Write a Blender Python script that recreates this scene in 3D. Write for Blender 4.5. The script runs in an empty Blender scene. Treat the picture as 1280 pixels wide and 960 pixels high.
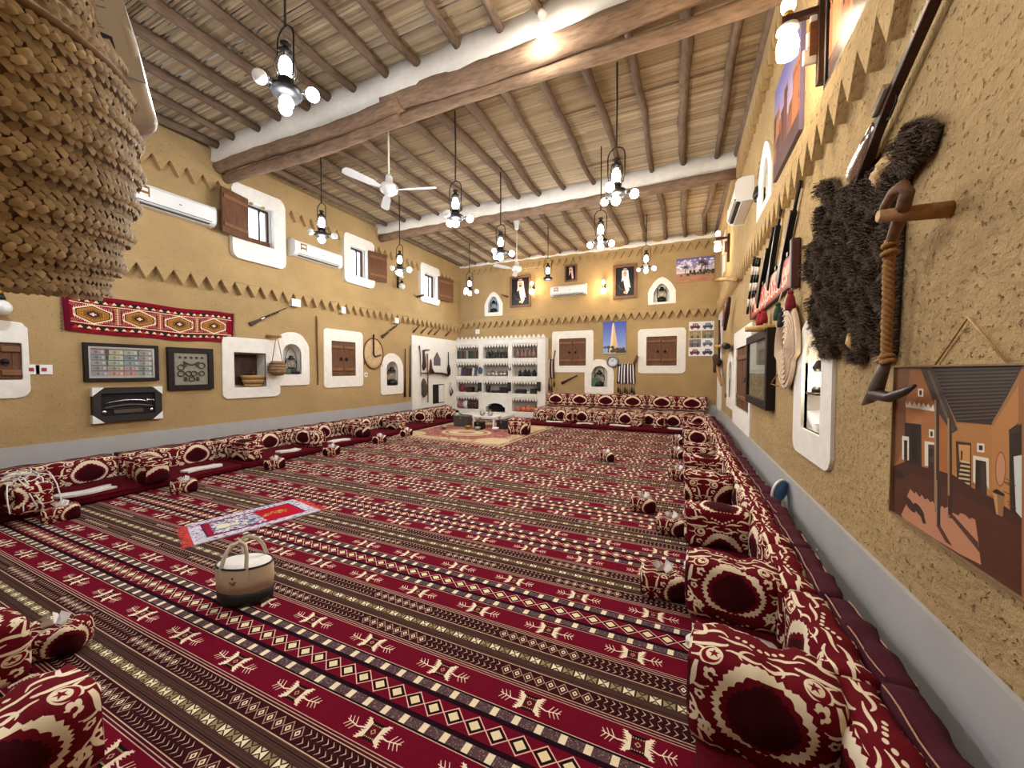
import bpy, bmesh, math, random
import numpy as np
from mathutils import Matrix, Vector
random.seed(7); RNG = np.random.RandomState(5)
PI = math.pi
scene = bpy.context.scene
COL = scene.collection

# ------------------------------------------------------------------ camera, world, exposure
FPX = 472.0; EYE = 1.60                       # focal length in pixels of the 1280x960 frame, eye height
PITCH = math.atan(16 / FPX); YAW = math.atan(212 / FPX * math.cos(PITCH))
cam_d = bpy.data.cameras.new('camera'); cam = bpy.data.objects.new('camera', cam_d); COL.objects.link(cam)
cam_d.sensor_width = 36; cam_d.lens = FPX / 1280 * 36; cam_d.clip_start = 0.02
cam.location = (0, 0, EYE); cam.rotation_euler = (PI / 2 - PITCH, 0, YAW)
scene.camera = cam
scene.view_settings.view_transform = 'Standard'; scene.view_settings.look = 'None'
scene.view_settings.gamma = 1; scene.view_settings.use_curve_mapping = False
scene.view_settings.exposure = 0.0
scene.cycles.use_denoising = True
scene.cycles.max_bounces = 8; scene.cycles.diffuse_bounces = 5; scene.cycles.transparent_max_bounces = 8
scene.cycles.sample_clamp_indirect = 6; scene.cycles.caustics_reflective = False; scene.cycles.caustics_refractive = False
world = bpy.data.worlds.new('world'); scene.world = world; world.use_nodes = True
bg = world.node_tree.nodes['Background']; bg.inputs[0].default_value = (0.80, 0.90, 1.0, 1); bg.inputs[1].default_value = 9.0
LAMP_W = 75.0; SCONCE_W = 38.0                # radiant watts of a pendant lantern and of a wall sconce
WARM = (1.0, 0.94, 0.85); COOL = (0.88, 0.94, 1.0)

# room planes
XL, XR, YB, YN, ZC = -7.70, 0.94, 12.30, -4.0, 5.62
_f = np.array([-math.sin(YAW) * math.cos(PITCH), math.cos(YAW) * math.cos(PITCH), -math.sin(PITCH)])
_r = np.array([math.cos(YAW), math.sin(YAW), 0.0]); _u = np.cross(_r, _f)
def hit(axis, val, u, v):
    """the point of the plane axis=val that was measured at (u, v) in the photograph"""
    d = _f + _r * (u - 640) / FPX - _u * (v - 480) / FPX
    o = np.array([0, 0, EYE]); return o + d * (val - o[axis]) / d[axis]
WALLS = {'left': (0, XL, Vector((XL, 0, 0)), Vector((0, 1, 0)), Vector((1, 0, 0))),
         'right': (0, XR, Vector((XR, 0, 0)), Vector((0, -1, 0)), Vector((-1, 0, 0))),
         'back': (1, YB, Vector((0, YB, 0)), Vector((1, 0, 0)), Vector((0, -1, 0))),
         'near': (1, YN, Vector((0, YN, 0)), Vector((-1, 0, 0)), Vector((0, 1, 0)))}
def wp(w, u, v, out=0.0):
    """wall coordinates (along the wall, height) of a measured point, 'out' metres in front of the wall"""
    ax, val, o, r, n = WALLS[w]
    p = Vector(hit(ax, val + out * n[ax], u, v)); return (p - o).dot(r), p.z
def wrect(w, u0, v0, u1, v1, out=0.0):
    """wall rectangle from a measured box: centre s, centre z, width, height"""
    um, vm = (u0 + u1) / 2, (v0 + v1) / 2
    a, b = wp(w, u0, vm, out)[0], wp(w, u1, vm, out)[0]
    t, c = wp(w, um, v0, out)[1], wp(w, um, v1, out)[1]
    return (a + b) / 2, (t + c) / 2, abs(b - a), abs(t - c)
def wmat(w, s, z, out=0.0, roll=0.0):
    ax, val, o, r, n = WALLS[w]
    p = o + r * s + Vector((0, 0, z)) + n * out
    m = Matrix(((r.x, 0, n.x, p.x), (r.y, 0, n.y, p.y), (0, 1, 0, p.z), (0, 0, 0, 1)))
    return m @ Matrix.Rotation(roll, 4, 'Z')
def gnd(u, v, z=0.0): return hit(2, z, u, v)

# ------------------------------------------------------------------ mesh building
class MB:
    def __init__(s): s.v = []; s.f = []; s.uv = []; s.sm = []
    def add(s, vs, fs, uvs=None, smooth=False):
        b = len(s.v); s.v.extend([tuple(p) for p in vs])
        for i, f in enumerate(fs):
            s.f.append([b + k for k in f]); s.uv.append(uvs[i] if uvs else None); s.sm.append(smooth)
        return s
    def box(s, c, d, rz=0.0, M=None):
        x, y, z = d[0] / 2, d[1] / 2, d[2] / 2
        vs = [Vector((i * x, j * y, k * z)) for k in (-1, 1) for j in (-1, 1) for i in (-1, 1)]
        if rz: R_ = Matrix.Rotation(rz, 3, 'Z'); vs = [R_ @ p for p in vs]
        if M is not None: vs = [M @ p for p in vs]
        vs = [p + Vector(c) for p in vs]
        return s.add(vs, [(0, 2, 3, 1), (4, 5, 7, 6), (0, 1, 5, 4), (2, 6, 7, 3), (0, 4, 6, 2), (1, 3, 7, 5)])
    def tube(s, pts, r, n=8, cap=True, closed=False):
        pts = [Vector(p) for p in pts]; m = len(pts)
        rs = r if isinstance(r, (list, tuple)) else [r] * m
        vs = []; up = None
        for i, p in enumerate(pts):
            if closed: t = pts[(i + 1) % m] - pts[i - 1]
            else: t = pts[min(i + 1, m - 1)] - pts[max(i - 1, 0)]
            t = t.normalized() if t.length > 1e-9 else Vector((0, 0, 1))
            if up is None: up = Vector((0, 0, 1)) if abs(t.z) < .9 else Vector((1, 0, 0))
            a = t.cross(up); a = a.normalized() if a.length > 1e-6 else t.orthogonal().normalized()
            b = a.cross(t); up = b
            for k in range(n):
                w = 2 * PI * k / n; vs.append(p + (a * math.cos(w) + b * math.sin(w)) * rs[i])
        fs = []
        for i in range(m if closed else m - 1):
            j = (i + 1) % m
            for k in range(n): fs.append((i * n + k, i * n + (k + 1) % n, j * n + (k + 1) % n, j * n + k))
        s.add(vs, fs, smooth=True)
        if cap and not closed:
            b0 = len(s.v) - m * n
            s.f += [[b0 + k for k in range(n)][::-1], [b0 + (m - 1) * n + k for k in range(n)]]
            s.uv += [None, None]; s.sm += [False, False]
        return s
    def lathe(s, prof, n=16, c=(0, 0, 0), axis='z', sx=1.0, sy=1.0):
        vs = []
        for (r, h) in prof:
            for k in range(n):
                w = 2 * PI * k / n; x, y = r * math.cos(w) * sx, r * math.sin(w) * sy
                p = (x, y, h) if axis == 'z' else ((x, h, -y) if axis == 'y' else (h, x, y))
                vs.append((p[0] + c[0], p[1] + c[1], p[2] + c[2]))
        fs = []; m = len(prof)
        for i in range(m - 1):
            for k in range(n): fs.append((i * n + k, i * n + (k + 1) % n, (i + 1) * n + (k + 1) % n, (i + 1) * n + k))
        s.add(vs, fs, smooth=True); b0 = len(s.v) - m * n
        for r_, f in ((prof[0][0], [b0 + k for k in range(n)][::-1]), (prof[-1][0], [b0 + (m - 1) * n + k for k in range(n)])):
            if r_ > 1e-6: s.f.append(f); s.uv.append(None); s.sm.append(False)
        return s
    def ball(s, c, r, n=12, m=8, sc=(1, 1, 1)):
        vs = []; fs = []
        for i in range(m + 1):
            t = PI * i / m
            for k in range(n):
                w = 2 * PI * k / n
                vs.append((c[0] + r * sc[0] * math.sin(t) * math.cos(w), c[1] + r * sc[1] * math.sin(t) * math.sin(w), c[2] + r * sc[2] * math.cos(t)))
        for i in range(m):
            for k in range(n): fs.append((i * n + k, (i + 1) * n + k, (i + 1) * n + (k + 1) % n, i * n + (k + 1) % n))
        return s.add(vs, fs, smooth=True)
    def prism(s, poly, z0, z1, M=None):
        n = len(poly); vs = [Vector((p[0], p[1], z0)) for p in poly] + [Vector((p[0], p[1], z1)) for p in poly]
        if M is not None: vs = [M @ p for p in vs]
        return s.add(vs, [tuple(range(n))[::-1], tuple(range(n, 2 * n))] + [(i, (i + 1) % n, n + (i + 1) % n, n + i) for i in range(n)])
    def card(s, w, h, z=0.0, c=(0, 0)):
        return s.add([(c[0] - w / 2, c[1] - h / 2, z), (c[0] + w / 2, c[1] - h / 2, z), (c[0] + w / 2, c[1] + h / 2, z), (c[0] - w / 2, c[1] + h / 2, z)],
                     [(0, 1, 2, 3)], [[(0, 0), (1, 0), (1, 1), (0, 1)]])
    def panel(s, w, h, z0, z1, c=(0, 0)):
        """a thin board with a printed front"""
        s.prism([(c[0] - w / 2, c[1] - h / 2), (c[0] + w / 2, c[1] - h / 2), (c[0] + w / 2, c[1] + h / 2), (c[0] - w / 2, c[1] + h / 2)], z0, z1)
        s.uv[-6:] = [None, [(0, 0), (1, 0), (1, 1), (0, 1)], [(0, 0)] * 4, [(.99, 0)] * 4, [(0, .99)] * 4, [(0, 0)] * 4]
        return s
    def ring(s, outer, inner, z0, z1):
        """plate with a hole: two star-shaped outlines about the inner centre"""
        cx = (min(p[0] for p in inner) + max(p[0] for p in inner)) / 2; cy = (min(p[1] for p in inner) + max(p[1] for p in inner)) / 2
        ang = sorted(set([round(math.atan2(p[1] - cy, p[0] - cx), 5) for p in list(outer) + list(inner)]))
        def at(poly, a):
            dx, dy = math.cos(a), math.sin(a); best = 0
            for i in range(len(poly)):
                x1, y1 = poly[i][0] - cx, poly[i][1] - cy; x2, y2 = poly[(i + 1) % len(poly)][0] - cx, poly[(i + 1) % len(poly)][1] - cy
                ex, ey = x2 - x1, y2 - y1; den = dx * ey - dy * ex
                if abs(den) < 1e-12: continue
                t = (x1 * ey - y1 * ex) / den; k = (x1 * dy - y1 * dx) / den
                if t > 0 and -1e-4 <= k <= 1 + 1e-4: best = max(best, t)
            return (cx + dx * best, cy + dy * best)
        O = [at(outer, a) for a in ang]; I = [at(inner, a) for a in ang]; n = len(ang)
        vs = [(p[0], p[1], z1) for p in O] + [(p[0], p[1], z1) for p in I] + [(p[0], p[1], z0) for p in O] + [(p[0], p[1], z0) for p in I]
        fs = []
        for i in range(n):
            j = (i + 1) % n
            fs += [(i, j, n + j, n + i), (2 * n + i, 2 * n + j, j, i), (n + i, n + j, 3 * n + j, 3 * n + i)]
        return s.add(vs, fs)
def mesh_of(name, mb, mat):
    me = bpy.data.meshes.new(name); me.from_pydata(mb.v, [], mb.f)
    if any(mb.uv):
        uvl = me.uv_layers.new(name='UVMap'); flat = []
        for f, u in zip(mb.f, mb.uv): flat += [c for q in (u if u else [(0, 0)] * len(f)) for c in q]
        uvl.data.foreach_set('uv', flat)
    me.polygons.foreach_set('use_smooth', mb.sm)
    if mat: me.materials.append(mat)
    me.update(); return me
def obj(name, mb, mat, parent=None, M=None, loc=None, rz=0.0, bevel=0.0, seg=2):
    me = mb if isinstance(mb, bpy.types.Mesh) else mesh_of(name, mb, mat)
    o = bpy.data.objects.new(name, me); COL.objects.link(o)
    if parent: o.parent = parent
    if M is not None: o.matrix_local = M
    elif loc is not None: o.matrix_local = Matrix.Translation(loc) @ Matrix.Rotation(rz, 4, 'Z')
    if bevel:
        b = o.modifiers.new('bevel', 'BEVEL'); b.width = bevel; b.segments = seg; b.limit_method = 'ANGLE'; b.angle_limit = 0.7
    return o
def tag(o, label=None, cat=None, group=None, kind=None):
    if label: o['label'] = label
    if cat: o['category'] = cat
    if group: o['group'] = group
    if kind: o['kind'] = kind
    return o
def thing(name, label, cat, M=None, loc=None, rz=0.0, group=None, kind=None):
    o = bpy.data.objects.new(name, None); COL.objects.link(o); o.empty_display_size = .1
    if M is not None: o.matrix_world = M
    elif loc is not None: o.matrix_world = Matrix.Translation(loc) @ Matrix.Rotation(rz, 4, 'Z')
    return tag(o, label, cat, group, kind)
KIDS = {}
def dup(root, M, label=None, group=None):
    def cp(o, par):
        c = o.copy(); COL.objects.link(c)
        if par: c.parent = par
        for ch in [k for k in o.children]: cp(ch, c)
        return c
    r = cp(root, None); r.matrix_world = M
    if label: r['label'] = label
    if group: r['group'] = group
    return r
def TRS(x, y, z, rz=0.0, s=1.0): return Matrix.Translation((x, y, z)) @ Matrix.Rotation(rz, 4, 'Z') @ Matrix.Scale(s, 4)
def rrect(w, h, r, n=5, c=(0, 0)):
    r = min(r, w / 2 - 1e-4, h / 2 - 1e-4); p = []
    for (sx, sy, a0) in ((1, -1, -PI / 2), (1, 1, 0), (-1, 1, PI / 2), (-1, -1, PI)):
        for k in range(n + 1):
            a = a0 + PI / 2 * k / n
            p.append((c[0] + sx * (w / 2 - r) + r * math.cos(a), c[1] + sy * (h / 2 - r) + r * math.sin(a)))
    return p
def arch(w, h, kind='round', r=0.0, n=14, c=(0, 0)):
    """arched outline, centre of its bounding box at c"""
    p = [(-w / 2, -h / 2), (w / 2, -h / 2)]
    if r: p = [(-w / 2 + r + r * math.cos(PI + PI / 2 * k / 4), -h / 2 + r + r * math.sin(PI + PI / 2 * k / 4)) for k in range(5)] + [(w / 2 - r + r * math.cos(1.5 * PI + PI / 2 * k / 4), -h / 2 + r + r * math.sin(1.5 * PI + PI / 2 * k / 4)) for k in range(5)]
    if kind == 'round':
        hh = min(w / 2, h * .6)
        p = [q for q in p if q[1] < h / 2 - hh]
        p += [(w / 2 * math.cos(PI * k / n), h / 2 - hh + hh * math.sin(PI * k / n)) for k in range(n + 1)]
    else:
        hh = h * .55; p = [q for q in p if q[1] < h / 2 - hh]
        for k in range(n + 1):
            t = k / n; x = w / 2 * math.cos(PI * t); y = h / 2 - hh + hh * (1 - abs(math.cos(PI * t)) ** 1.7) ** (0.8)
            p.append((x, y))
    return [(q[0] + c[0], q[1] + c[1]) for q in p]

# ------------------------------------------------------------------ flat prints, drawn here with numpy
class Canvas:
    def __init__(s, w, h, bgc, ss=2):
        s.w, s.h, s.ss = w, h, ss; s.a = np.empty((h * ss, w * ss, 3), np.float32); s.a[:] = np.array(bgc, np.float32)
    def _box(s, x0, y0, x1, y1):
        k = s.ss; H_, W_ = s.a.shape[:2]
        i0, i1 = max(0, int(math.floor(x0 * k))), min(W_, int(math.ceil(x1 * k)) + 1)
        j0, j1 = max(0, int(math.floor(y0 * k))), min(H_, int(math.ceil(y1 * k)) + 1)
        if i1 <= i0 or j1 <= j0: return None
        X, Y = np.meshgrid((np.arange(i0, i1) + .5) / k, (np.arange(j0, j1) + .5) / k); return i0, i1, j0, j1, X, Y
    def poly(s, pts, col):
        xs = [p[0] for p in pts]; ys = [p[1] for p in pts]; b = s._box(min(xs), min(ys), max(xs), max(ys))
        if not b: return s
        i0, i1, j0, j1, X, Y = b; m = np.zeros(X.shape, bool); n = len(pts)
        for i in range(n):
            x1, y1 = pts[i]; x2, y2 = pts[(i + 1) % n]
            if y1 == y2: continue
            c = ((y1 > Y) != (y2 > Y)) & (X < (x2 - x1) * (Y - y1) / (y2 - y1) + x1); m ^= c
        s.a[j0:j1, i0:i1][m] = col; return s
    def rect(s, x0, y0, x1, y1, col): return s.poly([(x0, y0), (x1, y0), (x1, y1), (x0, y1)], col)
    def disc(s, cx, cy, rx, col, ry=None):
        ry = ry or rx; b = s._box(cx - rx, cy - ry, cx + rx, cy + ry)
        if b:
            i0, i1, j0, j1, X, Y = b; s.a[j0:j1, i0:i1][((X - cx) / rx) ** 2 + ((Y - cy) / ry) ** 2 < 1] = col
        return s
    def line(s, pts, wd, col):
        ws = wd if isinstance(wd, (list, tuple)) else [wd] * len(pts)
        for i in range(len(pts) - 1):
            (x1, y1), (x2, y2) = pts[i], pts[i + 1]; w1, w2 = ws[i] / 2, ws[i + 1] / 2; wm = max(w1, w2)
            b = s._box(min(x1, x2) - wm, min(y1, y2) - wm, max(x1, x2) + wm, max(y1, y2) + wm)
            if not b: continue
            i0, i1, j0, j1, X, Y = b; dx, dy = x2 - x1, y2 - y1; L2 = dx * dx + dy * dy + 1e-9
            t = np.clip(((X - x1) * dx + (Y - y1) * dy) / L2, 0, 1); d = np.hypot(X - x1 - t * dx, Y - y1 - t * dy)
            s.a[j0:j1, i0:i1][d < w1 + (w2 - w1) * t] = col
        return s
    def noise(s, amp, cell=1):
        H_, W_ = s.a.shape[:2]; n = RNG.randn(H_ // cell + 1, W_ // cell + 1).astype(np.float32)
        n = np.repeat(np.repeat(n, cell, 0), cell, 1)[:H_, :W_, None]; s.a += n * amp; return s
    def image(s, name):
        k = s.ss; a = s.a.reshape(s.h, k, s.w, k, 3).mean((1, 3)) / 255.0
        px = np.ones((s.h, s.w, 4), np.float32); px[..., :3] = np.clip(a, 0, 1)
        im = bpy.data.images.new(name, s.w, s.h); im.pixels.foreach_set(px.ravel()); im.update(); im.pack(); return im
def bez(p0, p1, p2, p3, n=14):
    r = []
    for k in range(n + 1):
        t = k / n; a, b, c, d = (1 - t) ** 3, 3 * t * (1 - t) ** 2, 3 * t * t * (1 - t), t ** 3
        r.append((a * p0[0] + b * p1[0] + c * p2[0] + d * p3[0], a * p0[1] + b * p1[1] + c * p2[1] + d * p3[1]))
    return r

# ------------------------------------------------------------------ materials
def srgb(c):
    return tuple(((x / 255) / 12.92 if x / 255 <= .04045 else ((x / 255 + .055) / 1.055) ** 2.4) for x in c) + (1.0,)
def newmat(name):
    m = bpy.data.materials.new(name); m.use_nodes = True; nt = m.node_tree
    return m, nt, nt.nodes['Principled BSDF']
def bump(nt, p, src, strength, dist=0.01):
    b = nt.nodes.new('ShaderNodeBump'); b.inputs['Strength'].default_value = strength; b.inputs['Distance'].default_value = dist
    nt.links.new(src, b.inputs['Height']); nt.links.new(b.outputs[0], p.inputs['Normal']); return b
def noise_node(nt, scale, detail=4, rough=.55, stretch=None, coord='Object'):
    tc = nt.nodes.new('ShaderNodeTexCoord'); n = nt.nodes.new('ShaderNodeTexNoise')
    n.inputs['Scale'].default_value = scale; n.inputs['Detail'].default_value = detail; n.inputs['Roughness'].default_value = rough
    if stretch:
        mp = nt.nodes.new('ShaderNodeMapping'); mp.inputs['Scale'].default_value = stretch
        nt.links.new(tc.outputs[coord], mp.inputs[0]); nt.links.new(mp.outputs[0], n.inputs[0])
    else: nt.links.new(tc.outputs[coord], n.inputs[0])
    return n
def ramp(nt, src, stops):
    r = nt.nodes.new('ShaderNodeValToRGB'); e = r.color_ramp.elements
    while len(e) < len(stops): e.new(0.5)
    for k, (p, c) in enumerate(stops): e[k].position = p; e[k].color = c
    nt.links.new(src, r.inputs[0]); return r
def plain(name, c, rough=.6, metal=0.0, var=.12, scale=25, bmp=0.0, stretch=None, spec=.5, coat=0.0):
    m, nt, p = newmat(name); a = srgb(c)
    n = noise_node(nt, scale, stretch=stretch)
    lo = tuple(x * (1 - var) for x in a[:3]) + (1,); hi = tuple(min(1, x * (1 + var)) for x in a[:3]) + (1,)
    r = ramp(nt, n.outputs[0], [(.3, lo), (.7, hi)]); nt.links.new(r.outputs[0], p.inputs['Base Color'])
    p.inputs['Roughness'].default_value = rough; p.inputs['Metallic'].default_value = metal
    p.inputs['Specular IOR Level'].default_value = spec
    if coat: p.inputs['Coat Weight'].default_value = coat
    if bmp: bump(nt, p, n.outputs[0], bmp)
    return m
def printed(name, canvas, rough=.8, spec=.3, bmp=0.0, fuzz=0.0, bscale=400):
    m, nt, p = newmat(name); t = nt.nodes.new('ShaderNodeTexImage'); t.image = canvas.image(name)
    nt.links.new(t.outputs[0], p.inputs['Base Color'])
    p.inputs['Roughness'].default_value = rough; p.inputs['Specular IOR Level'].default_value = spec
    if fuzz: p.inputs['Sheen Weight'].default_value = fuzz; p.inputs['Sheen Roughness'].default_value = .5
    if bmp: bump(nt, p, noise_node(nt, bscale, 2).outputs[0], bmp, .004)
    return m
def glow(name, c, strength):
    m, nt, p = newmat(name); p.inputs['Base Color'].default_value = (1, 1, 1, 1)
    p.inputs['Emission Color'].default_value = c + (1,); p.inputs['Emission Strength'].default_value = strength
    m.cycles.emission_sampling = 'NONE'; return m
def glassy(name, tint=(1, 1, 1), mix=.12, rough=.02):
    m, nt, p = newmat(name); nt.nodes.remove(p); out = nt.nodes['Material Output']
    tr = nt.nodes.new('ShaderNodeBsdfTransparent'); tr.inputs[0].default_value = tint + (1,)
    gl = nt.nodes.new('ShaderNodeBsdfGlossy'); gl.inputs['Roughness'].default_value = rough
    fr = nt.nodes.new('ShaderNodeLayerWeight'); fr.inputs[0].default_value = .25
    ma = nt.nodes.new('ShaderNodeMath'); ma.operation = 'MULTIPLY_ADD'; ma.inputs[1].default_value = .5; ma.inputs[2].default_value = mix * .5
    nt.links.new(fr.outputs['Fresnel'], ma.inputs[0])
    mx = nt.nodes.new('ShaderNodeMixShader'); nt.links.new(ma.outputs[0], mx.inputs[0]); nt.links.new(tr.outputs[0], mx.inputs[1]); nt.links.new(gl.outputs[0], mx.inputs[2])
    nt.links.new(mx.outputs[0], out.inputs[0]); return m
def adobe(name, c, strength, scale):
    m, nt, p = newmat(name); a = srgb(c)
    n1 = noise_node(nt, 1.3, 5); n2 = noise_node(nt, scale, 6, .65); n3 = noise_node(nt, scale * 2.2, 3, .6, (1, 1, 2.5))
    r1 = ramp(nt, n1.outputs[0], [(.3, tuple(x * .86 for x in a[:3]) + (1,)), (.7, tuple(x * 1.10 for x in a[:3]) + (1,))])
    r2 = ramp(nt, n3.outputs[0], [(.30, (.62, .55, .45, 1)), (.40, (1, 1, 1, 1)), (.66, (1, 1, 1, 1)), (.76, (1.12, 1.1, 1.05, 1))])
    mu = nt.nodes.new('ShaderNodeMixRGB'); mu.blend_type = 'MULTIPLY'; mu.inputs[0].default_value = .8
    nt.links.new(r1.outputs[0], mu.inputs[1]); nt.links.new(r2.outputs[0], mu.inputs[2]); nt.links.new(mu.outputs[0], p.inputs['Base Color'])
    ad = nt.nodes.new('ShaderNodeMath'); ad.operation = 'ADD'; nt.links.new(n2.outputs[0], ad.inputs[0]); nt.links.new(r2.outputs[0], ad.inputs[1])
    p.inputs['Roughness'].default_value = .95; p.inputs['Specular IOR Level'].default_value = .15
    bump(nt, p, ad.outputs[0], strength, .03); return m
def wood(name, c, dark=.55, scale=9, stretch=(1, 1, 12), rough=.7, bmp=.3, spec=.3):
    m, nt, p = newmat(name); a = srgb(c); n = noise_node(nt, scale, 6, .6, stretch)
    n2 = noise_node(nt, 3, 3)
    r = ramp(nt, n.outputs[0], [(.25, tuple(x * dark for x in a[:3]) + (1,)), (.55, a), (.8, tuple(min(1, x * 1.25) for x in a[:3]) + (1,))])
    mu = nt.nodes.new('ShaderNodeMixRGB'); mu.blend_type = 'MULTIPLY'; mu.inputs[0].default_value = .5
    r2 = ramp(nt, n2.outputs[0], [(.3, (.6, .6, .6, 1)), (.7, (1.15, 1.15, 1.15, 1))])
    nt.links.new(r.outputs[0], mu.inputs[1]); nt.links.new(r2.outputs[0], mu.inputs[2]); nt.links.new(mu.outputs[0], p.inputs['Base Color'])
    p.inputs['Roughness'].default_value = rough; p.inputs['Specular IOR Level'].default_value = spec
    bump(nt, p, n.outputs[0], bmp, .01); return m
def by_island(name, cols, rough=.85, stretch=None):
    m, nt, p = newmat(name); g = nt.nodes.new('ShaderNodeNewGeometry')
    r = ramp(nt, g.outputs['Random Per Island'], [(k / (len(cols) - 1), srgb(c)) for k, c in enumerate(cols)])
    n = noise_node(nt, 14, 4, .6, stretch); r2 = ramp(nt, n.outputs[0], [(.3, (.7, .7, .7, 1)), (.7, (1.1, 1.1, 1.1, 1))])
    mu = nt.nodes.new('ShaderNodeMixRGB'); mu.blend_type = 'MULTIPLY'; mu.inputs[0].default_value = .8
    nt.links.new(r.outputs[0], mu.inputs[1]); nt.links.new(r2.outputs[0], mu.inputs[2]); nt.links.new(mu.outputs[0], p.inputs['Base Color'])
    p.inputs['Roughness'].default_value = rough; p.inputs['Specular IOR Level'].default_value = .2; return m

# ------------------------------------------------------------------ woven patterns and pictures
CR = (236, 220, 192); RED = (104, 13, 34); PLUM = (34, 11, 22); BRN = (78, 54, 48); BLK = (24, 15, 17); OLV = (152, 134, 100)
PER, LEN = 0.94, 0.99
def carpet_canvas():
    W_, H_ = 1024, 972; c = Canvas(W_, H_, RED); sx, sy = W_ / LEN, H_ / PER
    def X(x): return x * sx
    def band(y0, y1, col):
        for k in (-1, 0, 1):
            for s in (1, -1):
                a, b = sorted((s * y0, s * y1)); c.rect(0, (a + k * PER) * sy, W_, (b + k * PER) * sy, col)
    def pts(p, x, y): return [((x + q[0]) * sx, (y + q[1]) * sy) for q in p]
    def at(y, fn):
        for k in (0, 1):
            for s in ((1, -1) if y else (1,)): fn(s * y + k * PER, s)
    def wrapx(xs, fn):
        for x in xs:
            for d in (-LEN, 0, LEN): fn(x + d)
    band(0, .072, BRN)
    for k, y in enumerate((.042, .052, .062)): band(y, y + .004, (62, 38, 34) if k != 1 else BLK)
    band(.026, .033, (70, 44, 38)); band(0, .024, (58, 40, 34))
    # bow-tie strip
    def bow(y, s):
        for i in range(16):
            col = (236, 224, 186) if i % 2 == 0 else OLV; x = (i + .5) * LEN / 16; w = .026; h = .021
            c.poly(pts([(-w, -h), (0, 0), (-w, h)], x, y), col); c.poly(pts([(w, -h), (0, 0), (w, h)], x, y), col)
            c.poly(pts([(-w * .55, h), (w * .55, h), (0, h * .3)], x, y), tuple(int(q * .82) for q in col)); c.poly(pts([(-w * .55, -h), (w * .55, -h), (0, -h * .3)], x, y), tuple(int(q * .82) for q in col))
    at(0, bow)
    band(.072, .077, (205, 178, 150)); band(.077, .166, (54, 18, 24)); band(.166, .170, (205, 178, 150))
    # small lozenges and chevrons
    def small(y, s):
        off = 0 if s > 0 else .13
        for i in range(8):
            x = (off + (i + .5) * LEN / 16) % LEN
            for d in (-LEN, 0, LEN):
                for (a, col) in ((.037, (176, 150, 128)), (.030, (60, 24, 28)), (.017, CR), (.008, (120, 60, 50))):
                    c.poly(pts([(-a * .84, 0), (0, -a), (a * .84, 0), (0, a)], x + d, y), col)
        for i in range(14):
            x = (off + LEN / 2 + .02 + i * .0345) % LEN
            for d in (-LEN, 0, LEN):
                for yy in (-.021, .021):
                    c.line(pts([(-.008, -.016), (.008, 0), (-.008, .016)], x + d, y + yy), [2, 5.5, 2], (200, 176, 150))
                    c.line(pts([(-.020, -.016), (-.004, 0), (-.020, .016)], x + d, y + yy), [2, 6, 2], BLK)
    at(.121, small)
    band(.170, .180, (70, 20, 30)); band(.180, .184, (200, 160, 145)); band(.184, .193, (70, 20, 30)); band(.193, .197, (205, 170, 150))
    # stag lozenges
    def stag(y, s):
        for i in range(2):
            for d in (-LEN, 0, LEN):
                x = LEN / 4 + i * LEN / 2 + d + (.02 if s > 0 else .10)
                for k in range(-4, 5): c.poly(pts([(k * .0085 - .005, .034), (k * .0085, .046), (k * .0085 + .005, .034)], x, y), BLK); c.poly(pts([(k * .0085 - .005, -.034), (k * .0085, -.046), (k * .0085 + .005, -.034)], x, y), BLK)
                c.poly(pts([(-.048, -.040), (.048, -.040), (.034, 0), (.048, .040), (-.048, .040), (-.034, 0)], x, y), BLK)
                for g in (-1, 1):
                    c.poly(pts([(g * .028, -.034), (g * .066, -.054), (g * .052, -.02), (g * .042, 0), (g * .052, .02), (g * .066, .054), (g * .028, .034)], x, y), CR)
                    for k in range(-4, 5): c.poly(pts([(g * .046, k * .0115 - .005), (g * (.062 + abs(k) * .003), k * .0115), (g * .046, k * .0115 + .005)], x, y), CR)
                    c.line(pts([(g * .045, -.004 * g * s), (g * .085, -.008), (g * .152, .004)], x, y), [9, 6, 4], CR)
                    for (q, l) in ((.098, .028), (.118, .026), (.136, .02)):
                        c.line(pts([(g * q, -.003), (g * (q + .016), .0 + l)], x, y), [5, 3.5], CR); c.line(pts([(g * q, -.003), (g * (q + .016), -.004 - l)], x, y), [5, 3.5], CR)
                c.poly(pts([(-.026, -.026), (.026, -.026), (.026, .026), (-.026, .026)], x, y), (86, 20, 30))
                for k in range(-2, 3):
                    for g in (-1, 1): c.disc((x + k * .011) * sx, (y + g * .028) * sy, 3.4, (200, 170, 120))
                c.poly(pts([(-.014, 0), (0, -.014), (.014, 0), (0, .014)], x, y), (196, 160, 130)); c.poly(pts([(-.008, 0), (0, -.008), (.008, 0), (0, .008)], x, y), (86, 20, 30))
    at(.262, stag)
    band(.333, .337, (214, 180, 160)); band(.337, .346, BLK); band(.346, .392, (88, 66, 70))
    y0 = int(.337 * sy * 2)
    def dash(y, s):
        for i in range(9):
            x = (i + .5) * LEN / 9 + (.02 if s > 0 else .05)
            for d in (-LEN, 0, LEN): c.poly(pts([(-.018, -.022), (.014, -.022), (.018, .022), (-.014, .022)], x + d, y), (236, 220, 186))
            for k in range(26):
                for d in (-LEN, 0, LEN): c.disc((x + d + .055 + RNG.uniform(-.034, .034)) * sx, (y + RNG.uniform(-.022, .022)) * sy, 2.6, (150, 126, 122) if k % 2 else (66, 36, 44))
    at(.369, dash)
    band(.392, .416, PLUM); band(.392, .397, BLK)
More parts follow.
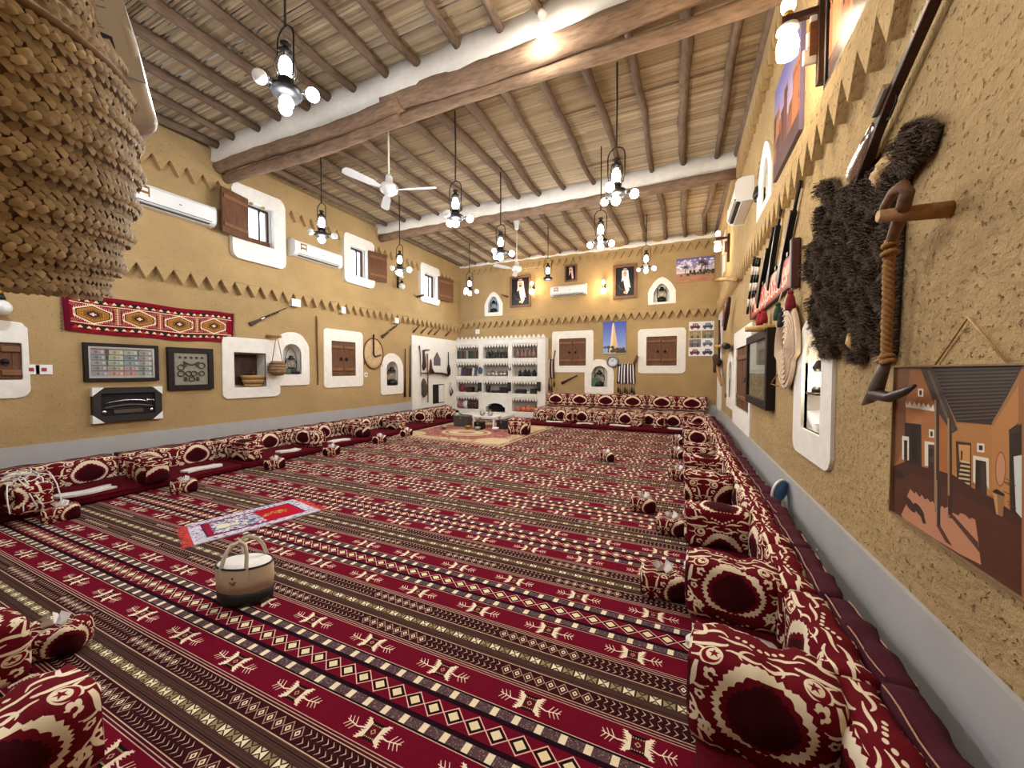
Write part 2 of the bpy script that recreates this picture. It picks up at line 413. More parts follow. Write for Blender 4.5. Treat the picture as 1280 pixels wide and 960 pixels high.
    def dia(y, s):
        for i in range(9):
            x = (i + .5) * LEN / 9
            for d in (-LEN, 0, LEN):
                for (a, b, col) in ((.058, .050, (226, 190, 170)), (.051, .043, (120, 22, 36)), (.047, .040, BLK), (.031, .027, (232, 214, 170))):
                    c.poly(pts([(-a, 0), (0, -b), (a, 0), (0, b)], x + d, y), col)
    at(PER / 2, dia)
    return c.noise(5, 3)
def damask_canvas():
    N = 512; c = Canvas(N, N, (96, 9, 22)); B = (226, 211, 182); D = (54, 4, 14)
    def ring(cx, cy, rx, ry, tip, teeth, amp, col, n=220, ph=0):
        p = []
        for k in range(n):
            t = 2 * PI * k / n; r = 1 + amp * (abs(math.sin(teeth * t / 2 + ph)) - .5)
            up = max(0, math.sin(t)) ** 10 * tip
            p.append((cx + rx * r * math.cos(t), cy + ry * (r * math.sin(t) + up)))
        c.poly(p, col)
    # leafy arabesque between the medallions, mirrored
    for g in (0, 1):
        m = (lambda x: x) if g == 0 else (lambda x: N - x)
        L_ = lambda P, w: c.line([(m(x), y) for x, y in P], w, B)
        L_(bez((0, 30), (60, 60), (90, 10), (60, 110)), [10 + 10 * math.sin(PI * k / 14) for k in range(15)])
        L_(bez((0, 130), (50, 120), (70, 190), (24, 230)), [6 + 12 * math.sin(PI * k / 14) for k in range(15)])
        L_(bez((0, 490), (60, 500), (130, 470), (150, 505)), [8 + 12 * math.sin(PI * k / 14) for k in range(15)])
        L_(bez((10, 250), (60, 300), (20, 350), (66, 400)), [5 + 14 * math.sin(PI * k / 14) for k in range(15)])
        L_(bez((0, 300), (34, 280), (70, 270), (90, 300)), [5 + 9 * math.sin(PI * k / 14) for k in range(15)])
        L_(bez((30, 60), (90, 40), (120, 90), (150, 40)), [5 + 13 * math.sin(PI * k / 14) for k in range(15)])
        L_(bez((120, 30), (170, 10), (190, 40), (230, 12)), [5 + 11 * math.sin(PI * k / 14) for k in range(15)])
        L_(bez((20, 430), (80, 420), (90, 470), (40, 480)), [5 + 10 * math.sin(PI * k / 14) for k in range(15)])
        for (x, y, r) in ((84, 140, 26), (40, 180, 18), (96, 350, 22), (60, 250, 16)):
            for k in range(5): c.disc(m(x + r * .7 * math.cos(k * 1.257)), y + r * .7 * math.sin(k * 1.257), r * .5, B)
            c.disc(m(x), y, r * .42, (96, 9, 22))
        # crescent and star rosette
        c.disc(m(96), 436, 40, B); c.disc(m(96), 436, 33, (112, 12, 24)); c.disc(m(104), 440, 26, B)
        st = []
        for k in range(10):
            r = 20 if k % 2 == 0 else 8; st.append((m(106) + r * math.sin(k * PI / 5), 440 + r * math.cos(k * PI / 5)))
        c.poly(st, (112, 12, 24))
    def jag(cx, cy, rx, ry, tip, amp, col, seed):
        rs = np.random.RandomState(seed); p = []; n = 80
        for k in range(n):
            t = 2 * PI * k / n; r = 1 + amp * ((k % 2) - .5) * rs.uniform(.5, 1.5); up = max(0, math.sin(t)) ** 5 * tip
            p.append((cx + rx * r * math.cos(t), cy + ry * (r * math.sin(t) * (1 - .12 * math.cos(4 * t)) + up)))
        c.poly(p, col)
    jag(256, 250, 178, 168, .34, .08, (96, 9, 22), 1)
    jag(256, 252, 154, 144, .50, .08, B, 2)
    ring(256, 248, 128, 119, .28, 24, .08, (96, 9, 22), ph=.4)
    ring(256, 244, 106, 100, .20, 26, .09, D)
    for g in (-1, 1):
        c.line(bez((256, 470), (256 + g * 40, 440), (256 + g * 70, 500), (256 + g * 110, 470)), [6 + 10 * math.sin(PI * k / 14) for k in range(15)], B)
        c.line(bez((256 + g * 20, 500), (256 + g * 60, 512), (256 + g * 80, 470), (256 + g * 60, 452)), [4 + 8 * math.sin(PI * k / 14) for k in range(15)], B)
        c.line(bez((256 + g * 150, 90), (256 + g * 190, 130), (256 + g * 150, 150), (256 + g * 200, 190)), [4 + 10 * math.sin(PI * k / 14) for k in range(15)], B)
    for k in range(7): c.disc(256 + (k - 3) * 24, 26 + 12 * abs(k - 3), 9, B)
    return c.noise(4, 2)
def kilim_canvas():
    W_, H_ = 880, 320; R_ = (122, 16, 34); G_ = (24, 44, 34); O_ = (176, 112, 52); c = Canvas(W_, H_, R_)
    c.rect(0, 0, 26, H_, (92, 12, 34)); c.rect(W_ - 14, 0, W_, H_, (92, 12, 34))
    for yy in (30, 250):
        c.rect(26, yy - 4, W_ - 14, yy + 40, (86, 14, 26))
        for k in range(22):
            x = 44 + k * 37.5; c.poly([(x - 18, yy + 36), (x + 18, yy + 36), (x, yy + 6)], G_) if k % 2 else c.poly([(x - 16, yy), (x + 16, yy), (x, yy + 30)], (150, 60, 44))
            for d in ((-5, 0), (5, 0), (0, 9)): c.disc(x + 18 + d[0], yy + 14 + d[1], 5.5, (228, 206, 170))
    for yy in (76, 240): c.rect(26, yy, W_ - 14, yy + 7, (232, 206, 170))
    for i in range(4):
        cx, cy = 120 + i * 208, 162
        def hexa(a, b, k, col): c.poly([(cx - a, cy - k), (cx, cy - b), (cx + a, cy - k), (cx + a, cy + k), (cx, cy + b), (cx - a, cy + k)], col)
        hexa(82, 82, 30, (232, 212, 176)); hexa(72, 71, 26, BLK); hexa(66, 64, 24, O_); hexa(40, 40, 16, (110, 84, 44)); hexa(26, 27, 10, (70, 30, 28))
        for k in range(-8, 9):
            x = cx + k * 9.6; y = 82 - abs(k) * 6.2
            for g in (-1, 1):
                c.line([(x, cy + g * y), (x, cy + g * (y + 10))], 3.4, (232, 212, 176)); c.line([(x, cy + g * (y - 30)), (x, cy + g * (y - 46))], 4, (110, 84, 44))
        for d in ((0, 0), (9, 0), (-9, 0), (0, 9), (0, -9)): c.rect(cx + d[0] - 5, cy + d[1] - 5, cx + d[0] + 5, cy + d[1] + 5, (236, 200, 180))
        for gx in (-1, 1):
            for gy in (-1, 1):
                x, y = cx + gx * 78, cy + gy * 62
                if 30 < x < W_ - 20:
                    for (a, col) in ((18, (196, 120, 110)), (13, (60, 26, 30)), (7, (170, 110, 90))): c.poly([(x - a, y), (x, y - a * .8), (x + a, y), (x, y + a * .8)], col)
                for q in range(3): c.line([(x - gx * 26 - 6, y + gy * 2 - 6), (x - gx * 26 + 6, y + gy * 2 + 6)], 3, (190, 70, 90)); c.line([(x - gx * 26 - 6, y + gy * 2 + 6), (x - gx * 26 + 6, y + gy * 2 - 6)], 3, (190, 70, 90))
        if i < 3:
            x = cx + 104; c.line([(x, 92), (x, 232)], 5, (224, 200, 150))
            for k in range(12): c.line([(x - 12, 96 + k * 12), (x, 100 + k * 12), (x + 12, 96 + k * 12)], 3.6, (214, 186, 140))
    return c.noise(5, 2)
def prayer_canvas():
    W_, H_ = 300, 480; c = Canvas(W_, H_, (196, 190, 204))
    for k in range(700): c.disc(RNG.uniform(0, W_), RNG.uniform(0, H_), RNG.uniform(2, 6), [(70, 74, 110), (226, 222, 232), (150, 60, 84), (104, 104, 140)][k % 4])
    c.rect(46, 46, W_ - 46, H_ - 46, (92, 30, 66)); c.rect(54, 54, W_ - 54, H_ - 54, (140, 20, 48)); c.rect(54, 240, W_ - 54, H_ - 54, (176, 14, 38))
    for k in range(900):
        y = RNG.uniform(80, 262); c.disc(RNG.uniform(62, W_ - 62), y, RNG.uniform(3, 8), [(80, 84, 120), (196, 196, 214), (128, 130, 160), (220, 214, 200)][k % 4])
    c.disc(150, 120, 34, (222, 214, 176), 26)
    for k in range(60): c.disc(150 + RNG.uniform(-90, 90), 250 + RNG.uniform(-16, 16), RNG.uniform(3, 7), [(90, 94, 130), (206, 204, 220)][k % 2])
    for k in range(40): c.disc(150 + RNG.randn() * 14, 350 + RNG.randn() * 18, 5, [(196, 160, 80), (150, 110, 60)][k % 2])
    for k in range(40): c.disc(150 + RNG.randn() * 12, 290 + RNG.randn() * 7, 4, [(206, 170, 90), (120, 80, 50)][k % 2])
    return c
def rug_canvas():
    W_, H_ = 420, 420; c = Canvas(W_, H_, (178, 152, 122))
    c.rect(10, 10, W_ - 10, H_ - 10, (120, 70, 60)); c.rect(16, 16, W_ - 16, H_ - 16, (190, 164, 132))
    c.rect(52, 52, W_ - 52, H_ - 52, (150, 110, 90)); c.rect(60, 60, W_ - 60, H_ - 60, (150, 92, 84))
    for k in range(1500):
        x, y = RNG.uniform(18, W_ - 18), RNG.uniform(18, H_ - 18); inn = 60 < x < W_ - 60 and 60 < y < H_ - 60
        c.disc(x, y, RNG.uniform(1.5, 4.5), ([(190, 140, 124), (120, 66, 66), (170, 116, 100)] if inn else [(150, 108, 88), (206, 184, 150), (120, 84, 74)])[k % 3])
    for (x, y) in ((62, 62), (358, 62), (62, 358), (358, 358)): c.disc(x, y, 50, (196, 172, 138), 50)
    c.disc(210, 165, 86, (196, 176, 140), 66); c.disc(210, 165, 74, (146, 110, 90), 55); c.disc(210, 165, 62, (198, 178, 142), 45); c.disc(210, 165, 30, (160, 120, 96), 22)
    return c
def courtyard_canvas():
    """painted courtyard; shapes were measured on the wall, cs/cz give the painting's centre and cw/ch its size"""
    W_, H_ = 900, 808; cs, cz, cw, ch = -1.98, 1.275, .784, .684; c = Canvas(W_, H_, (150, 98, 58))
    def Q(u, v): s, z = wp('right', u, v); return ((s - cs) / cw + .5) * W_, ((z - cz) / ch + .5) * H_
    A = lambda pts: [Q(1060 + x / 4.8, 440 + y / 4.8) for x, y in pts]; B_ = lambda pts: [Q(1100 + x / 6, 600 + y / 6) for x, y in pts]
    P = lambda pts, col: c.poly(A(pts), col); PB = lambda pts, col: c.poly(B_(pts), col); Ln = lambda pts, w, col: c.line(A(pts), w, col)
    P([(290, 90), (405, 90), (372, 300), (368, 560), (300, 690)], (120, 76, 48)); P([(400, 90), (640, 90), (560, 340), (372, 300)], (150, 94, 54))
    P([(372, 290), (560, 330), (560, 470), (372, 430)], (168, 108, 62)); P([(375, 345), (470, 362), (470, 450), (375, 425)], (176, 116, 66))
    P([(460, 420), (640, 450), (640, 730), (460, 700)], (166, 108, 62)); P([(640, 430), (900, 440), (900, 900), (640, 760)], (168, 116, 64))
    P([(575, 360), (640, 400), (640, 720), (575, 720)], (160, 100, 50))
    P([(370, 300), (382, 320), (395, 296), (408, 322), (424, 298), (438, 326), (452, 302), (464, 330), (480, 306), (494, 334), (508, 310), (522, 338), (540, 314), (545, 358), (370, 332)], (226, 216, 202))
    P([(445, 220), (478, 222), (478, 270), (445, 268)], (216, 206, 190)); P([(454, 232), (468, 233), (468, 260), (454, 259)], (34, 26, 24))
    P([(365, 425), (465, 436), (468, 690), (365, 670)], (40, 30, 28)); P([(405, 440), (440, 444), (440, 650), (405, 650)], (22, 18, 18))
    P([(348, 504), (390, 510), (390, 652), (348, 646)], (216, 208, 192)); P([(360, 530), (380, 532), (380, 650), (360, 648)], (36, 28, 26))
    P([(512, 464), (545, 468), (545, 518), (512, 514)], (216, 206, 190)); P([(521, 478), (535, 480), (535, 508), (521, 506)], (34, 26, 24))
    P([(486, 536), (548, 544), (548, 690), (486, 684)], (216, 208, 192)); P([(508, 556), (548, 560), (548, 744), (508, 730)], (70, 60, 46)); P([(514, 580), (542, 584), (542, 634), (514, 630)], (50, 42, 34)); P([(514, 660), (542, 664), (542, 726), (514, 720)], (50, 42, 34))
    P([(520, 80), (1080, 60), (1080, 100), (900, 440), (680, 420)], (50, 41, 38))
    for k in range(15):
        t = k / 14; y0 = 110 + 300 * t; Ln([(540 + 140 * t, y0), (1070 - 160 * t, y0 - 14)], 5, (82, 70, 62)); Ln([(545 + 140 * t, y0 + 9), (1066 - 160 * t, y0 - 4)], 4, (28, 22, 22))
    P([(460, 100), (540, 100), (690, 470), (655, 490), (560, 350)], (70, 58, 50)); P([(500, 110), (520, 110), (660, 470), (648, 476)], (98, 84, 72))
    P([(895, 440), (1060, 170), (1060, 420), (1005, 480), (1000, 960), (900, 900)], (176, 122, 70)); P([(895, 430), (1060, 150), (1060, 200), (900, 450)], (150, 104, 62))
    P([(676, 536), (770, 548), (772, 830), (685, 800)], (66, 44, 34)); P([(692, 556), (764, 562), (764, 700), (700, 660)], (192, 142, 84)); P([(708, 590), (720, 600), (716, 650), (706, 650)], (70, 44, 36))
    for k in range(7):
        y = 652 + k * 25; P([(712 - k * 4, y), (762, y + 10), (764, y + 22), (706 - k * 4, y + 12)], (198, 172, 130)); P([(706 - k * 4, y + 12), (764, y + 22), (764, y + 34), (704 - k * 4, y + 24)], (50, 36, 30))
    P([(806, 548), (852, 552), (852, 606), (806, 602)], (214, 206, 190)); P([(818, 562), (840, 564), (840, 592), (818, 590)], (34, 26, 24))
    P([(782, 622), (878, 640), (880, 830), (866, 800), (862, 660), (798, 648), (796, 790), (782, 780)], (216, 206, 190)); P([(798, 648), (862, 660), (866, 860), (796, 840)], (40, 32, 28)); P([(826, 664), (858, 668), (860, 860), (828, 850)], (62, 48, 40))
    x, y = A([(950, 705)])[0]; c.disc(x, y, 25, (140, 78, 50), 66); c.disc(x, y, 21, (190, 138, 100), 60)
    P([(1002, 480), (1080, 430), (1080, 1100), (1010, 960)], (44, 36, 28)); P([(1030, 630), (1080, 620), (1080, 1000), (1044, 960)], (200, 204, 198)); P([(1000, 470), (1060, 430), (1062, 480), (1004, 498)], (60, 44, 34))
    P([(290, 690), (365, 660), (470, 690), (560, 710), (660, 740), (800, 830), (905, 880), (1080, 1000), (1080, 1900), (290, 1300)], (66, 36, 28))
    P([(300, 780), (420, 730), (560, 790), (700, 850), (1080, 1060), (1080, 1500), (300, 1200)], (80, 44, 32))
    x, y = A([(335, 735)])[0]; c.disc(x, y, 40, (38, 30, 30), 22)
    for k in range(70): x = RNG.uniform(300, 1000); y = RNG.uniform(760, 1400); Ln([(x, y), (x + 50, y + 24)], 2.5, (92, 52, 38) if k % 2 else (54, 28, 24))
    PB([(190, 262), (222, 195), (235, 120), (258, 68), (290, 105), (300, 90), (330, 130), (345, 112), (370, 150), (392, 140), (410, 170), (430, 160), (450, 200), (485, 215), (500, 195), (520, 215), (540, 205), (585, 250), (625, 270), (640, 250), (680, 265), (715, 300), (725, 285), (755, 300), (775, 440), (800, 640), (640, 560), (440, 440), (200, 285)], (186, 130, 100))
    for (cx, cy, rx, ry) in ((255, 185, 34, 62), (325, 230, 30, 56)): PB([(cx + rx * math.cos(t) + .5 * ry * math.sin(t), cy + ry * math.sin(t) + .3 * rx * math.cos(t)) for t in [q * PI / 8 for q in range(16)]], (58, 42, 38))
    PB([(335, 270), (360, 262), (380, 330), (355, 330)], (66, 44, 38))
    for pts, w0 in (([(545, 290), (575, 290), (575, 960), (545, 960)], 0), ([(625, 400), (652, 402), (655, 1000), (628, 1000)], 1)):
        P(pts, (54, 42, 38)); a, b = pts[0], pts[3]; P([a, (a[0] + 12, a[1]), (b[0] + 12, b[1]), b], (150, 122, 92))
    PB([(450, 0), (488, 0), (488, 345), (456, 345)], (54, 42, 38)); PB([(450, 0), (464, 0), (464, 345), (456, 345)], (146, 118, 88)); PB([(545, 120), (582, 120), (580, 265), (548, 265)], (54, 42, 38))
    PB([(456, 340), (488, 345), (580, 500), (530, 470)], (84, 54, 44)); PB([(548, 255), (582, 260), (775, 470), (790, 550)], (84, 54, 44))
    PB([(886, 90), (980, 125), (965, 280), (915, 260)], (150, 106, 66)); PB([(886, 85), (920, 70), (980, 110), (975, 128), (895, 98)], (40, 30, 28)); PB([(892, 100), (920, 110), (930, 265), (915, 255)], (190, 146, 100))
    return c.noise(4, 3)
def sky_grad(c, w, h, top, bot, y0=0):
    for k in range(20):
        t = k / 19; c.rect(0, y0 + (h - y0) * k / 20, w, y0 + (h - y0) * (k + 1) / 20 + 1, tuple(b + (a - b) * t for a, b in zip(top, bot)))
def tower_canvas():
    c = Canvas(170, 240, (120, 140, 200)); sky_grad(c, 170, 240, (72, 84, 168), (150, 176, 220))
    c.poly([(50, 20), (70, 220), (84, 220), (116, 20)], (214, 178, 140)); c.poly([(50, 20), (70, 220), (76, 220), (76, 20)], (232, 208, 176)); c.poly([(70, 220), (84, 220), (77, 234)], (224, 196, 160))
    for k in range(8): x = 14 + (k * 29) % 60; c.line([(x, 0), (x + 2, 44)], 3, (70, 60, 50)); [c.line([(x + 2, 44), (x + 2 + 14 * math.cos(q), 46 + 12 * math.sin(q))], 3, (58, 60, 44)) for q in np.linspace(-.4, 3.5, 7)]
    for k in range(60): c.disc(RNG.uniform(60, 160), RNG.uniform(6, 40), RNG.uniform(4, 9), [(66, 58, 50), (110, 80, 60), (54, 56, 40)][k % 3])
    c.rect(0, 0, 170, 8, (196, 180, 160)); c.rect(100, 4, 170, 22, (60, 62, 48)); return c
def cars_canvas():
    c = Canvas(180, 240, (226, 226, 228))
    cols = [(104, 34, 44), (74, 76, 84), (160, 140, 84), (128, 116, 84), (96, 96, 92), (100, 112, 120), (110, 34, 46), (62, 62, 66)]
    bgs = [(214, 214, 218), (210, 212, 218), (150, 128, 84), (134, 118, 84), (120, 116, 108), (222, 222, 226), (226, 226, 230), (228, 228, 230)]
    for i in range(8):
        x, y = (i % 2) * 90, 180 - (i // 2) * 60; c.rect(x + 2, y + 2, x + 88, y + 58, bgs[i]); k = cols[i]
        c.rect(x + 10, y + 16, x + 80, y + 33, k); c.poly([(x + 24, y + 32), (x + 30, y + 48), (x + 62, y + 48), (x + 70, y + 32)], k); c.poly([(x + 30, y + 33), (x + 34, y + 44), (x + 58, y + 44), (x + 62, y + 33)], (150, 160, 168))
        c.line([(x + 46, y + 32), (x + 46, y + 46)], 3, k)
        for q in (24, 66): c.disc(x + q, y + 15, 8, (24, 24, 26)); c.disc(x + q, y + 15, 3.6, (130, 130, 130))
    return c
def desert_canvas(dusk=False):
    c = Canvas(280, 150, (150, 110, 90)); sky_grad(c, 280, 150, (92, 88, 150), (222, 206, 206), 54)
    for k in range(70): c.disc(RNG.uniform(0, 280), RNG.uniform(80, 138), RNG.uniform(6, 20), [(226, 222, 228), (200, 196, 210), (130, 120, 170)][k % 3], RNG.uniform(3, 8))
    c.rect(0, 0, 280, 56, (168, 118, 88))
    for k in range(50): x = RNG.uniform(0, 280); c.line([(x, RNG.uniform(0, 52)), (x + 40, RNG.uniform(0, 52))], 3, [(182, 132, 100), (150, 102, 76)][k % 2])
    for (x, s) in ((66, 1), (186, 1.5), (210, 1.2)):
        c.line([(x, 50), (x + 3, 50 + 44 * s)], 5 * s, (70, 54, 44))
        for q in np.linspace(-.6, 3.7, 11): c.line([(x + 3, 50 + 44 * s), (x + 3 + 24 * s * math.cos(q), 50 + 44 * s + 18 * s * math.sin(q) - 5)], [6, 2], (56, 52, 44))
    for k in range(60): c.disc(RNG.uniform(80, 280), RNG.uniform(44, 66), RNG.uniform(4, 9), [(60, 60, 56), (84, 76, 66), (44, 46, 42)][k % 3])
    for k in range(7): c.rect(30 + k * 6, 38, 34 + k * 6, 48, (50, 40, 36)) if k < 3 else None
    return c
def portrait_canvas(w, h, scarf, check, beard, robe=True):
    c = Canvas(w, h, (18, 18, 24)); X = lambda q: q * w; Y = lambda q: q * h
    if robe:
        c.poly([(X(.1), 0), (X(.08), Y(.42)), (X(.22), Y(.58)), (X(.5), Y(.66)), (X(.78), Y(.58)), (X(.86), Y(.4)), (X(.84), 0)], (22, 22, 28))
        c.poly([(X(.40), Y(.62)), (X(.62), Y(.62)), (X(.74), Y(.2)), (X(.6), Y(.04)), (X(.5), Y(.3))], (232, 230, 226)); c.line([(X(.36), Y(.6)), (X(.56), Y(.12))], w * .012, (190, 160, 90)); c.line([(X(.12), Y(.4)), (X(.3), Y(.22)), (X(.55), Y(.2))], w * .01, (170, 144, 84))
        c.disc(X(.52), Y(.12), X(.1), (206, 160, 130), Y(.045))
    c.poly([(X(.34), Y(.66)), (X(.33), Y(.86)), (X(.42), Y(.95)), (X(.58), Y(.95)), (X(.68), Y(.86)), (X(.72), Y(.6)), (X(.82), Y(.26 if robe else .1)), (X(.62), Y(.34 if robe else .06)), (X(.52), Y(.62)), (X(.3), Y(.5 if robe else .3))], scarf)
    if check:
        for i in range(14):
            for j in range(16):
                x, y = X(.3 + i * .036), Y(.3 + j * .04)
                if (i + j) % 2 == 0: c.disc(x, y, w * .009, (198, 90, 96)) if (.33 < x / w < .80 and (y / h > .62 or x / w > .55)) else None
    c.disc(X(.5), Y(.765), X(.105), (206, 158, 128), Y(.095)); c.rect(X(.34), Y(.885), X(.67), Y(.905), (18, 16, 18)); c.rect(X(.35), Y(.915), X(.66), Y(.93), (18, 16, 18))
    if beard: c.poly([(X(.40), Y(.76)), (X(.42), Y(.69)), (X(.5), Y(.655)), (X(.58), Y(.69)), (X(.60), Y(.76)), (X(.55), Y(.72)), (X(.45), Y(.72))], (40, 28, 26)); c.rect(X(.45), Y(.725), X(.55), Y(.735), (40, 28, 26))
    else: c.rect(X(.45), Y(.725), X(.55), Y(.735), (150, 136, 126)); c.disc(X(.5), Y(.685), X(.04), (150, 136, 126), Y(.016))
    for q in (.455, .545): c.disc(X(q), Y(.785), X(.017), (36, 26, 24), Y(.009)); c.line([(X(q - .03), Y(.803)), (X(q + .03), Y(.803))], w * .012, (50, 36, 30))
    c.poly([(X(.49), Y(.79)), (X(.51), Y(.79)), (X(.525), Y(.745)), (X(.475), Y(.745))], (186, 134, 106)); c.line([(X(.47), Y(.708)), (X(.53), Y(.708))], w * .01, (150, 80, 74)); return c
def notes_canvas():
    c = Canvas(440, 210, (196, 198, 196)); c.rect(14, 14, 426, 196, (92, 92, 88))
    cols = [(176, 166, 182), (158, 168, 172), (170, 170, 172), (164, 160, 166), (166, 172, 178), (196, 196, 172), (196, 198, 170), (176, 188, 168), (182, 168, 152), (206, 164, 152), (176, 190, 186), (136, 160, 168), (150, 170, 178), (190, 160, 164), (204, 156, 158), (158, 164, 160), (168, 160, 160), (176, 180, 180), (150, 160, 156), (164, 172, 172)]
    for q, (x, w) in enumerate(((18, 84), (130, 92), (226, 92), (330, 92))):
        for k in range(5):
            y = 158 - k * 36; g = k * 4 if q in (0, 2) else 0; l = x - (k * 4 if q in (1, 3) else 0); r = x + w + g; cc = cols[q * 5 + k]
            c.rect(l, y, r, y + 31, cc); c.rect(l + 3, y + 3, r - 3, y + 28, tuple(int(v * 1.09) for v in cc)); c.disc((l + r) / 2 - 10, y + 15, 11, tuple(int(v * .8) for v in cc)); c.disc(r - 16, y + 16, 7, (228, 228, 222))
            for m in range(3): c.line([(l + 8, y + 8 + m * 7), (l + 26, y + 8 + m * 7)], 2, tuple(int(v * .66) for v in cc)); c.line([(r - 40, y + 7 + m * 6), (r - 24, y + 7 + m * 6)], 1.6, tuple(int(v * .7) for v in cc))
    return c
def village_canvas(w, h, warm):
    c = Canvas(w, h, (120, 100, 120)); sky_grad(c, w, h, (110, 110, 170), (190, 170, 190) if not warm else (200, 160, 140), h * .4)
    for k in range(16):
        x = RNG.uniform(-20, w); ww = RNG.uniform(20, 60); hh = RNG.uniform(.3, .75) * h; c.rect(x, 0, x + ww, hh, [(150, 96, 70), (120, 76, 66), (176, 116, 84), (96, 66, 66)][k % 4])
        for q in range(3): c.rect(x + 6 + q * 12, hh - 24, x + 11 + q * 12, hh - 12, (50, 36, 36))
    c.rect(0, 0, w, h * .18, (92, 70, 70)); return c.noise(5, 3)
def interior_canvas():
    c = Canvas(220, 240, (150, 158, 140)); c.rect(0, 120, 220, 240, (172, 178, 160)); c.rect(110, 60, 200, 200, (118, 124, 108)); c.rect(122, 90, 190, 190, (136, 144, 128))
    for k in range(260): c.disc(RNG.uniform(10, 210), RNG.uniform(5, 110), RNG.uniform(2, 8), [(104, 108, 92), (160, 164, 146), (128, 130, 112), (86, 88, 76)][k % 4])
    c.rect(0, 112, 220, 118, (100, 104, 90)); return c
def sign_canvas():
    c = Canvas(400, 120, (176, 52, 44)); c.rect(0, 0, 400, 8, (70, 20, 22)); c.rect(0, 112, 400, 120, (70, 20, 22)); c.rect(0, 0, 10, 120, (70, 20, 22))
    for k in range(40): c.disc(RNG.uniform(10, 390), RNG.uniform(60, 110), RNG.uniform(6, 18), (214, 150, 124))
    x = 24
    for k in range(15):
        x += 22; h = [70, 44, 60, 84, 40, 74][k % 6]; c.line(bez((x, 22), (x + 12, 30 + h * .4), (x - 14, 24 + h * .7), (x + 5, 22 + h)), [5, 7, 8, 8, 7, 7, 6, 6, 6, 5, 5, 5, 4, 4, 4], (238, 214, 190))
        if k % 2: c.line(bez((x - 8, 30), (x + 2, 14), (x + 12, 20), (x + 14, 40)), 5, (238, 214, 190))
        else: c.disc(x + 8, 88, 4, (238, 214, 190))
    return c
def stripes_canvas(seq, w=160, h=160):
    c = Canvas(w, h, (230, 226, 220)); x = 0
    tot = sum(q for q, _ in seq)
    for q, col in seq: c.rect(x * w / tot, 0, (x + q) * w / tot, h, col); x += q
    return c.noise(6, 2)
def pack_canvas():
    c = Canvas(200, 420, (216, 220, 236)); c.line([(40, 420), (40, 60), (60, 40), (150, 40)], 6, (44, 52, 118)); c.line([(34, 420), (34, 100)], 3, (64, 72, 132))
    for x in (66, 106): c.rect(x, 74, x + 30, 112, (60, 62, 112))
    for k in range(5): c.line([(64 + k * 4, 128 + k * 8), (118 - k * 6, 128 + k * 8)], 3, (124, 126, 160))
    for k in range(9): c.line(bez((90, 190 + k * 22), (110, 214 + k * 22), (96, 180 + k * 22), (140, 200 + k * 22)), 4, (140, 142, 158))
    return c
def clock_canvas():
    c = Canvas(128, 128, (206, 212, 216)); 
    for k in range(12): a = k * PI / 6; c.line([(64 + 44 * math.sin(a), 64 + 44 * math.cos(a)), (64 + 54 * math.sin(a), 64 + 54 * math.cos(a))], 4, (60, 66, 72))
    c.line([(64, 64), (44, 84)], 5, (40, 44, 50)); c.line([(64, 64), (78, 102)], 4, (40, 44, 50)); return c
def plate_canvas():
    c = Canvas(128, 128, (224, 228, 232)); c.disc(64, 64, 52, (52, 92, 158)); c.disc(64, 64, 44, (64, 104, 168)); 
    for k in range(8): c.line([(64, 64), (64 + 40 * math.cos(k * PI / 4), 64 + 40 * math.sin(k * PI / 4))], 3, (90, 130, 190))
    return c

# ------------------------------------------------------------------ shared materials
M_ADOBE_L = adobe('adobe_plaster', (168, 142, 100), .35, 16); M_ADOBE_R = adobe('straw_adobe_plaster', (178, 151, 108), 1.0, 15)
M_LIME = plain('white_lime_plaster', (226, 222, 214), .9, 0, .06, 9, .25, spec=.2); M_GREY = plain('grey_plinth_paint', (168, 166, 166), .75, 0, .04, 6, .05)
M_POLE = wood('weathered_pole', (116, 95, 78), .5, 7, (6, 1, 6), .9, .5); M_LOG = wood('palm_log', (142, 116, 94), .5, 6, (1, 7, 7), .9, .7)
M_REED = by_island('reeds', [(180, 160, 130), (198, 177, 145), (140, 118, 94), (212, 192, 160), (162, 141, 113), (188, 167, 135)], .85, (3, 40, 40))
M_DOOR = wood('shutter_wood', (104, 68, 44), .5, 7, (9, 1, 3), .65, .4); M_DOOR2 = wood('shutter_batten', (124, 86, 58), .6, 7, (2, 9, 3), .65, .3)
M_DKWOOD = wood('dark_wood', (66, 40, 30), .5, 8, (6, 1, 1), .5, .2); M_BROWN = wood('brown_wood', (112, 72, 44), .6, 8, (1, 6, 1), .5, .2)
M_STICK = wood('peeled_stick', (166, 124, 82), .6, 8, (4, 4, 4), .7, .3); M_PALE = wood('pale_wood', (202, 166, 110), .7, 8, (4, 4, 4), .7, .2)
M_IRON = plain('dark_iron', (40, 38, 38), .45, .7, .2); M_BLACK = plain('black_metal', (22, 22, 24), .4, .5, .1); M_STEEL = plain('polished_steel', (190, 192, 194), .22, 1, .05)
M_SOOT_SHADE = plain('soot_shade_black', (14, 13, 13), .9, 0, .2); M_WHITE = plain('white_plastic', (228, 228, 226), .35, 0, .02, 5); M_CREAMP = plain('cream_plastic', (224, 216, 196), .4, 0, .03, 5)
M_DKPLASTIC = plain('dark_slot', (36, 36, 38), .5); M_BRASS = plain('brass', (168, 128, 60), .35, .9, .1); M_CHROME = plain('chrome', (210, 206, 200), .15, 1, .03)
M_GLASS = glassy('clear_glass'); M_CHIM = glassy('lamp_chimney_glass', (1, .97, .9), .2)
M_BULB = glow('lit_bulb', (1.0, .90, .74), 26.0); M_BULBC = glow('lit_bulb_cool', (.96, .97, 1.0), 26.0); M_GLOBE = glow('lit_globe', (1.0, .84, .58), 14.0)
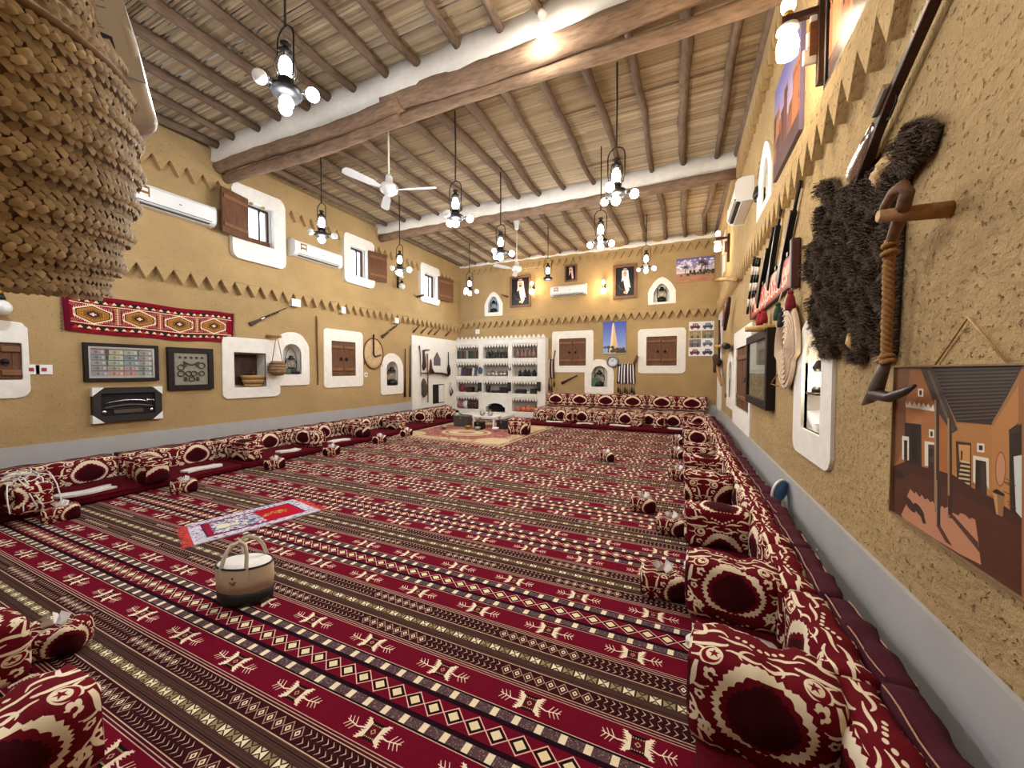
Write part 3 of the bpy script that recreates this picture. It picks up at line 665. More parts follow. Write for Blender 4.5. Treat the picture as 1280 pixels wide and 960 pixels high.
M_FROST = plain('frosted_bulb_off', (214, 214, 210), .3, 0, .02); M_CORD = plain('black_cord', (20, 19, 20), .7)
M_CLOTHW = plain('white_cloth', (222, 216, 208), .9, 0, .06, 12, .3); M_TISSUE = plain('tissue_paper', (240, 240, 240), .9, 0, .03, 20, .3)
M_WINE = plain('wine_top_band', (66, 22, 34), .9, 0, .1, 160, .3, spec=.15); M_PIPE = plain('cream_piping', (170, 128, 104), .8); M_REDCLOTH = plain('red_mattress_cloth', (84, 9, 22), .95, 0, .12, 60, .2, spec=.1)
M_DAMASK = printed('damask', damask_canvas(), .9, .12, .25, .0); M_CARPET = printed('carpet_weave', carpet_canvas(), 1.0, .05, .4, .0, 500)
M_PALM = by_island('palm_leaf_plait', [(200, 178, 144), (178, 156, 124), (216, 196, 162), (162, 140, 110), (192, 170, 136)], .6)
M_PALMDK = plain('palm_leaf_dark', (138, 110, 82), .85, 0, .2, 20); M_ROPE = plain('hemp_rope', (150, 108, 60), .9, 0, .25, 60, .4)

# ------------------------------------------------------------------ setting
def struct(name, mb, mat, label, M=None, parent=None, cat=None):
    o = obj(name, mb, mat, parent, M); tag(o, label, cat or name.split('_')[0], None, 'structure'); return o
floor = struct('floor', MB().box(((XL + XR) / 2, (YN + YB) / 2, -.06), (XR - XL + .8, YB - YN + .8, .12)), M_GREY, 'bare floor slab under the red carpet', cat='floor')
HOLES = {'left': [], 'right': [], 'back': [], 'near': []}; THROUGH = {k: [] for k in HOLES}
def wall_panel(w, s0, s1, z0, z1, holes, through):
    mb = MB()
    for (out, hs) in ((0.0, holes + through), (-.32, through)):
        S = sorted(set([s0, s1] + [q for h in hs for q in h[:2]])); Z = sorted(set([z0, z1] + [q for h in hs for q in h[2:]]))
        idx = {}
        def vi(a, b):
            if (a, b) not in idx: idx[(a, b)] = len(mb.v); mb.v.append((a, b, out))
            return idx[(a, b)]
        for i in range(len(S) - 1):
            for j in range(len(Z) - 1):
                cs, cz = (S[i] + S[i + 1]) / 2, (Z[j] + Z[j + 1]) / 2
                if any(h[0] < cs < h[1] and h[2] < cz < h[3] for h in hs): continue
                f = [vi(S[i], Z[j]), vi(S[i + 1], Z[j]), vi(S[i + 1], Z[j + 1]), vi(S[i], Z[j + 1])]
                mb.f.append(f if out == 0 else f[::-1]); mb.uv.append(None); mb.sm.append(False)
    return mb
SPAN = {'left': (YN, YB), 'right': (-YB, -YN), 'back': (XL, XR), 'near': (-XR, -XL)}
def tooth_mesh(wd, h, t): return mesh_of('tooth', MB().prism([(-wd / 2, 0), (0, -h), (wd / 2, 0)], 0, t), None)
TRIMN = [0]
def dentils(w, parent, z, pitch, h, t, mat, s0=None, s1=None, band=None, n_max=290):
    a, b = SPAN[w]; a = a if s0 is None else s0; b = b if s1 is None else s1
    me = tooth_mesh(pitch * .98, h, t); me.materials.append(mat); n = int((b - a) / pitch)
    for k in range(min(n, n_max)):
        o = bpy.data.objects.new('tooth', me); COL.objects.link(o); o.parent = parent
        o.matrix_local = Matrix.Translation((a + (k + .5) * pitch, z + RNG.uniform(-.008, .008), 0)) @ Matrix.Rotation(RNG.uniform(-.05, .05), 4, 'Z')
    if band: obj('ledge_band', MB().box(((a + b) / 2, z + band / 2 - .005, t / 2), (b - a, band, t)), mat, parent, bevel=.012)

NICHES = []
def niche(name, label, w, ob, ib, kind='rect', depth=.26, through=False, orad=.08, okind='rect', cat='niche', recess=None, jut=.022):
    so, zo, wo, ho = wrect(w, *ob); si, zi, wi, hi = wrect(w, *ib)
    root = thing(name, label, cat, wmat(w, so, zo), kind='structure')
    di, dz = si - so, zi - zo
    outer = rrect(wo, ho, orad) if okind == 'rect' else arch(wo, ho, okind, orad)
    inner = {'rect': lambda: rrect(wi, hi, .015, 2, (di, dz)), 'round': lambda: arch(wi, hi, 'round', c=(di, dz)), 'point': lambda: arch(wi, hi, 'point', c=(di, dz))}[kind]()
    outer = [(x + RNG.uniform(-.008, .008), y + RNG.uniform(-.008, .008)) for x, y in outer]
    obj('surround', MB().ring(outer, inner, -.02, jut), M_LIME, root, bevel=.008)
    n = len(inner); mb = MB(); d = .32 if through else depth
    vs = [(x, y, .0) for x, y in inner] + [(x, y, -d) for x, y in inner]
    fs = [((i + 1) % n, i, n + i, n + (i + 1) % n) for i in range(n)]
    if not through: fs.append(tuple(range(n, 2 * n)))
    obj('recess', mb.add(vs, fs), recess or M_LIME, root)
    if kind == 'rect': (THROUGH if through else HOLES)[w].append((si - wi / 2, si + wi / 2, zi - hi / 2, zi + hi / 2))
    else:                                     # stepped hole that hugs the arch from outside
        top_ = [(x - di, y - dz) for x, y in inner]; zs = [-hi / 2] + [hi * (.0 + .5 * k / 9) for k in range(10)]
        for a, b in zip(zs[:-1], zs[1:]):
            hw = max([abs(x) for x, y in top_ if y >= a - .08 * hi] or [0]); hw = max([abs(x) for x, y in top_ if a - .045 * hi <= y] or [hw])
            HOLES[w].append((si - hw, si + hw, zi + a, zi + b))
    return root, (di, dz, wi, hi), (wo, ho)
def shutter(root, di, dz, wi, hi, z=-.03, leaves=2):
    lw = wi / leaves
    for k in range(leaves):
        cx = di - wi / 2 + lw * (k + .5)
        lf = obj('shutter_leaf', MB().box((0, 0, 0), (lw - .006, hi - .01, .035)), M_DOOR, root, Matrix.Translation((cx, dz, z)), bevel=.004)
        for q in (-.15, .15): obj('plank', MB().box((q * lw * 1.9, 0, .019), (lw * .42, hi - .03, .012)), M_DOOR, lf, bevel=.003)
        for q in (-.31, .33): obj('batten', MB().box((0, q * hi, .034), (lw * .92, .075, .03)), M_DOOR2, lf, bevel=.012)
        mb = MB().lathe([(.0, .06), (.03, .055), (.035, .02)], 10, (0, 0, 0)).tube([(-.03, -.02, .05), (0, -.06, .07), (.03, -.02, .05)], .008, 6)
        obj('pull', mb, M_IRON, lf, Matrix.Translation(((.5 - k) * lw * .55 if leaves == 2 else lw * .25, 0, 0)))
# left wall, upper windows
WIN = [('window_1', (287, 240, 353, 330), (305, 258, 339, 307), -1, 'upper window nearest the camera on left wall, shutter open to its left'),
       ('window_2', (427, 297, 465, 357), (435, 310, 456, 346), 1, 'middle upper window on left wall beside second air conditioner, shutter open to its right'),
       ('window_3', (523, 332, 547, 380), (528, 343, 544, 372), 1, 'upper window on left wall nearest the back corner, shutter open to its right')]
for (nm, ob, ib, side, lb) in WIN:
    r, (di, dz, wi, hi), _ = niche(nm, lb, 'left', ob, ib, 'rect', through=True, orad=.14, cat='window', recess=M_LIME, jut=.095)
    fr = obj('window_frame', MB().ring(rrect(wi + .005, hi + .005, .005, 1, (di, dz)), rrect(wi - .08, hi - .08, .005, 1, (di, dz)), -.14, -.09), M_DKWOOD, r)
    obj('mullion', MB().box((di + wi * .17, dz, -.115), (.03, hi - .06, .03)), M_DKWOOD, fr)
    for (a, b) in ((-.5, .17), (.17, .5)): obj('pane', MB().box((di + wi * (a + b) / 2, dz, -.12), (wi * (b - a) - .05, hi - .07, .006)), M_GLASS, fr)
    if nm == 'window_1': obj('lower_board', MB().box((di, dz - hi * .42, -.07), (wi, hi * .2, .03)), M_DOOR, r)
    lf = obj('shutter_leaf', MB().box((side * wi * .5, 0, 0), (wi, hi * 1.02, .035)), M_DOOR, r, Matrix.Translation((di + side * wi * .5, dz, .125)) @ Matrix.Rotation(-side * .22, 4, 'Y'), bevel=.004)
    for q in (-.32, .32): obj('batten', MB().box((side * wi * .5, q * hi, .03), (wi * .92, .07, .025)), M_DOOR2, lf, bevel=.01)
# left wall, lower shutters and niches
r, g, _ = niche('window_4', 'wooden two leaf shutter in white surround between arched lamp niche and round hide', 'left', (404, 413, 453, 484), (414, 427, 444, 470), orad=.09, cat='window'); shutter(r, *g)
r, g, _ = niche('window_5', 'low wooden shutter in white surround at left edge beside the sockets', 'left', (-40, 400, 36, 499), (-30, 428, 27, 475), orad=.12, cat='window'); shutter(r, *g)
niche('trim_1', 'square white niche holding a palm basket on left wall under the kilim', 'left', (277, 423, 349, 497), (292, 441, 332, 484), orad=.1, jut=.026, depth=.3, recess=M_LIME)
niche('trim_2', 'arched white niche holding an oil lantern beside the square basket niche', 'left', (342, 415, 386, 482), (353, 430, 376, 468), 'round', okind='round', orad=.08)
niche('trim_3', 'arched white niche holding a dark lantern left of the wall poles', 'left', (475.5, 441.5, 503.5, 493), (483, 452, 497, 482), 'round', okind='round', orad=.08)
# white corner panel on the left wall whose two hollows are slabs coloured as shade
so, zo, wo, ho = wrect('left', 513, 420, 566, 516); zc = .92; hh = 2.0 * 1.0
panel = thing('trim_4', 'white plastered corner panel with hanging tools left of the bookcase', 'panel', wmat('left', so, 0), kind='structure')
mbp = MB(); top = wp('left', 530, 421)[1]; ps0, ps1 = wp('left', 513.5, 470)[0], YB
obj('plaster_panel', MB().box(((ps0 + ps1) / 2 - so, (top + .2) / 2, .03), (ps1 - ps0, top - .2, .06)), M_LIME, panel, bevel=.01)
def pnl(u, v): a = wp('left', u, v, .06); return a[0] - so, a[1]
x0, z0 = pnl(541, 505); x1, z1 = pnl(555, 480)
obj('niche_shade', MB().box(((x0 + x1) / 2, (z0 + z1) / 2, .055), (x1 - x0, z1 - z0, .014)), M_SOOT_SHADE, panel)
obj('niche_side', MB().box((x1 - .17, (z0 + z1) / 2, .058), (.3, z1 - z0 - .06, .014)), M_LIME, panel)
x0, z0 = pnl(542, 457); x1, z1 = pnl(550.5, 440); xm = (x0 + x1) / 2
obj('pointed_shade', MB().prism([(x0, z0), (x1, z0), (x1, (z0 + z1) / 2), (xm, z1), (x0, (z0 + z1) / 2)], .05, .064), plain('shade_grey', (96, 92, 90), .9), panel)
# back wall
r, g, _ = niche('window_6', 'wooden shutter in white surround beside the bookcase on back wall', 'back', (690, 413.5, 742, 465.5), (699, 423, 732.5, 457), orad=.09, cat='window'); shutter(r, *g)
r, g, _ = niche('window_7', 'wooden shutter in white surround near right corner of back wall', 'back', (797.5, 410.5, 857, 466.5), (808, 420.5, 846, 457), orad=.09, cat='window'); shutter(r, *g)
niche('trim_5', 'arched white niche with green box beside the wall clock', 'back', (731, 449, 767.5, 493), (739.5, 457.5, 759.5, 483.5), 'round', okind='round', orad=.08, jut=.032)
niche('trim_6', 'pointed white niche with small black lantern on upper back wall', 'back', (810, 346.5, 845, 380), (817, 354.5, 837, 377.5), 'point', okind='point', orad=.02)
niche('trim_7', 'pointed niche coloured with bluish daylight left of the large portrait on upper back wall', 'back', (606, 365, 628.5, 395), (610.5, 370.5, 624, 390.5), 'point', okind='point', orad=.04, recess=plain('daylight_blue_lime', (196, 212, 226), .85))  # bluish daylight is put into the recess colour
# right wall
r, g, _ = niche('window_8', 'narrow wooden shutter in tall white surround on right wall beyond the picture frame', 'right', (918, 411, 940, 540), (921, 433, 938, 514), orad=.06, cat='window'); shutter(r, *g, leaves=1)
niche('trim_8', 'tall white niche lit by a lamp on right wall below the animal skin', 'right', (996, 393, 1045, 578), (1006, 415, 1030.5, 541), 'round', okind='round', orad=.1, depth=.3)
niche('trim_9', 'slim arched white niche beyond the shutter on right wall', 'right', (909.5, 440, 918, 511), (911.5, 452, 916.5, 498), 'round', okind='round', orad=.08)
niche('trim_10', 'pointed white niche with black lantern above the ledge on right wall', 'right', (949, 178, 967, 268), (955, 197, 963, 248), 'point', okind='point', orad=.03)

PL = .62
WALLO = {}
for w, mat, lb in (('left', M_ADOBE_L, 'long ochre adobe wall on the left with niches and kilim'), ('right', M_ADOBE_R, 'rough straw flecked adobe wall close on the right'),
                   ('back', M_ADOBE_L, 'far ochre adobe wall with portraits and bookcase'), ('near', M_ADOBE_L, 'adobe wall behind the viewpoint')):
    a, b = SPAN[w]
    o = struct('wall_' + w, wall_panel(w, a, b, 0, 5.8, HOLES[w], THROUGH[w]), mat, lb, wmat(w, 0, 0), cat='wall'); WALLO[w] = o
    if w != 'near':
        zl = {'left': 3.26, 'back': 3.40, 'right': 3.40}[w]
        dentils(w, o, zl, .232, .215, {'back': .12, 'left': .10, 'right': .065}[w], mat, band={'left': .12, 'back': .12, 'right': .17}[w])
        zt = {'left': 5.02, 'back': 5.34, 'right': 5.30}[w]
        dentils(w, o, zt, .232, .215, .085, mat, band=.5)
for w in ('left', 'right', 'back'):
    a, b = SPAN[w]; zz = PL if w != 'left' else .64
    h8 = [h for h in HOLES[w]]
    struct('baseboard_' + w, MB().box(((a + b) / 2, zz / 2, .012), (b - a, zz, .024)), M_GREY, 'plain grey painted plinth along the foot of the %s wall' % w, wmat(w, 0, 0), cat='plinth')

# ------------------------------------------------------------------ ceiling: reed mats, poles, main beams
ceil = struct('ceiling', MB().box(((XL + XR) / 2, (YN + YB) / 2, ZC + .09), (XR - XL + .7, YB - YN + .7, .1)), M_LIME, 'reed ceiling carried on poles and log beams')
mb = MB(); y = YN
while y < YB:
    wdt = RNG.uniform(.018, .036); xs = [XL, XL + RNG.uniform(1.5, 3.5), XR - RNG.uniform(1.5, 3.5), XR]
    for i in range(3):
        dz = RNG.uniform(-.012, .008); dy = RNG.uniform(-.006, .006); a, b = xs[i] - .05, xs[i + 1] + .05; r = wdt / 2; t1, t2 = RNG.uniform(-.012, .012), RNG.uniform(-.012, .012)
        mb.add([(a, y - r + dy + t1, ZC + .012 + dz), (a, y + dy + t1, ZC - .012 + dz), (a, y + r + dy + t1, ZC + .012 + dz), (b, y - r + dy + t2, ZC + .012 + dz), (b, y + dy + t2, ZC - .012 + dz), (b, y + r + dy + t2, ZC + .012 + dz)],
               [(0, 3, 4, 1), (1, 4, 5, 2)])
    y += wdt * .93
o = obj('reed_matting', mb, M_REED, ceil); o['kind'] = 'stuff'
BEAM_Y = (0.05, 4.12, 8.12)
EDGES = (YN,) + BEAM_Y + (YB,)
for bay in range(4):
    ya, yb = EDGES[bay] + .05, EDGES[bay + 1] + .02; x = XR - .40
    while x > XL + .1:
        m = 9; r0 = RNG.uniform(.050, .070); px, pz = RNG.uniform(0, 6), RNG.uniform(0, 6); amp = RNG.uniform(.01, .045)
        pts = []; rs = []
        for k in range(m):
            t = k / (m - 1); pts.append((x + amp * math.sin(px + 5 * t) + .03 * RNG.randn() * .5, ya + (yb - ya) * t, ZC - .075 + .012 * math.sin(pz + 7 * t))); rs.append(r0 * (1 + .12 * RNG.randn() * .6) * (1.08 - .2 * t))
        obj('pole', MB().tube(pts, rs, 8), M_POLE, ceil)
        x -= RNG.uniform(.47, .62)
obj('pole', MB().tube([(XR - .07 + .012 * math.sin(k), YN + (YB - YN) * k / 12, ZC - .09) for k in range(13)], [.075 + .006 * math.sin(k * 2) for k in range(13)], 8), M_POLE, ceil)
def wavy_log(y, z, r, x0=XL + .02, x1=XR - .02, ph=0, amp=.05, n=22, droop=0):
    pts = [(x0 + (x1 - x0) * k / n, y + amp * .5 * math.sin(ph + 3 * k / n), z + amp * math.sin(ph + 5.1 * k / n) - droop * k / n) for k in range(n + 1)]
    return MB().tube(pts, [r * (1 + .05 * math.sin(ph * 3 + k * 1.9)) for k in range(n + 1)], 12)
def plaster_strip(y0, y1, z0, z1, ph):
    """hand-thrown plaster face with a wavy lower and upper edge"""
    mb = MB(); n = 60; vs = []
    for k in range(n + 1):
        x = XL + (XR - XL) * k / n; lo = z0 + .03 * math.sin(ph + 5.1 * k / n) + .012 * math.sin(k * 1.7); hi_ = z1 + .02 * math.sin(k * .9 + ph) + .014 * math.sin(k * 2.3); f = y0 + .02 * math.sin(k * .8)
        vs += [(x, f, lo), (x, f + .02, (lo + hi_) / 2), (x, f + .03, hi_), (x, y1, hi_), (x, y1, lo)]
    fs = []
    for k in range(n):
        for j in range(5): a = k * 5 + j; b = k * 5 + (j + 1) % 5; fs.append((a, b, b + 5, a + 5))
    return mb.add(vs, fs, smooth=True)
for bi, y in enumerate(BEAM_Y):
    B = thing('trim_%d' % (11 + bi), ['white plastered log beam behind the viewpoint', 'nearer ceiling beam, paired logs under a white plaster band', 'farther ceiling beam, one log under a broad white plaster band'][bi], 'beam', kind='structure')
    if bi == 2:
        obj('plaster_band', plaster_strip(y - .12, y + .16, 5.32, 5.66, 2.0), M_LIME, B)
        obj('log', wavy_log(y, 5.24, .10, ph=.5, amp=.03), M_LOG, B)
    else:
        obj('plaster_band', plaster_strip(y - .12, y + .16, 5.27, 5.66, 1.0), M_LIME, B)
        xm = -3.75
        obj('log', wavy_log(y + .0, 5.20, .10, XL + .02, xm + .3, .8, .045), M_LOG, B); obj('log', wavy_log(y - .01, 5.22, .125, xm, XR - .02, 2.2, .045), M_LOG, B)
        obj('log', wavy_log(y + .12, 5.06, .085, XL + .02, xm + .2, 1.6, .04), M_LOG, B); obj('log', wavy_log(y + .13, 5.06, .075, xm, XR - .02, .4, .04), M_LOG, B)
B = thing('trim_14', 'pale wall plate along the top of the back wall', 'beam', kind='structure')
obj('plaster_band', plaster_strip(YB - .12, YB, 5.42, 5.56, .3), M_LIME, B)

# ------------------------------------------------------------------ cushions
def cushion_mesh(name, w, t, h, mat, tile=(.6, .44), off=(.5, 0), bulge=.03, r=.05, n=(16, 5, 9), seed=1, sag=.0, wav=1.0):
    rs = np.random.RandomState(seed); nx, ny, nz = n; mb = MB(); ph = rs.uniform(0, 6, 6)
    def pt(a, b, c):
        p = [a * w / 2, b * t / 2, c * h / 2]; hs = (w / 2, t / 2, h / 2); rr = min(r, min(hs) * .95)
        q = [max(-H_ + rr, min(H_ - rr, x)) for x, H_ in zip(p, hs)]; d = [x - y for x, y in zip(p, q)]
        L_ = math.sqrt(sum(x * x for x in d)); p = [y + (x * rr / L_ if L_ > rr else x) for x, y in zip(d, q)]
        p[0] += a * bulge * .5 * (1 - b * b) * (1 - c * c); p[1] += b * bulge * (1 - a ** 4) * (1 - c * c); p[2] += c * bulge * .6 * (1 - a ** 4) * (1 - b * b)
        wv = .006 * wav * (math.sin(ph[0] + 7 * a + 2 * c) + math.sin(ph[1] + 5 * c - 3 * a) + math.sin(ph[2] + 11 * a))
        p[1] += b * wv; p[2] += max(0, c) * (wv - sag * (1 - a * a)); return (p[0], p[1], p[2] + h / 2)
    def grid(fn, nu, nv, uvf):
        vs = [fn(-1 + 2 * i / nu, -1 + 2 * j / nv) for j in range(nv + 1) for i in range(nu + 1)]; fs = []; us = []
        for j in range(nv):
            for i in range(nu):
                f = (j * (nu + 1) + i, j * (nu + 1) + i + 1, (j + 1) * (nu + 1) + i + 1, (j + 1) * (nu + 1) + i); fs.append(f); us.append([uvf(vs[k]) for k in f])
        mb.add(vs, fs, us, True)
    X = lambda q: q / tile[0] + off[0]; Z = lambda q: q / tile[1] + off[1]
    grid(lambda u, v: pt(u, -1, v), nx, nz, lambda p: (X(p[0]), Z(p[2]))); grid(lambda u, v: pt(-u, 1, v), nx, nz, lambda p: (X(-p[0]), Z(p[2])))
    grid(lambda u, v: pt(u, v, 1), nx, ny, lambda p: (X(p[0]), Z(h + p[1] + t / 2))); grid(lambda u, v: pt(-u, v, -1), nx, ny, lambda p: (X(p[0]), Z(p[1])))
    grid(lambda u, v: pt(1, u, v), ny, nz, lambda p: (X(p[1] + .2), Z(p[2]))); grid(lambda u, v: pt(-1, -u, v), ny, nz, lambda p: (X(-p[1] + .45), Z(p[2])))
    me = mesh_of(name, mb, mat)
    bm = bmesh.new(); bm.from_mesh(me); bmesh.ops.remove_doubles(bm, verts=bm.verts, dist=1e-4); bm.to_mesh(me); bm.free(); return me
ORD = 'first second third fourth fifth sixth seventh eighth ninth tenth eleventh twelfth thirteenth fourteenth fifteenth sixteenth seventeenth eighteenth nineteenth twentieth'.split()
# carpet
cb = MB(); x0, x1, y0, y1 = XL + .03, XR - .03, YN + .1, YB - .05
cb.add([(x0, y0, .012), (x1, y0, .012), (x1, y1, .012), (x0, y1, .012)], [(0, 1, 2, 3)], [[(x / LEN, (y - 1.897) / PER) for x, y in ((x0, y0), (x1, y0), (x1, y1), (x0, y1))]])
cb.add([(x0, y0, 0), (x1, y0, 0), (x1, y1, 0), (x0, y1, 0), (x0, y0, .012), (x1, y0, .012), (x1, y1, .012), (x0, y1, .012)], [(3, 2, 1, 0), (0, 1, 5, 4), (1, 2, 6, 5), (2, 3, 7, 6), (3, 0, 4, 7)])
tag(obj('carpet', cb, M_CARPET), 'wall to wall red striped carpet with cream stag lozenges', 'carpet')
def flat_rug(name, label, cat, pts, mat, z, th, nu=14, nv=14, fringe=None):
    """pts: corners counter-clockwise from the print's lower left"""
    P = [Vector((p[0], p[1], 0)) for p in pts]; mb = MB(); vs = []
    for j in range(nv + 1):
        for i in range(nu + 1):
            u, v = i / nu, j / nv; q = (P[0] * (1 - u) + P[1] * u) * (1 - v) + (P[3] * (1 - u) + P[2] * u) * v
            vs.append((q.x, q.y, z + th + .002 * math.sin(9 * u + 5 * v)))
    fs = [(j * (nu + 1) + i, j * (nu + 1) + i + 1, (j + 1) * (nu + 1) + i + 1, (j + 1) * (nu + 1) + i) for j in range(nv) for i in range(nu)]
    mb.add(vs, fs, [[((k % (nu + 1)) / nu, (k // (nu + 1)) / nv) for k in f] for f in fs], True)
    k = [(0, nu), (nu, (nv + 1) * (nu + 1) - 1), ((nv + 1) * (nu + 1) - 1, nv * (nu + 1)), (nv * (nu + 1), 0)]
    for a, b in k: pa, pb = vs[a], vs[b]; mb.add([pa, pb, (pb[0], pb[1], z), (pa[0], pa[1], z)], [(0, 1, 2, 3)], [[(.01, .01)] * 4])
    root = thing(name, label, cat)
    obj('pile', mb, mat, root)
    if fringe:
        for a, b, s in ((0, 1, -1), (3, 2, 1)):
            fb = MB(); d = (P[b] - P[a]); out = (P[3] - P[0]).normalized() * s
            for q in range(60):
                p = P[a] + d * (q + .5) / 60; e = p + out * (.075 + .012 * RNG.randn()) + d.normalized() * .012 * RNG.randn(); w = d.normalized() * .005
                fb.add([p - w + Vector((0, 0, z + .004)), p + w + Vector((0, 0, z + .004)), e + w + Vector((0, 0, z + .003)), e - w + Vector((0, 0, z + .003))], [(0, 1, 2, 3)])
            o = obj('fringe', fb, fringe, root); o['label'] = 'coral red fringe'
    return root
pr = [gnd(*p) for p in ((240, 650), (262, 679), (392, 634), (345, 630))]
flat_rug('prayer_rug', 'small red and lilac prayer rug with coral fringes behind the tote bag', 'rug', [(-4.62, 2.12), (-4.02, 1.90), (-3.72, 2.98), (-4.36, 3.10)], printed('prayer_rug_print', prayer_canvas(), .9, .1, .2), .0125, .008, fringe=plain('coral_fringe', (206, 62, 54), .9))
flat_rug('area_rug', 'beige and rose medallion rug before the fireplace corner', 'rug', [(-6.75, 7.22), (-3.42, 7.10), (-3.28, 10.25), (-6.75, 10.25)], printed('corner_rug_print', rug_canvas(), .95, .1, .2), .0125, .01)

# seat mattresses
def mattress(x, y, rz, ln, wd, label, group):
    t = thing('seat_mattress', label, 'mattress', loc=(x, y, .0125), rz=rz, group=group)
    me = cushion_mesh('cover', ln, wd, .11, M_REDCLOTH, bulge=.006, r=.03, n=(14, 6, 3), seed=int(abs(x * 10 + y * 7)) + 1)
    obj('cover', me, None, t)
    obj('piping', MB().tube([(-ln * .48, -wd / 2 - .002, .085), (ln * .48, -wd / 2 - .002, .085)], .006, 5), M_WINE, t); return t
RN = PI / 2
for k in range(6): mattress(.31, .95 + k * 1.86, -RN, 1.84, .46, 'red floor mattress on right side, %s from the camera' % ORD[k], 'right seat mattresses')
for k in range(6): mattress(-6.82, .95 + k * 1.86, RN, 1.84, .80, 'red floor mattress along left wall, %s from the camera' % ORD[k], 'left seat mattresses')
for k in range(3): mattress(-3.56 + k * 1.45, 10.62, 0, 1.43, .66, 'red floor mattress along the back tier, %s from the bookcase' % ORD[k], 'back seat mattresses')
# backrests
def backrest(name, L_, T, H_, tile, off, band, seed):
    t = thing(name, None, 'cushion')
    bf = .60 if band else 1.0
    me = cushion_mesh('cushion_body', L_ - .012, T * bf, H_, M_DAMASK, tile, off, .022, .035, (20, 4, 10), seed, wav=.7)
    obj('cushion_body', me, None, t, Matrix.Translation((0, -T * (1 - bf) / 2, 0)))
    if band:
        mb = cushion_mesh('top_band', L_ - .014, T * .385, H_ * 1.0, M_WINE, bulge=.006, r=.02, n=(14, 3, 5), seed=seed + 3, wav=.8); o = obj('top_band', mb, None, t, Matrix.Translation((0, T * .305, .012))); o['label'] = 'plain wine band'
        for yy in (.115, .47):
            pts = [(-L_ / 2 + .03 + (L_ - .06) * k / 10, T * yy, H_ * 1.0 + .012 + .006 * math.sin(k * 1.3 + seed) - (.012 if yy > .3 else 0)) for k in range(11)]
            o = obj('piping', MB().tube(pts, .0035, 5), M_PIPE, t); o['label'] = 'thin cream piping'
    return t
br = [backrest('backrest_cushion', .62, .27, .43, (.62, .47), (.5, .0), True, 11 + k) for k in range(3)]
yk = .90; k = 0
while yk < 10.7:
    src = br[k % 3]; M = TRS(.665 + RNG.uniform(-.012, .012), yk, .0125, -RN + RNG.uniform(-.05, .05)); lb = 'damask backrest with wine top band on right side, %s from the camera' % ORD[min(k, 19)]
    if k < 3: src.matrix_world = M; src['label'] = lb; src['group'] = 'right side backrests'
    else: dup(src, M, lb, 'right side backrests')
    yk += .602; k += 1
bl = backrest('backrest_cushion', 1.21, .24, .40, (.605, .44), (.0, .0), True, 31); bl2 = backrest('backrest_cushion', 1.21, .24, .40, (.605, .44), (.0, .0), True, 37)
yk = .75; k = 0
while yk < 11.2:
    src = (bl, bl2)[k % 2]; M = TRS(-7.36 + RNG.uniform(-.015, .015), yk, .0125, RN + RNG.uniform(-.03, .03)); lb = 'long damask backrest with two medallions on left side, %s from the camera' % ORD[k]
    if k < 2: src.matrix_world = M; src['label'] = lb; src['group'] = 'left side backrests'
    else: dup(src, M, lb, 'left side backrests')
    yk += 1.215; k += 1
# raised tier along the back wall
pl = thing('raised_bench', 'low raised bench tier along the back wall between the cushions', 'bench', loc=(-1.75, 11.78, .0125))
obj('bench_body', MB().box((0, 0, .17), (5.0, 1.0, .34)), M_LIME, pl); obj('bench_edge', MB().box((-2.0, -.47, .3655), (1.0, .10, .05)), M_PALE, pl, bevel=.008)
bb = backrest('backrest_cushion', 1.24, .2, .42, (.62, .46), (.0, .0), False, 41)
for k in range(4):
    M = TRS(-3.62 + k * 1.245, 11.13, .0125, RNG.uniform(-.02, .02)); lb = 'damask backrest of the lower back tier, %s from the bookcase' % ORD[k]
    if k == 0: bb.matrix_world = M; bb['label'] = lb; bb['group'] = 'lower tier backrests'
    else: dup(bb, M, lb, 'lower tier backrests')
bu = backrest('backrest_cushion', 1.62, .18, .42, (.81, .44), (.0, .0), False, 47)
for k in range(3):
    M = TRS(-3.40 + k * 1.64, 12.12, .45, RNG.uniform(-.01, .01)); lb = 'damask backrest of the upper back tier, %s from the bookcase' % ORD[k]
    if k == 0: bu.matrix_world = M; bu['label'] = lb; bu['group'] = 'upper tier backrests'
    else: dup(bu, M, lb, 'upper tier backrests')
ms = cushion_mesh('bench_mattress', 1.56, .78, .10, M_DAMASK, (.78, .5), (0, .3), .01, .03, (14, 6, 2), 5)
for k in range(3):
    o = obj('bench_mattress', ms, None, None, TRS(-3.40 + k * 1.62, 11.62, .353)); tag(o, 'thin damask mattress on the raised bench, %s from the bookcase' % ORD[k], 'mattress', 'bench mattresses')
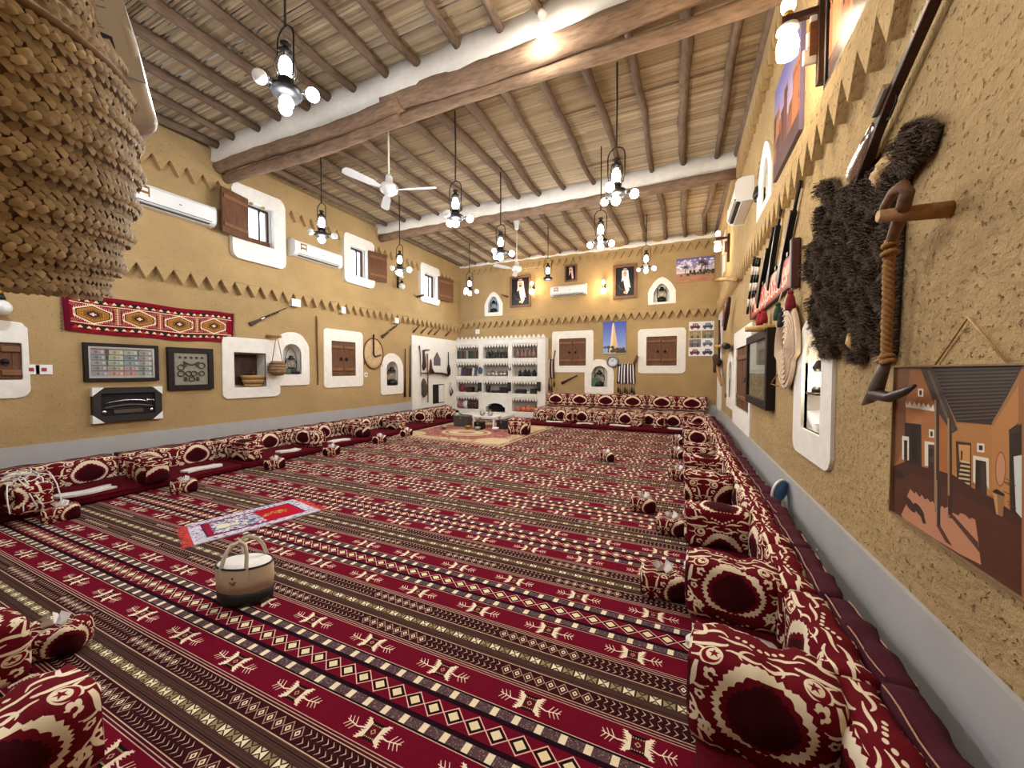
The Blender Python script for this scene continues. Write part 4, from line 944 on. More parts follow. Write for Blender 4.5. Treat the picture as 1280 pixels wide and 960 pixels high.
# armrests
arm_m = [cushion_mesh('armrest', .52, .24, .33, M_DAMASK, (.56, .46), o_, .020, .032, (12, 6, 8), 60 + q, .006) for q, o_ in enumerate(((.5, .05), (.1, .35), (.45, .55)))]
def armrest(q, x, y, rz, label, group, z=.122, sc=(1, 1, 1)):
    o = bpy.data.objects.new('armrest_cushion', arm_m[q % 3]); COL.objects.link(o); o.matrix_world = TRS(x, y, z, rz) @ Matrix.Diagonal((sc[0], sc[1], sc[2], 1)); return tag(o, label, 'cushion', group)
for k, (x, y, rz, sc) in enumerate(((.30, 1.74, -.10, (.96, 1.2, 1.06)), (.29, 2.60, -.02, (.94, 1.1, 1)), (.29, 3.62, .03, (.94, 1, 1)), (.29, 4.78, .0, (.94, 1, 1)), (.29, 5.75, .05, (.94, 1, 1)), (.29, 6.85, -.04, (.94, 1, .9)), (.29, 8.2, .03, (.94, 1, .95)), (.29, 9.4, 0, (.94, 1, .95)), (.30, .78, .03, (1, 1, 1)))):
    if k < 8: armrest((0, 0, 2, 1, 2, 1, 0, 2)[k], x, y, rz, 'damask armrest cushion across the right seats, %s from the camera' % ORD[k], 'right armrests', sc=sc)
for k, (y, x) in enumerate(((1.52, -6.42), (2.62, -6.62), (3.95, -6.72), (5.15, -6.72), (6.4, -6.75), (7.6, -6.75), (8.8, -6.75), (9.95, -6.75))):
    armrest(k, x, y, RNG.uniform(-.06, .06), 'damask armrest cushion across the left seats, %s from the camera' % ORD[k], 'left armrests', sc=(1.15, 1.1, .92))
for k, (x, y) in enumerate(((-2.95, 10.72), (-1.98, 10.6), (-1.05, 10.70), (-.5, 10.62), (-3.72, 10.78))):
    armrest(k, x, y, RN + RNG.uniform(-.15, .15), 'damask armrest cushion on the back tier seats, %s from the bookcase' % ORD[(1, 2, 3, 4, 0)[k]], 'back armrests', sc=(.9, 1.1, .85))
armrest(1, -3.72, 8.75, .15, 'bright damask armrest standing alone on the edge of the beige rug', None, z=.024, sc=(1.0, 1.4, 1.15))
armrest(0, -2.10, .37, RN, 'large damask armrest at the bottom left corner of the view', None, z=.122, sc=(1, 1.25, .98))
armrest(2, -2.98, .42, RN, 'damask armrest at left edge beside the near tissue box', None, z=.122, sc=(1, 1.1, .9))
mattress(-2.6, .20, PI, 3.2, .70, 'red floor mattress at the near left under two armrests', None)
mattress(-.9, -.6, PI, 1.2, .6, 'red floor mattress just behind the viewpoint', None)
# tissue boxes in damask covers
tb = thing('tissue_box', None, 'tissue box')
tbm = cushion_mesh('box_cover', .27, .17, .15, M_DAMASK, (.36, .3), (.2, .3), .006, .02, (8, 5, 5), 5)
obj('box_cover', tbm, None, tb)
mb = MB()
for q in range(5):
    a = q * 1.26; mb.add([(0, 0, .14), (.05 * math.cos(a), .035 * math.sin(a), .15), (.07 * math.cos(a + .5), .05 * math.sin(a + .5), .19), (.03 * math.cos(a + 1), .03 * math.sin(a + 1), .215)], [(0, 1, 2, 3)], None, True)
obj('tissue', mb, M_TISSUE, tb)
TB = [(-.10, 2.85, .1, 'second tissue box from the camera on the right, showing a large white tissue'), (-.07, 3.98, .0, 'tissue box touching the third armrest on the right'), (-.38, 4.50, -.05, 'tissue box standing out on the carpet left of the right seats'), (-.02, 6.02, .08, 'tissue box beside the fifth armrest on the right'),
      (-.06, 7.52, 0, 'tissue box beside the far right armrests'), (-.06, 8.95, 0, 'farthest tissue box beside the right seats'), (-1.20, 6.75, .1, 'lone tissue box out on the middle of the far carpet'), (-3.20, .84, .75, 'tissue box on the carpet at the bottom left corner'),
      (-6.02, 1.66, 1.3, 'tissue box at the left edge before the damask armrest with cables'), (-5.95, 2.72, 1.2, 'tissue box before the second armrest on the left'), (-6.05, 4.0, 1.4, 'tissue box before the third armrest on the left'), (-6.05, 5.1, 1.4, 'tissue box before the fourth armrest on the left'), (-6.1, 6.4, 1.5, 'tissue box before the fifth armrest on the left'), (-6.1, 7.3, 1.5, 'tissue box on the rug end of the left seats')]
for k, (x, y, rz, lb) in enumerate(TB):
    M = TRS(x, y, .0125 if k != 7 and not (-6.8 < x < -3.4 and y > 7.2) else .024, rz, 1.0)
    if k == 0: tb.matrix_world = M @ Matrix.Scale(1.12, 4); tb['label'] = lb; tb['group'] = 'damask tissue boxes'
    else: dup(tb, M, lb, 'damask tissue boxes')
# white folded sheets on the seats
def sheet(x, y, rz, w, d, label, group, z=.123):
    w *= .6; d *= .8; rz += RNG.uniform(-.2, .2)
    vs = []; nu, nv = 12, 5; ph = RNG.uniform(0, 6)
    for j in range(nv + 1):
        for i in range(nu + 1):
            u, v = i / nu - .5, j / nv - .5; vs.append((u * w + .02 * math.sin(ph + 7 * v), v * d + .03 * math.sin(ph + 5 * u), .012 + .012 * math.sin(ph + 9 * u) * math.cos(4 * v) ** 2 + .012))
    fs = [(j * (nu + 1) + i, j * (nu + 1) + i + 1, (j + 1) * (nu + 1) + i + 1, (j + 1) * (nu + 1) + i) for j in range(nv) for i in range(nu)]
    mb = MB().add(vs, fs, None, True); n = len(vs); mb.add([(p[0], p[1], 0) for p in vs], [f[::-1] for f in fs], None, True)
    for a, b in [(i, i + 1) for i in range(nu)] + [(nv * (nu + 1) + i + 1, nv * (nu + 1) + i) for i in range(nu)] + [((j + 1) * (nu + 1), j * (nu + 1)) for j in range(nv)] + [(j * (nu + 1) + nu, (j + 1) * (nu + 1) + nu) for j in range(nv)]:
        mb.f.append([b, a, n + a, n + b]); mb.uv.append(None); mb.sm.append(False)
    tag(obj('folded_sheet', mb, M_CLOTHW, None, TRS(x, y, z, rz)), label, 'cloth', group)
for k, (y, w) in enumerate(((.98, .5), (2.02, .8), (3.25, .75), (4.62, .6), (5.75, .7))): sheet(-6.60 if k else -6.58, y, RN, w, .26, 'white folded sheet on the left mattresses, %s from the camera' % ORD[k], 'left white sheets')
for k, (x, w) in enumerate(((-3.35, .8), (-2.45, .7), (-1.5, .9), (-.12, .6))): sheet(x, 10.48, 0, w, .2, 'white folded sheet along the back tier, %s from the bookcase' % ORD[k], 'back white sheets')
for k, y in enumerate((2.28, 3.12, 4.28)): sheet(.26, y, RN, .28, .48, 'white folded sheet between the right armrests, %s from the camera' % ORD[k], 'right white sheets')
sheet(-2.5, .55, .2, .5, .3, 'crumpled white sheet between the near left armrests', None)
# cables draped on the left armrest
mb = MB()
for q in range(6):
    pts = []
    for k in range(16):
        t = k / 15; pts.append((-6.78 + .72 * t + .03 * math.sin(9 * t + q), 1.43 + .03 * q + .10 * math.sin(5 * t + 1.9 * q), .47 + .03 * math.sin(7 * t + 2 * q) - (max(0, t - .82) * 1.7)))
    mb.tube(pts, .006, 5)
tag(obj('cable_bundle', mb, M_WHITE), 'loose pale cables draped over the leftmost armrest', 'cable')

# ------------------------------------------------------------------ pendant lanterns and other lamps
def point_light(name, power, col, loc, parent=None, rad=.07):
    l = bpy.data.lights.new(name, 'POINT'); l.energy = power; l.color = col; l.shadow_soft_size = rad
    o = bpy.data.objects.new(name, l); COL.objects.link(o); o.location = loc
    if parent: o.parent = parent
    return o
def lantern_mesh_parts(root, s, lit, side, bulb, hang=True):
    """root at the top of the wire handle, everything hangs below it"""
    V = lambda *p: tuple(q * s for q in p)
    pts = [V(-.085, 0, -.44), V(-.105, 0, -.30), V(-.108, 0, -.12)] + [V(.108 * math.cos(PI - PI * k / 8), 0, -.11 + .11 * math.sin(PI * k / 8)) for k in range(1, 8)] + [V(.108, 0, -.12), V(.105, 0, -.30), V(.085, 0, -.44)]
    obj('wire_handle', MB().tube(pts, .008 * s, 6), M_IRON, root)
    obj('cap', MB().lathe([V(.0, 0)[:1] + (-.13 * s,), (.03 * s, -.135 * s), (.045 * s, -.15 * s), (.02 * s, -.165 * s), (.03 * s, -.19 * s), (.06 * s, -.215 * s), (.062 * s, -.23 * s), (.0, -.232 * s)], 14), M_IRON, root)
    obj('chimney', MB().lathe([(.045 * s, -.228 * s), (.056 * s, -.26 * s), (.078 * s, -.33 * s), (.08 * s, -.38 * s), (.058 * s, -.445 * s)], 16), M_CHIM, root)
    mb = MB()
    for k in range(4):
        a = PI / 4 + k * PI / 2; mb.tube([V(.058 * math.cos(a), .058 * math.sin(a), -.225), V(.088 * math.cos(a), .088 * math.sin(a), -.34), V(.07 * math.cos(a), .07 * math.sin(a), -.455)], .004 * s, 5)
    obj('cage', mb, M_IRON, root)
    obj('bulb', MB().ball(V(0, 0, -.345), .056 * s, 12, 8, (1, 1, 1.7)), bulb if lit else M_FROST, root)
    obj('tank', MB().lathe([(.05 * s, -.44 * s), (.065 * s, -.455 * s), (.06 * s, -.49 * s), (.075 * s, -.51 * s), (.125 * s, -.535 * s), (.132 * s, -.56 * s), (.11 * s, -.59 * s), (.0, -.595 * s)], 18), M_IRON, root)
    for k, on in enumerate(side):
        a = .5 + k * 2 * PI / 3
        if k < 3:
            c = (.20 * math.cos(a), .20 * math.sin(a), -.56); arm = obj('arm', MB().tube([V(.10 * math.cos(a), .10 * math.sin(a), -.56), V(.15 * math.cos(a), .15 * math.sin(a), -.555), V(*c)], .010 * s, 6).lathe([(.02 * s, -.02 * s), (.02 * s, .02 * s)], 8, V(.165 * math.cos(a), .165 * math.sin(a), -.556)), M_IRON, root)
            obj('bulb', MB().ball(V(.222 * math.cos(a), .222 * math.sin(a), -.57),   .056 * s, 12, 8), bulb if on else M_FROST, root)
        else: obj('bulb', MB().ball(V(0, 0, -.645), .058 * s, 12, 8), bulb if on else M_FROST, root)
LANT = [  # x, y, z of handle top, scale, chimney lit, side bulbs, cool?, label
    (-3.17, 2.27, 4.58, 1.0, 1, (1, 1, 0, 1), 1, 'nearest hanging lantern at upper left, seen from below with bright white bulbs'),
    (-5.87, 4.82, 4.58, 1.0, 1, (0, 0, 0, 1), 1, 'hanging lantern with unlit side bulbs before the second air conditioner'),
    (-3.25, 5.09, 4.55, 1.0, 1, (1, 1, 0, 1), 1, 'hanging lantern right of the nearer ceiling fan'),
    (-.82, 5.17, 4.53, 1.06, 1, (1, 0, 1, 1), 0, 'large hanging lantern nearest the right wall, warm lit'),
    (-5.95, 6.95, 4.50, 1.0, 1, (1, 1, 0, 1), 0, 'hanging lantern behind the nearer ceiling fan near the left wall'),
    (-3.31, 6.82, 4.50, 1.0, 1, (1, 1, 0, 1), 1, 'hanging lantern in the middle of the room under the farther beam'),
    (-1.37, 6.96, 4.50, 1.0, 1, (1, 1, 0, 1), 0, 'hanging lantern just beyond the large warm one'),
    (-5.96, 10.1, 4.62, 1.0, 1, (1, 1, 1, 1), 1, 'far hanging lantern near the back left corner'),
    (-3.37, 9.9, 4.68, 1.0, 1, (), 0, 'far hanging lantern without side bulbs beside the back air conditioner'),
    (-.87, 10.33, 4.82, 1.0, 1, (1, 0, 0, 1), 0, 'far hanging lantern before the pointed niche on back wall'),
    (-5.95, 1.55, 4.62, 1.0, 1, (1, 1, 0, 1), 1, 'added lantern hidden beyond the close plaited basket near left wall'), (-3.2, -1.0, 4.5, 1.0, 1, (1, 1, 0, 1), 1, 'hanging lantern behind the viewpoint in the middle of the room'), (-.95, .95, 4.6, 1.0, 1, (1, 0, 1, 1), 0, 'added unseen lantern above the viewpoint near right wall')]  # lanterns past the basket and overhead are added, unseen, to brighten near seats
for (x, y, z, s, lit, side, cool, lb) in LANT:
    r = thing('hanging_lantern', lb, 'lantern', loc=(x, y, z), rz=RNG.uniform(-.4, .4), group='pendant lanterns')
    obj('cord', MB().tube([(0, 0, 0), (.004, .003, (ZC - z) * .5), (0, 0, ZC - z + .01)], .011, 6), M_CORD, r)
    lantern_mesh_parts(r, s, lit, side, M_BULBC if cool else M_BULB)
    n = 1 + sum(side)
    point_light('lamp', LAMP_W * (.5 + .22 * n), COOL if cool else WARM, (0, 0, -.74 * s), r, .09)
# bare bulb under the nearer beam
r = thing('bare_bulb', 'bare lit bulb in a white holder under the nearer beam', 'bulb', loc=(-1.40, 3.90, 5.40), group=None)
obj('holder', MB().lathe([(.05, .0), (.05, -.03), (.035, -.05), (.035, -.13), (.045, -.15)], 12), M_WHITE, r); obj('bulb', MB().ball((0, 0, -.20), .075, 14, 10), M_BULB, r)
point_light('lamp', LAMP_W * .35, WARM, (0, -.05, -.42), r)
def wall_lamp(w, s, z, out, label, lit=True):
    r = thing('wall_sconce', label, 'sconce', wmat(w, s, z), group='wall sconces')
    obj('back_plate', MB().box((0, 0, .012), (.09, .34, .024)), M_IRON, r, bevel=.006)
    obj('arm', MB().tube([(0, -.02, .02), (0, -.03, out * .6), (0, 0, out)], .014, 7).lathe([(.05, -.03), (.03, .03)], 10, (0, 0, out), 'y'), M_IRON, r)
    obj('upper_bulb', MB().ball((0, .15, out), .055, 12, 8, (1, 1.3, 1)), M_GLOBE if lit else M_FROST, r); obj('socket', MB().lathe([(.03, .03), (.035, .09)], 10, (0, 0, out), 'y'), M_BRASS, r)
    obj('lower_globe', MB().ball((0, -.13, out), .095, 14, 10), M_GLOBE if lit else M_FROST, r)
    if lit: point_light('lamp', SCONCE_W, (1, .74, .42), wmat(w, s, z, out + .16) @ Vector((0, 0, 0)))
s, z = wp('back', 667, 361); wall_lamp('back', s, z, .16, 'lit double globe sconce right of the left portrait on back wall')
s, z = wp('back', 755.5, 360); wall_lamp('back', s, z, .16, 'lit double globe sconce left of the right portrait on back wall')
s, z = wp('left', 497, 353); wall_lamp('left', s, z, .16, 'unlit sconce with frosted globes on the upper left wall', False)
s, z = wp('left', -6, 372); wall_lamp('left', s, z, .16, 'pale wall sconce at left edge under the hanging basket', False)
def bracket_lamp(s, z, label, big):
    r = thing('bracket_lamp', label, 'sconce', wmat('right', s, z), group='bracket lamps')
    obj('post', MB().box((0, -.05, .025), (.06, .62, .05)), M_DKWOOD, r, bevel=.006)
    obj('arm', MB().box((0, .18, .15), (.05, .05, .26)), M_DKWOOD, r, bevel=.005)
    obj('brace', MB().prism([(-.02, -.14), (.02, -.14), (.02, .10), (-.02, .10)], .04, .10), M_BROWN, r)
    mb = MB()
    for k in range(3):
        mb.prism([(-.01, -.2 + k * .12), (.01, -.2 + k * .12), (.01, -.08 + k * .12), (-.01, -.08 + k * .12)], .05, .14 - .02 * k)
    obj('mirror_facets', mb, M_CREAMP, r, bevel=.01)
    obj('rosette', MB().lathe([(.0, .03), (.07, .025), (.075, .0), (.04, -.01)], 16, (0, .10, .235), 'y'), M_WHITE, r)
    obj('lower_globe', MB().lathe([(.03, .085), (.06, .07), (.075, .0), (.068, -.08), (.0, -.095)], 14, (0, -.01, .235), 'y'), M_GLOBE, r)
    obj('upper_bulb', MB().ball((0, .29, .235), .05, 12, 8, (1, 1.4, 1)), M_GLOBE, r); obj('socket', MB().lathe([(.035, .2), (.03, .25)], 10, (0, 0, .235), 'y'), M_BRASS, r)
    point_light('lamp', SCONCE_W * (1.2 if big else 1), (1, .78, .48), wmat('right', s, z, .42) @ Vector((0, -.05, 0)))
bracket_lamp(-3.58, 4.10, 'large bracket lamp with glowing globe high on the near right wall', True)
bracket_lamp(-9.75, 4.40, 'bracket lamp with two lit bulbs at the far end of right wall', False)
# ceiling fans
def fan(x, y, label):
    r = thing('ceiling_fan', label, 'fan', loc=(x, y, 4.36), group='ceiling fans')
    obj('rod', MB().tube([(0, 0, .1), (0, 0, 1.12)], .012, 8), M_CREAMP, r)
    obj('canopy', MB().lathe([(.03, 1.02), (.055, 1.05), (.06, 1.12), (.09, 1.22), (.085, 1.27), (.0, 1.27)], 16), M_WHITE, r)
    obj('motor', MB().lathe([(.0, -.10), (.07, -.095), (.125, -.05), (.135, .0), (.12, .045), (.06, .07), (.05, .17), (.03, .2), (.0, .2)], 20), M_WHITE, r)
    base = math.atan2(-y, -x)
    for k in range(3):
        a = base + PI + .1 + k * 2 * PI / 3; mb = MB(); P = [(.12, .022), (.2, .03), (.3, .055), (.5, .062), (.66, .066), (.72, .05), (.74, .0)]
        vs = [(d, w_, .0 + .3 * w_) for d, w_ in P] + [(d, -w_, -.3 * w_) for d, w_ in P[::-1]]; n = len(vs)
        mb.add(vs + [(p[0], p[1], p[2] + .006) for p in vs], [tuple(range(n))[::-1], tuple(range(n, 2 * n))] + [(i, (i + 1) % n, n + (i + 1) % n, n + i) for i in range(n)])
        obj('blade', mb, M_WHITE, r, Matrix.Rotation(a, 4, 'Z') @ Matrix.Translation((0, 0, -.03)))
fan(-4.07, 4.53, 'white three blade ceiling fan hung beneath the nearer beam'); fan(-4.08, 9.4, 'white three blade ceiling fan in the far bay near back wall')
# air conditioners
def aircon(w, s, z, wd, h, label, dp=.21, sticker=True):
    r = thing('air_conditioner', label, 'air conditioner', wmat(w, s, z), group='air conditioners')
    prof = [(0, -h / 2), (dp * .62, -h / 2), (dp * .9, -h * .40), (dp, -h * .25), (dp * .98, h * .30), (dp * .86, h * .44), (dp * .6, h / 2), (0, h / 2)]
    n = len(prof); vs = [(-wd / 2, p[1], p[0]) for p in prof] + [(wd / 2, p[1], p[0]) for p in prof]
    obj('casing', MB().add(vs, [tuple(range(n))[::-1], tuple(range(n, 2 * n))] + [(i, n + i, n + (i + 1) % n, (i + 1) % n) for i in range(n)][:]), M_WHITE, r, bevel=.012)
    obj('outlet_slot', MB().box((0, -h * .46, dp * .74), (wd * .84, h * .045, dp * .3)), M_DKPLASTIC, r)
    obj('louver', MB().box((0, -h * .395, dp * .93), (wd * .84, h * .03, .03)), M_WHITE, r, bevel=.004)
    obj('louver_gap', MB().box((0, -h * .345, dp * .93), (wd * .88, h * .018, .04)), M_DKPLASTIC, r)
    obj('status_light', MB().box((wd * .06, -h * .02, dp * .995), (.04, .012, .006)), M_STEEL, r)
    if sticker:
        o = obj('energy_label', MB().box((-wd * .33, .03, dp * .985), (wd * .12, h * .44, .006)), M_BRASS, r)
        obj('label_block', MB().box((-wd * .33, .05, dp * .985 + .004), (wd * .085, h * .14, .004)), M_WHITE, o); obj('label_block', MB().box((-wd * .33, -.03, dp * .985 + .004), (wd * .085, h * .12, .004)), M_WHITE, o)
    return r
s, z, wd, h = wrect('left', 150, 222, 268, 281, .1); aircon('left', s, z - .02, wd * .95, .34, 'white split air conditioner behind the hanging basket on left wall')
s, z, wd, h = wrect('left', 363, 302, 425, 334, .1); aircon('left', s, z, wd * .96, .34, 'white split air conditioner with gold label between two upper windows')
s, z, wd, h = wrect('back', 689, 355, 733, 371, .1); aircon('back', s, z, wd, .33, 'white split air conditioner under small portrait on back wall')
aircon('right', -7.15, 4.31, 1.08, .33, 'white split air conditioner high on right wall beside pointed niche', .24, False)

# ------------------------------------------------------------------ framed things on the walls
def framed(w, box, label, cat, canvas, name, frame_mat=None, fw=.05, out=.035, roll=0.0, glass=False, group=None, rough=.6, mname='picture_frame', extra=None, rect=None):
    s, z, wd, h = rect or wrect(w, *box)
    r = thing(mname, label, cat, wmat(w, s, z, 0, roll), group=group)
    if frame_mat: obj('frame', MB().ring([(-wd / 2, -h / 2), (wd / 2, -h / 2), (wd / 2, h / 2), (-wd / 2, h / 2)], [(-wd / 2 + fw, -h / 2 + fw), (wd / 2 - fw, -h / 2 + fw), (wd / 2 - fw, h / 2 - fw), (-wd / 2 + fw, h / 2 - fw)], 0, out), frame_mat, r, bevel=.006)
    q = fw if frame_mat else 0
    m = printed(name, canvas, rough) if isinstance(canvas, Canvas) else canvas
    obj('picture' if frame_mat else 'print', MB().panel(wd - 2 * q + .002, h - 2 * q + .002, .002, out * .55 if frame_mat else out), m, r)
    if glass: obj('glass', MB().box((0, 0, out * .8), (wd - 2 * q, h - 2 * q, .003)), M_GLASS, r)
    return r, wd, h
M_FRAMEDK = plain('frame_dark', (26, 17, 16), .55, 0, .15, 30, spec=.25); M_FRAMEBR = wood('frame_brown', (120, 84, 58), .7, 9, (1, 1, 1), .5, .1); M_SILV = plain('silver_mount', (206, 208, 204), .4, .3, .04)
# banknotes
r, wd, h = framed('left', (103, 430, 197, 476.5), 'black framed display of old banknotes below the kilim', 'picture', notes_canvas(), 'banknote_print', M_FRAMEDK, .05, .045, glass=True)
obj('mount', MB().ring(rrect(wd - .10, h - .10, .002, 1), rrect(wd - .15, h - .15, .002, 1), .02, .03), M_SILV, r)
# bangles and coins in a shadow box
M_FELT = plain('grey_felt', (138, 132, 116), .9)
r, wd, h = framed('left', (208, 435, 265, 487), 'dark shadow box of bangles and old coins left of the basket niche', 'picture', M_FELT, None, M_FRAMEDK, .085, .06)
mb = None; M_OLDS = plain('tarnished_silver', (66, 62, 54), .5, .6, .2)
for (x, y, rr) in ((-.17, .02, .045), (-.17, -.07, .045), (-.05, -.07, .04), (.04, -.07, .04), (.17, -.07, .04), (.17, .05, .05), (0, -.15, .04)):
    x *= wd / .75; y *= h / .62; obj('bangle', MB().tube([(x + rr * math.cos(k * PI / 7), y + rr * math.sin(k * PI / 7), .045) for k in range(14)], .008, 6, closed=True), M_OLDS, r)
for k in range(5): obj('coin', MB().lathe([(.0, .004), (.02, .003), (.02, -.004)], 10, (-.16 + k * .08, h * .27, .04)), M_OLDS, r)
obj('necklace', MB().tube([(-.11 + .022 * k, h * .17 - .05 * math.sin(PI * k / 10), .045) for k in range(11)], .012, 6), M_OLDS, r)
for (x, y) in ((-.1, -.15), (.1, -.15), (-.1, .06), (.1, .06)): obj('pendant', MB().prism([(x * wd / .75 - .02, y * h / .62 - .035), (x * wd / .75 + .02, y * h / .62 - .035), (x * wd / .75 + .015, y * h / .62 + .035), (x * wd / .75 - .015, y * h / .62 + .035)], .035, .05), M_OLDS, r)
# sword case
r, wd, h = framed('left', (113, 484, 200, 526), 'dark case with silver corners holding a curved sword', 'picture', M_SOOT_SHADE, None, plain('case_grey', (40, 35, 35), .55, spec=.3), .09, .07, roll=-.01)
obj('sword', MB().tube([(-.26 + .052 * k, h * .10 - .004 * (k - 5) ** 2 * .4 + .012, .05) for k in range(10)], [.004, .010, .013, .014, .014, .014, .014, .014, .013, .012], 6).tube([(.215, h * .10 + .03, .05), (.215, h * .10 - .05, .05)], .01, 6).tube([(.22, h * .10, .05), (.29, h * .10, .05), (.31, h * .10 - .05, .05)], .014, 6), M_STEEL, r)
obj('scabbard', MB().tube([(-.27 + .055 * k, -h * .02 - .0016 * (k - 5) ** 2, .05) for k in range(11)], .015, 6), plain('old_scabbard', (84, 76, 70), .5, .4), r)
obj('plaque', MB().box((0, -h * .2, .045), (wd * .42, h * .11, .008)), plain('grey_plaque', (92, 84, 78), .4, .6), r); obj('divider', MB().box((0, -h * .105, .045), (wd - .2, .008, .01)), M_OLDS, r)
for x in (-.27, .27): obj('emblem', MB().lathe([(.0, .01), (.025, .008), (.03, 0)], 10, (x, -h * .2, .045)), M_STEEL, r)
for gx in (-1, 1):
    for gy in (-1, 1): obj('corner_guard', MB().prism([(gx * wd / 2 * 1.01, gy * h / 2 * 1.01), (gx * (wd / 2 - .12), gy * h / 2 * 1.01), (gx * wd / 2 * 1.01, gy * (h / 2 - .12))][::gx * gy], .0, .075), M_WHITE, r)
# kilim
s, z, wd, h = wrect('left', 78, 372, 291, 426); nu, nv = 40, 10
kt = thing('wall_kilim', 'red kilim runner with four hexagon medallions hung on left wall', 'rug', wmat('left', s, z))
vs = []; 
for j in range(nv + 1):
    for i in range(nu + 1):
        u, v = i / nu - .5, j / nv - .5; vs.append((u * wd + .02 * v * math.sin(3 * u), v * h * .80 - .05 * math.sin(PI * (u + .5)) * .6 - .02 * math.sin(u * 14) * .4 + (.02 if u < 0 else -.02) * abs(u), .02 + .008 * math.sin(u * 22 + v)))
fs = [(j * (nu + 1) + i, j * (nu + 1) + i + 1, (j + 1) * (nu + 1) + i + 1, (j + 1) * (nu + 1) + i) for j in range(nv) for i in range(nu)]
uv = [[((k % (nu + 1)) / nu, (k // (nu + 1)) / nv) for k in f] for f in fs]
mk = printed('kilim_print', kilim_canvas(), .95, .1, .3)
mb = MB().add(vs, fs, uv, True); mb.add([(p[0], p[1], p[2] - .008) for p in vs], [f[::-1] for f in fs], [q[::-1] for q in uv], True); obj('weave', mb, mk, kt)
fb = MB()
for k in range(30):
    for sx in (-1, 1): y = (k / 29 - .5) * h * .8; fb.tube([(sx * wd / 2, y, .022), (sx * (wd / 2 + .02 + .01 * RNG.rand()), y - .015 * RNG.rand(), .02)], .003, 4)
obj('fringe', fb, plain('wine_fringe', (84, 16, 34), .9), kt)
# back wall pictures
framed('back', (638, 345, 664, 384), 'framed portrait of man in checked headcloth and black robe', 'picture', portrait_canvas(200, 300, (226, 190, 180), True, True), 'portrait_red', M_FRAMEBR, .07, .05, rough=.4)
framed('back', (766.5, 330.5, 796.5, 373.5), 'framed portrait of man in white headcloth on black background', 'picture', portrait_canvas(200, 300, (224, 222, 220), False, False), 'portrait_white', M_FRAMEBR, .09, .05, rough=.4)
framed('back', (706, 331, 721.5, 352), 'small framed portrait above the back air conditioner', 'picture', portrait_canvas(160, 220, (222, 184, 172), True, True, False), 'portrait_small', M_FRAMEBR, .05, .05, rough=.4)
framed('back', (845.5, 322, 893, 352), 'wide unframed desert landscape poster with palms on back wall', 'poster', desert_canvas(), 'desert_print', out=.03)
framed('back', (754, 402, 782.5, 442), 'poster of a pale tapering stone tower under blue sky', 'poster', tower_canvas(), 'tower_print', out=.03)
framed('back', (861, 402, 892.5, 445), 'poster with eight old cars in two columns', 'poster', cars_canvas(), 'cars_print', out=.02)
# right wall pictures
framed('right', None, 'large painting of a mud brick courtyard with two posts on near right wall', 'painting', courtyard_canvas(), 'courtyard_print', plain('gilt_edge', (126, 98, 66), .5, 0, .15), .008, .024, rough=.45, rect=(-1.98, 1.275, .80, .70))
st = obj('hanging_string', MB().tube([(-.19, .0, .01), (0, .17, .012), (.19, .0, .01)], .004, 5), M_PALE, None, wmat('right', -1.90, 1.622)); tag(st, 'pale string hanging the courtyard painting from a nail', 'string')
s1 = -3.32; framed('right', None, 'large painting leaning on the ledge of near right wall', 'painting', village_canvas(300, 220, True), 'village_warm_print', M_FRAMEDK, .03, .04, rough=.25, rect=(-2.78, 4.10, 1.36, .98))
framed('right', None, 'second tall village painting on upper right wall beyond the bracket lamp', 'painting', village_canvas(240, 260, False), 'village_dusk_print', None, 0, .035, rough=.35, rect=(-4.62, 4.20, 1.02, .98))
s, z, wd, h = wrect('right', 941, 416, 970, 508)
r, wd, h = framed('right', None, 'deep dark framed picture of a pale room on right wall', 'picture', interior_canvas(), 'interior_print', M_FRAMEDK, .10, .09, glass=True, rect=(s, z, wd, h))
framed('right', None, 'small white poster past the far bracket lamp', 'poster', plain('poster_paper', (226, 220, 216), .6), None, None, 0, .012, rect=(-11.0, 4.55, .7, 1.0))
for k, (u, v, wd, h) in enumerate(((906, 385, .8, 1.0),)):
    s, z = wp('right', u, v); framed('right', None, 'grey printed cloth panel beyond the striped sticks', 'poster', village_canvas(120, 160, False), 'grey_print', None, 0, .02, rect=(s, z, wd, .8))
s, z = wp('right', 901, 420); framed('right', None, 'tall pale poster beside the car poster corner on right wall', 'poster', plain('lilac_paper', (196, 190, 200), .7), None, None, 0, .015, rect=(s, z, 1.1, 1.25))

# ------------------------------------------------------------------ long guns, sticks and tools
def rifle_parts(root, L_, wood_m=None, fat=1.0):
    wm = wood_m or M_DKWOOD; k = L_ / 1.2
    st = [(-.60, -.075), (-.60, .045), (-.36, .028), (-.26, .02), (.30, .016), (.30, -.014), (-.20, -.022), (-.30, -.035)]
    obj('stock', MB().prism([(x * k, y * k * fat) for x, y in st], .012, .012 + .038 * k * fat), wm, root, bevel=.006)
    obj('barrel', MB().tube([(-.24 * k, .026 * k, .032), (.60 * k, .024 * k, .032)], [.013 * k * fat, .010 * k * fat], 8), M_BLACK, root)
    obj('lock', MB().box((-.22 * k, .012 * k, .03 + .03 * k), (.12 * k, .03 * k, .02 * k)).tube([(-.19 * k, .03 * k, .05), (-.22 * k, .06 * k, .05)], .006 * k, 5), M_STEEL, root)
    obj('trigger_guard', MB().tube([(-.29 * k, -.03 * k, .03), (-.25 * k, -.062 * k, .03), (-.19 * k, -.055 * k, .03), (-.17 * k, -.022 * k, .03)], .004 * k, 5), M_IRON, root)
    for x in (.02, .2): obj('band', MB().tube([(x * k, .005, .032), (x * k + .014, .005, .032)], .022 * k, 8), M_BRASS, root)
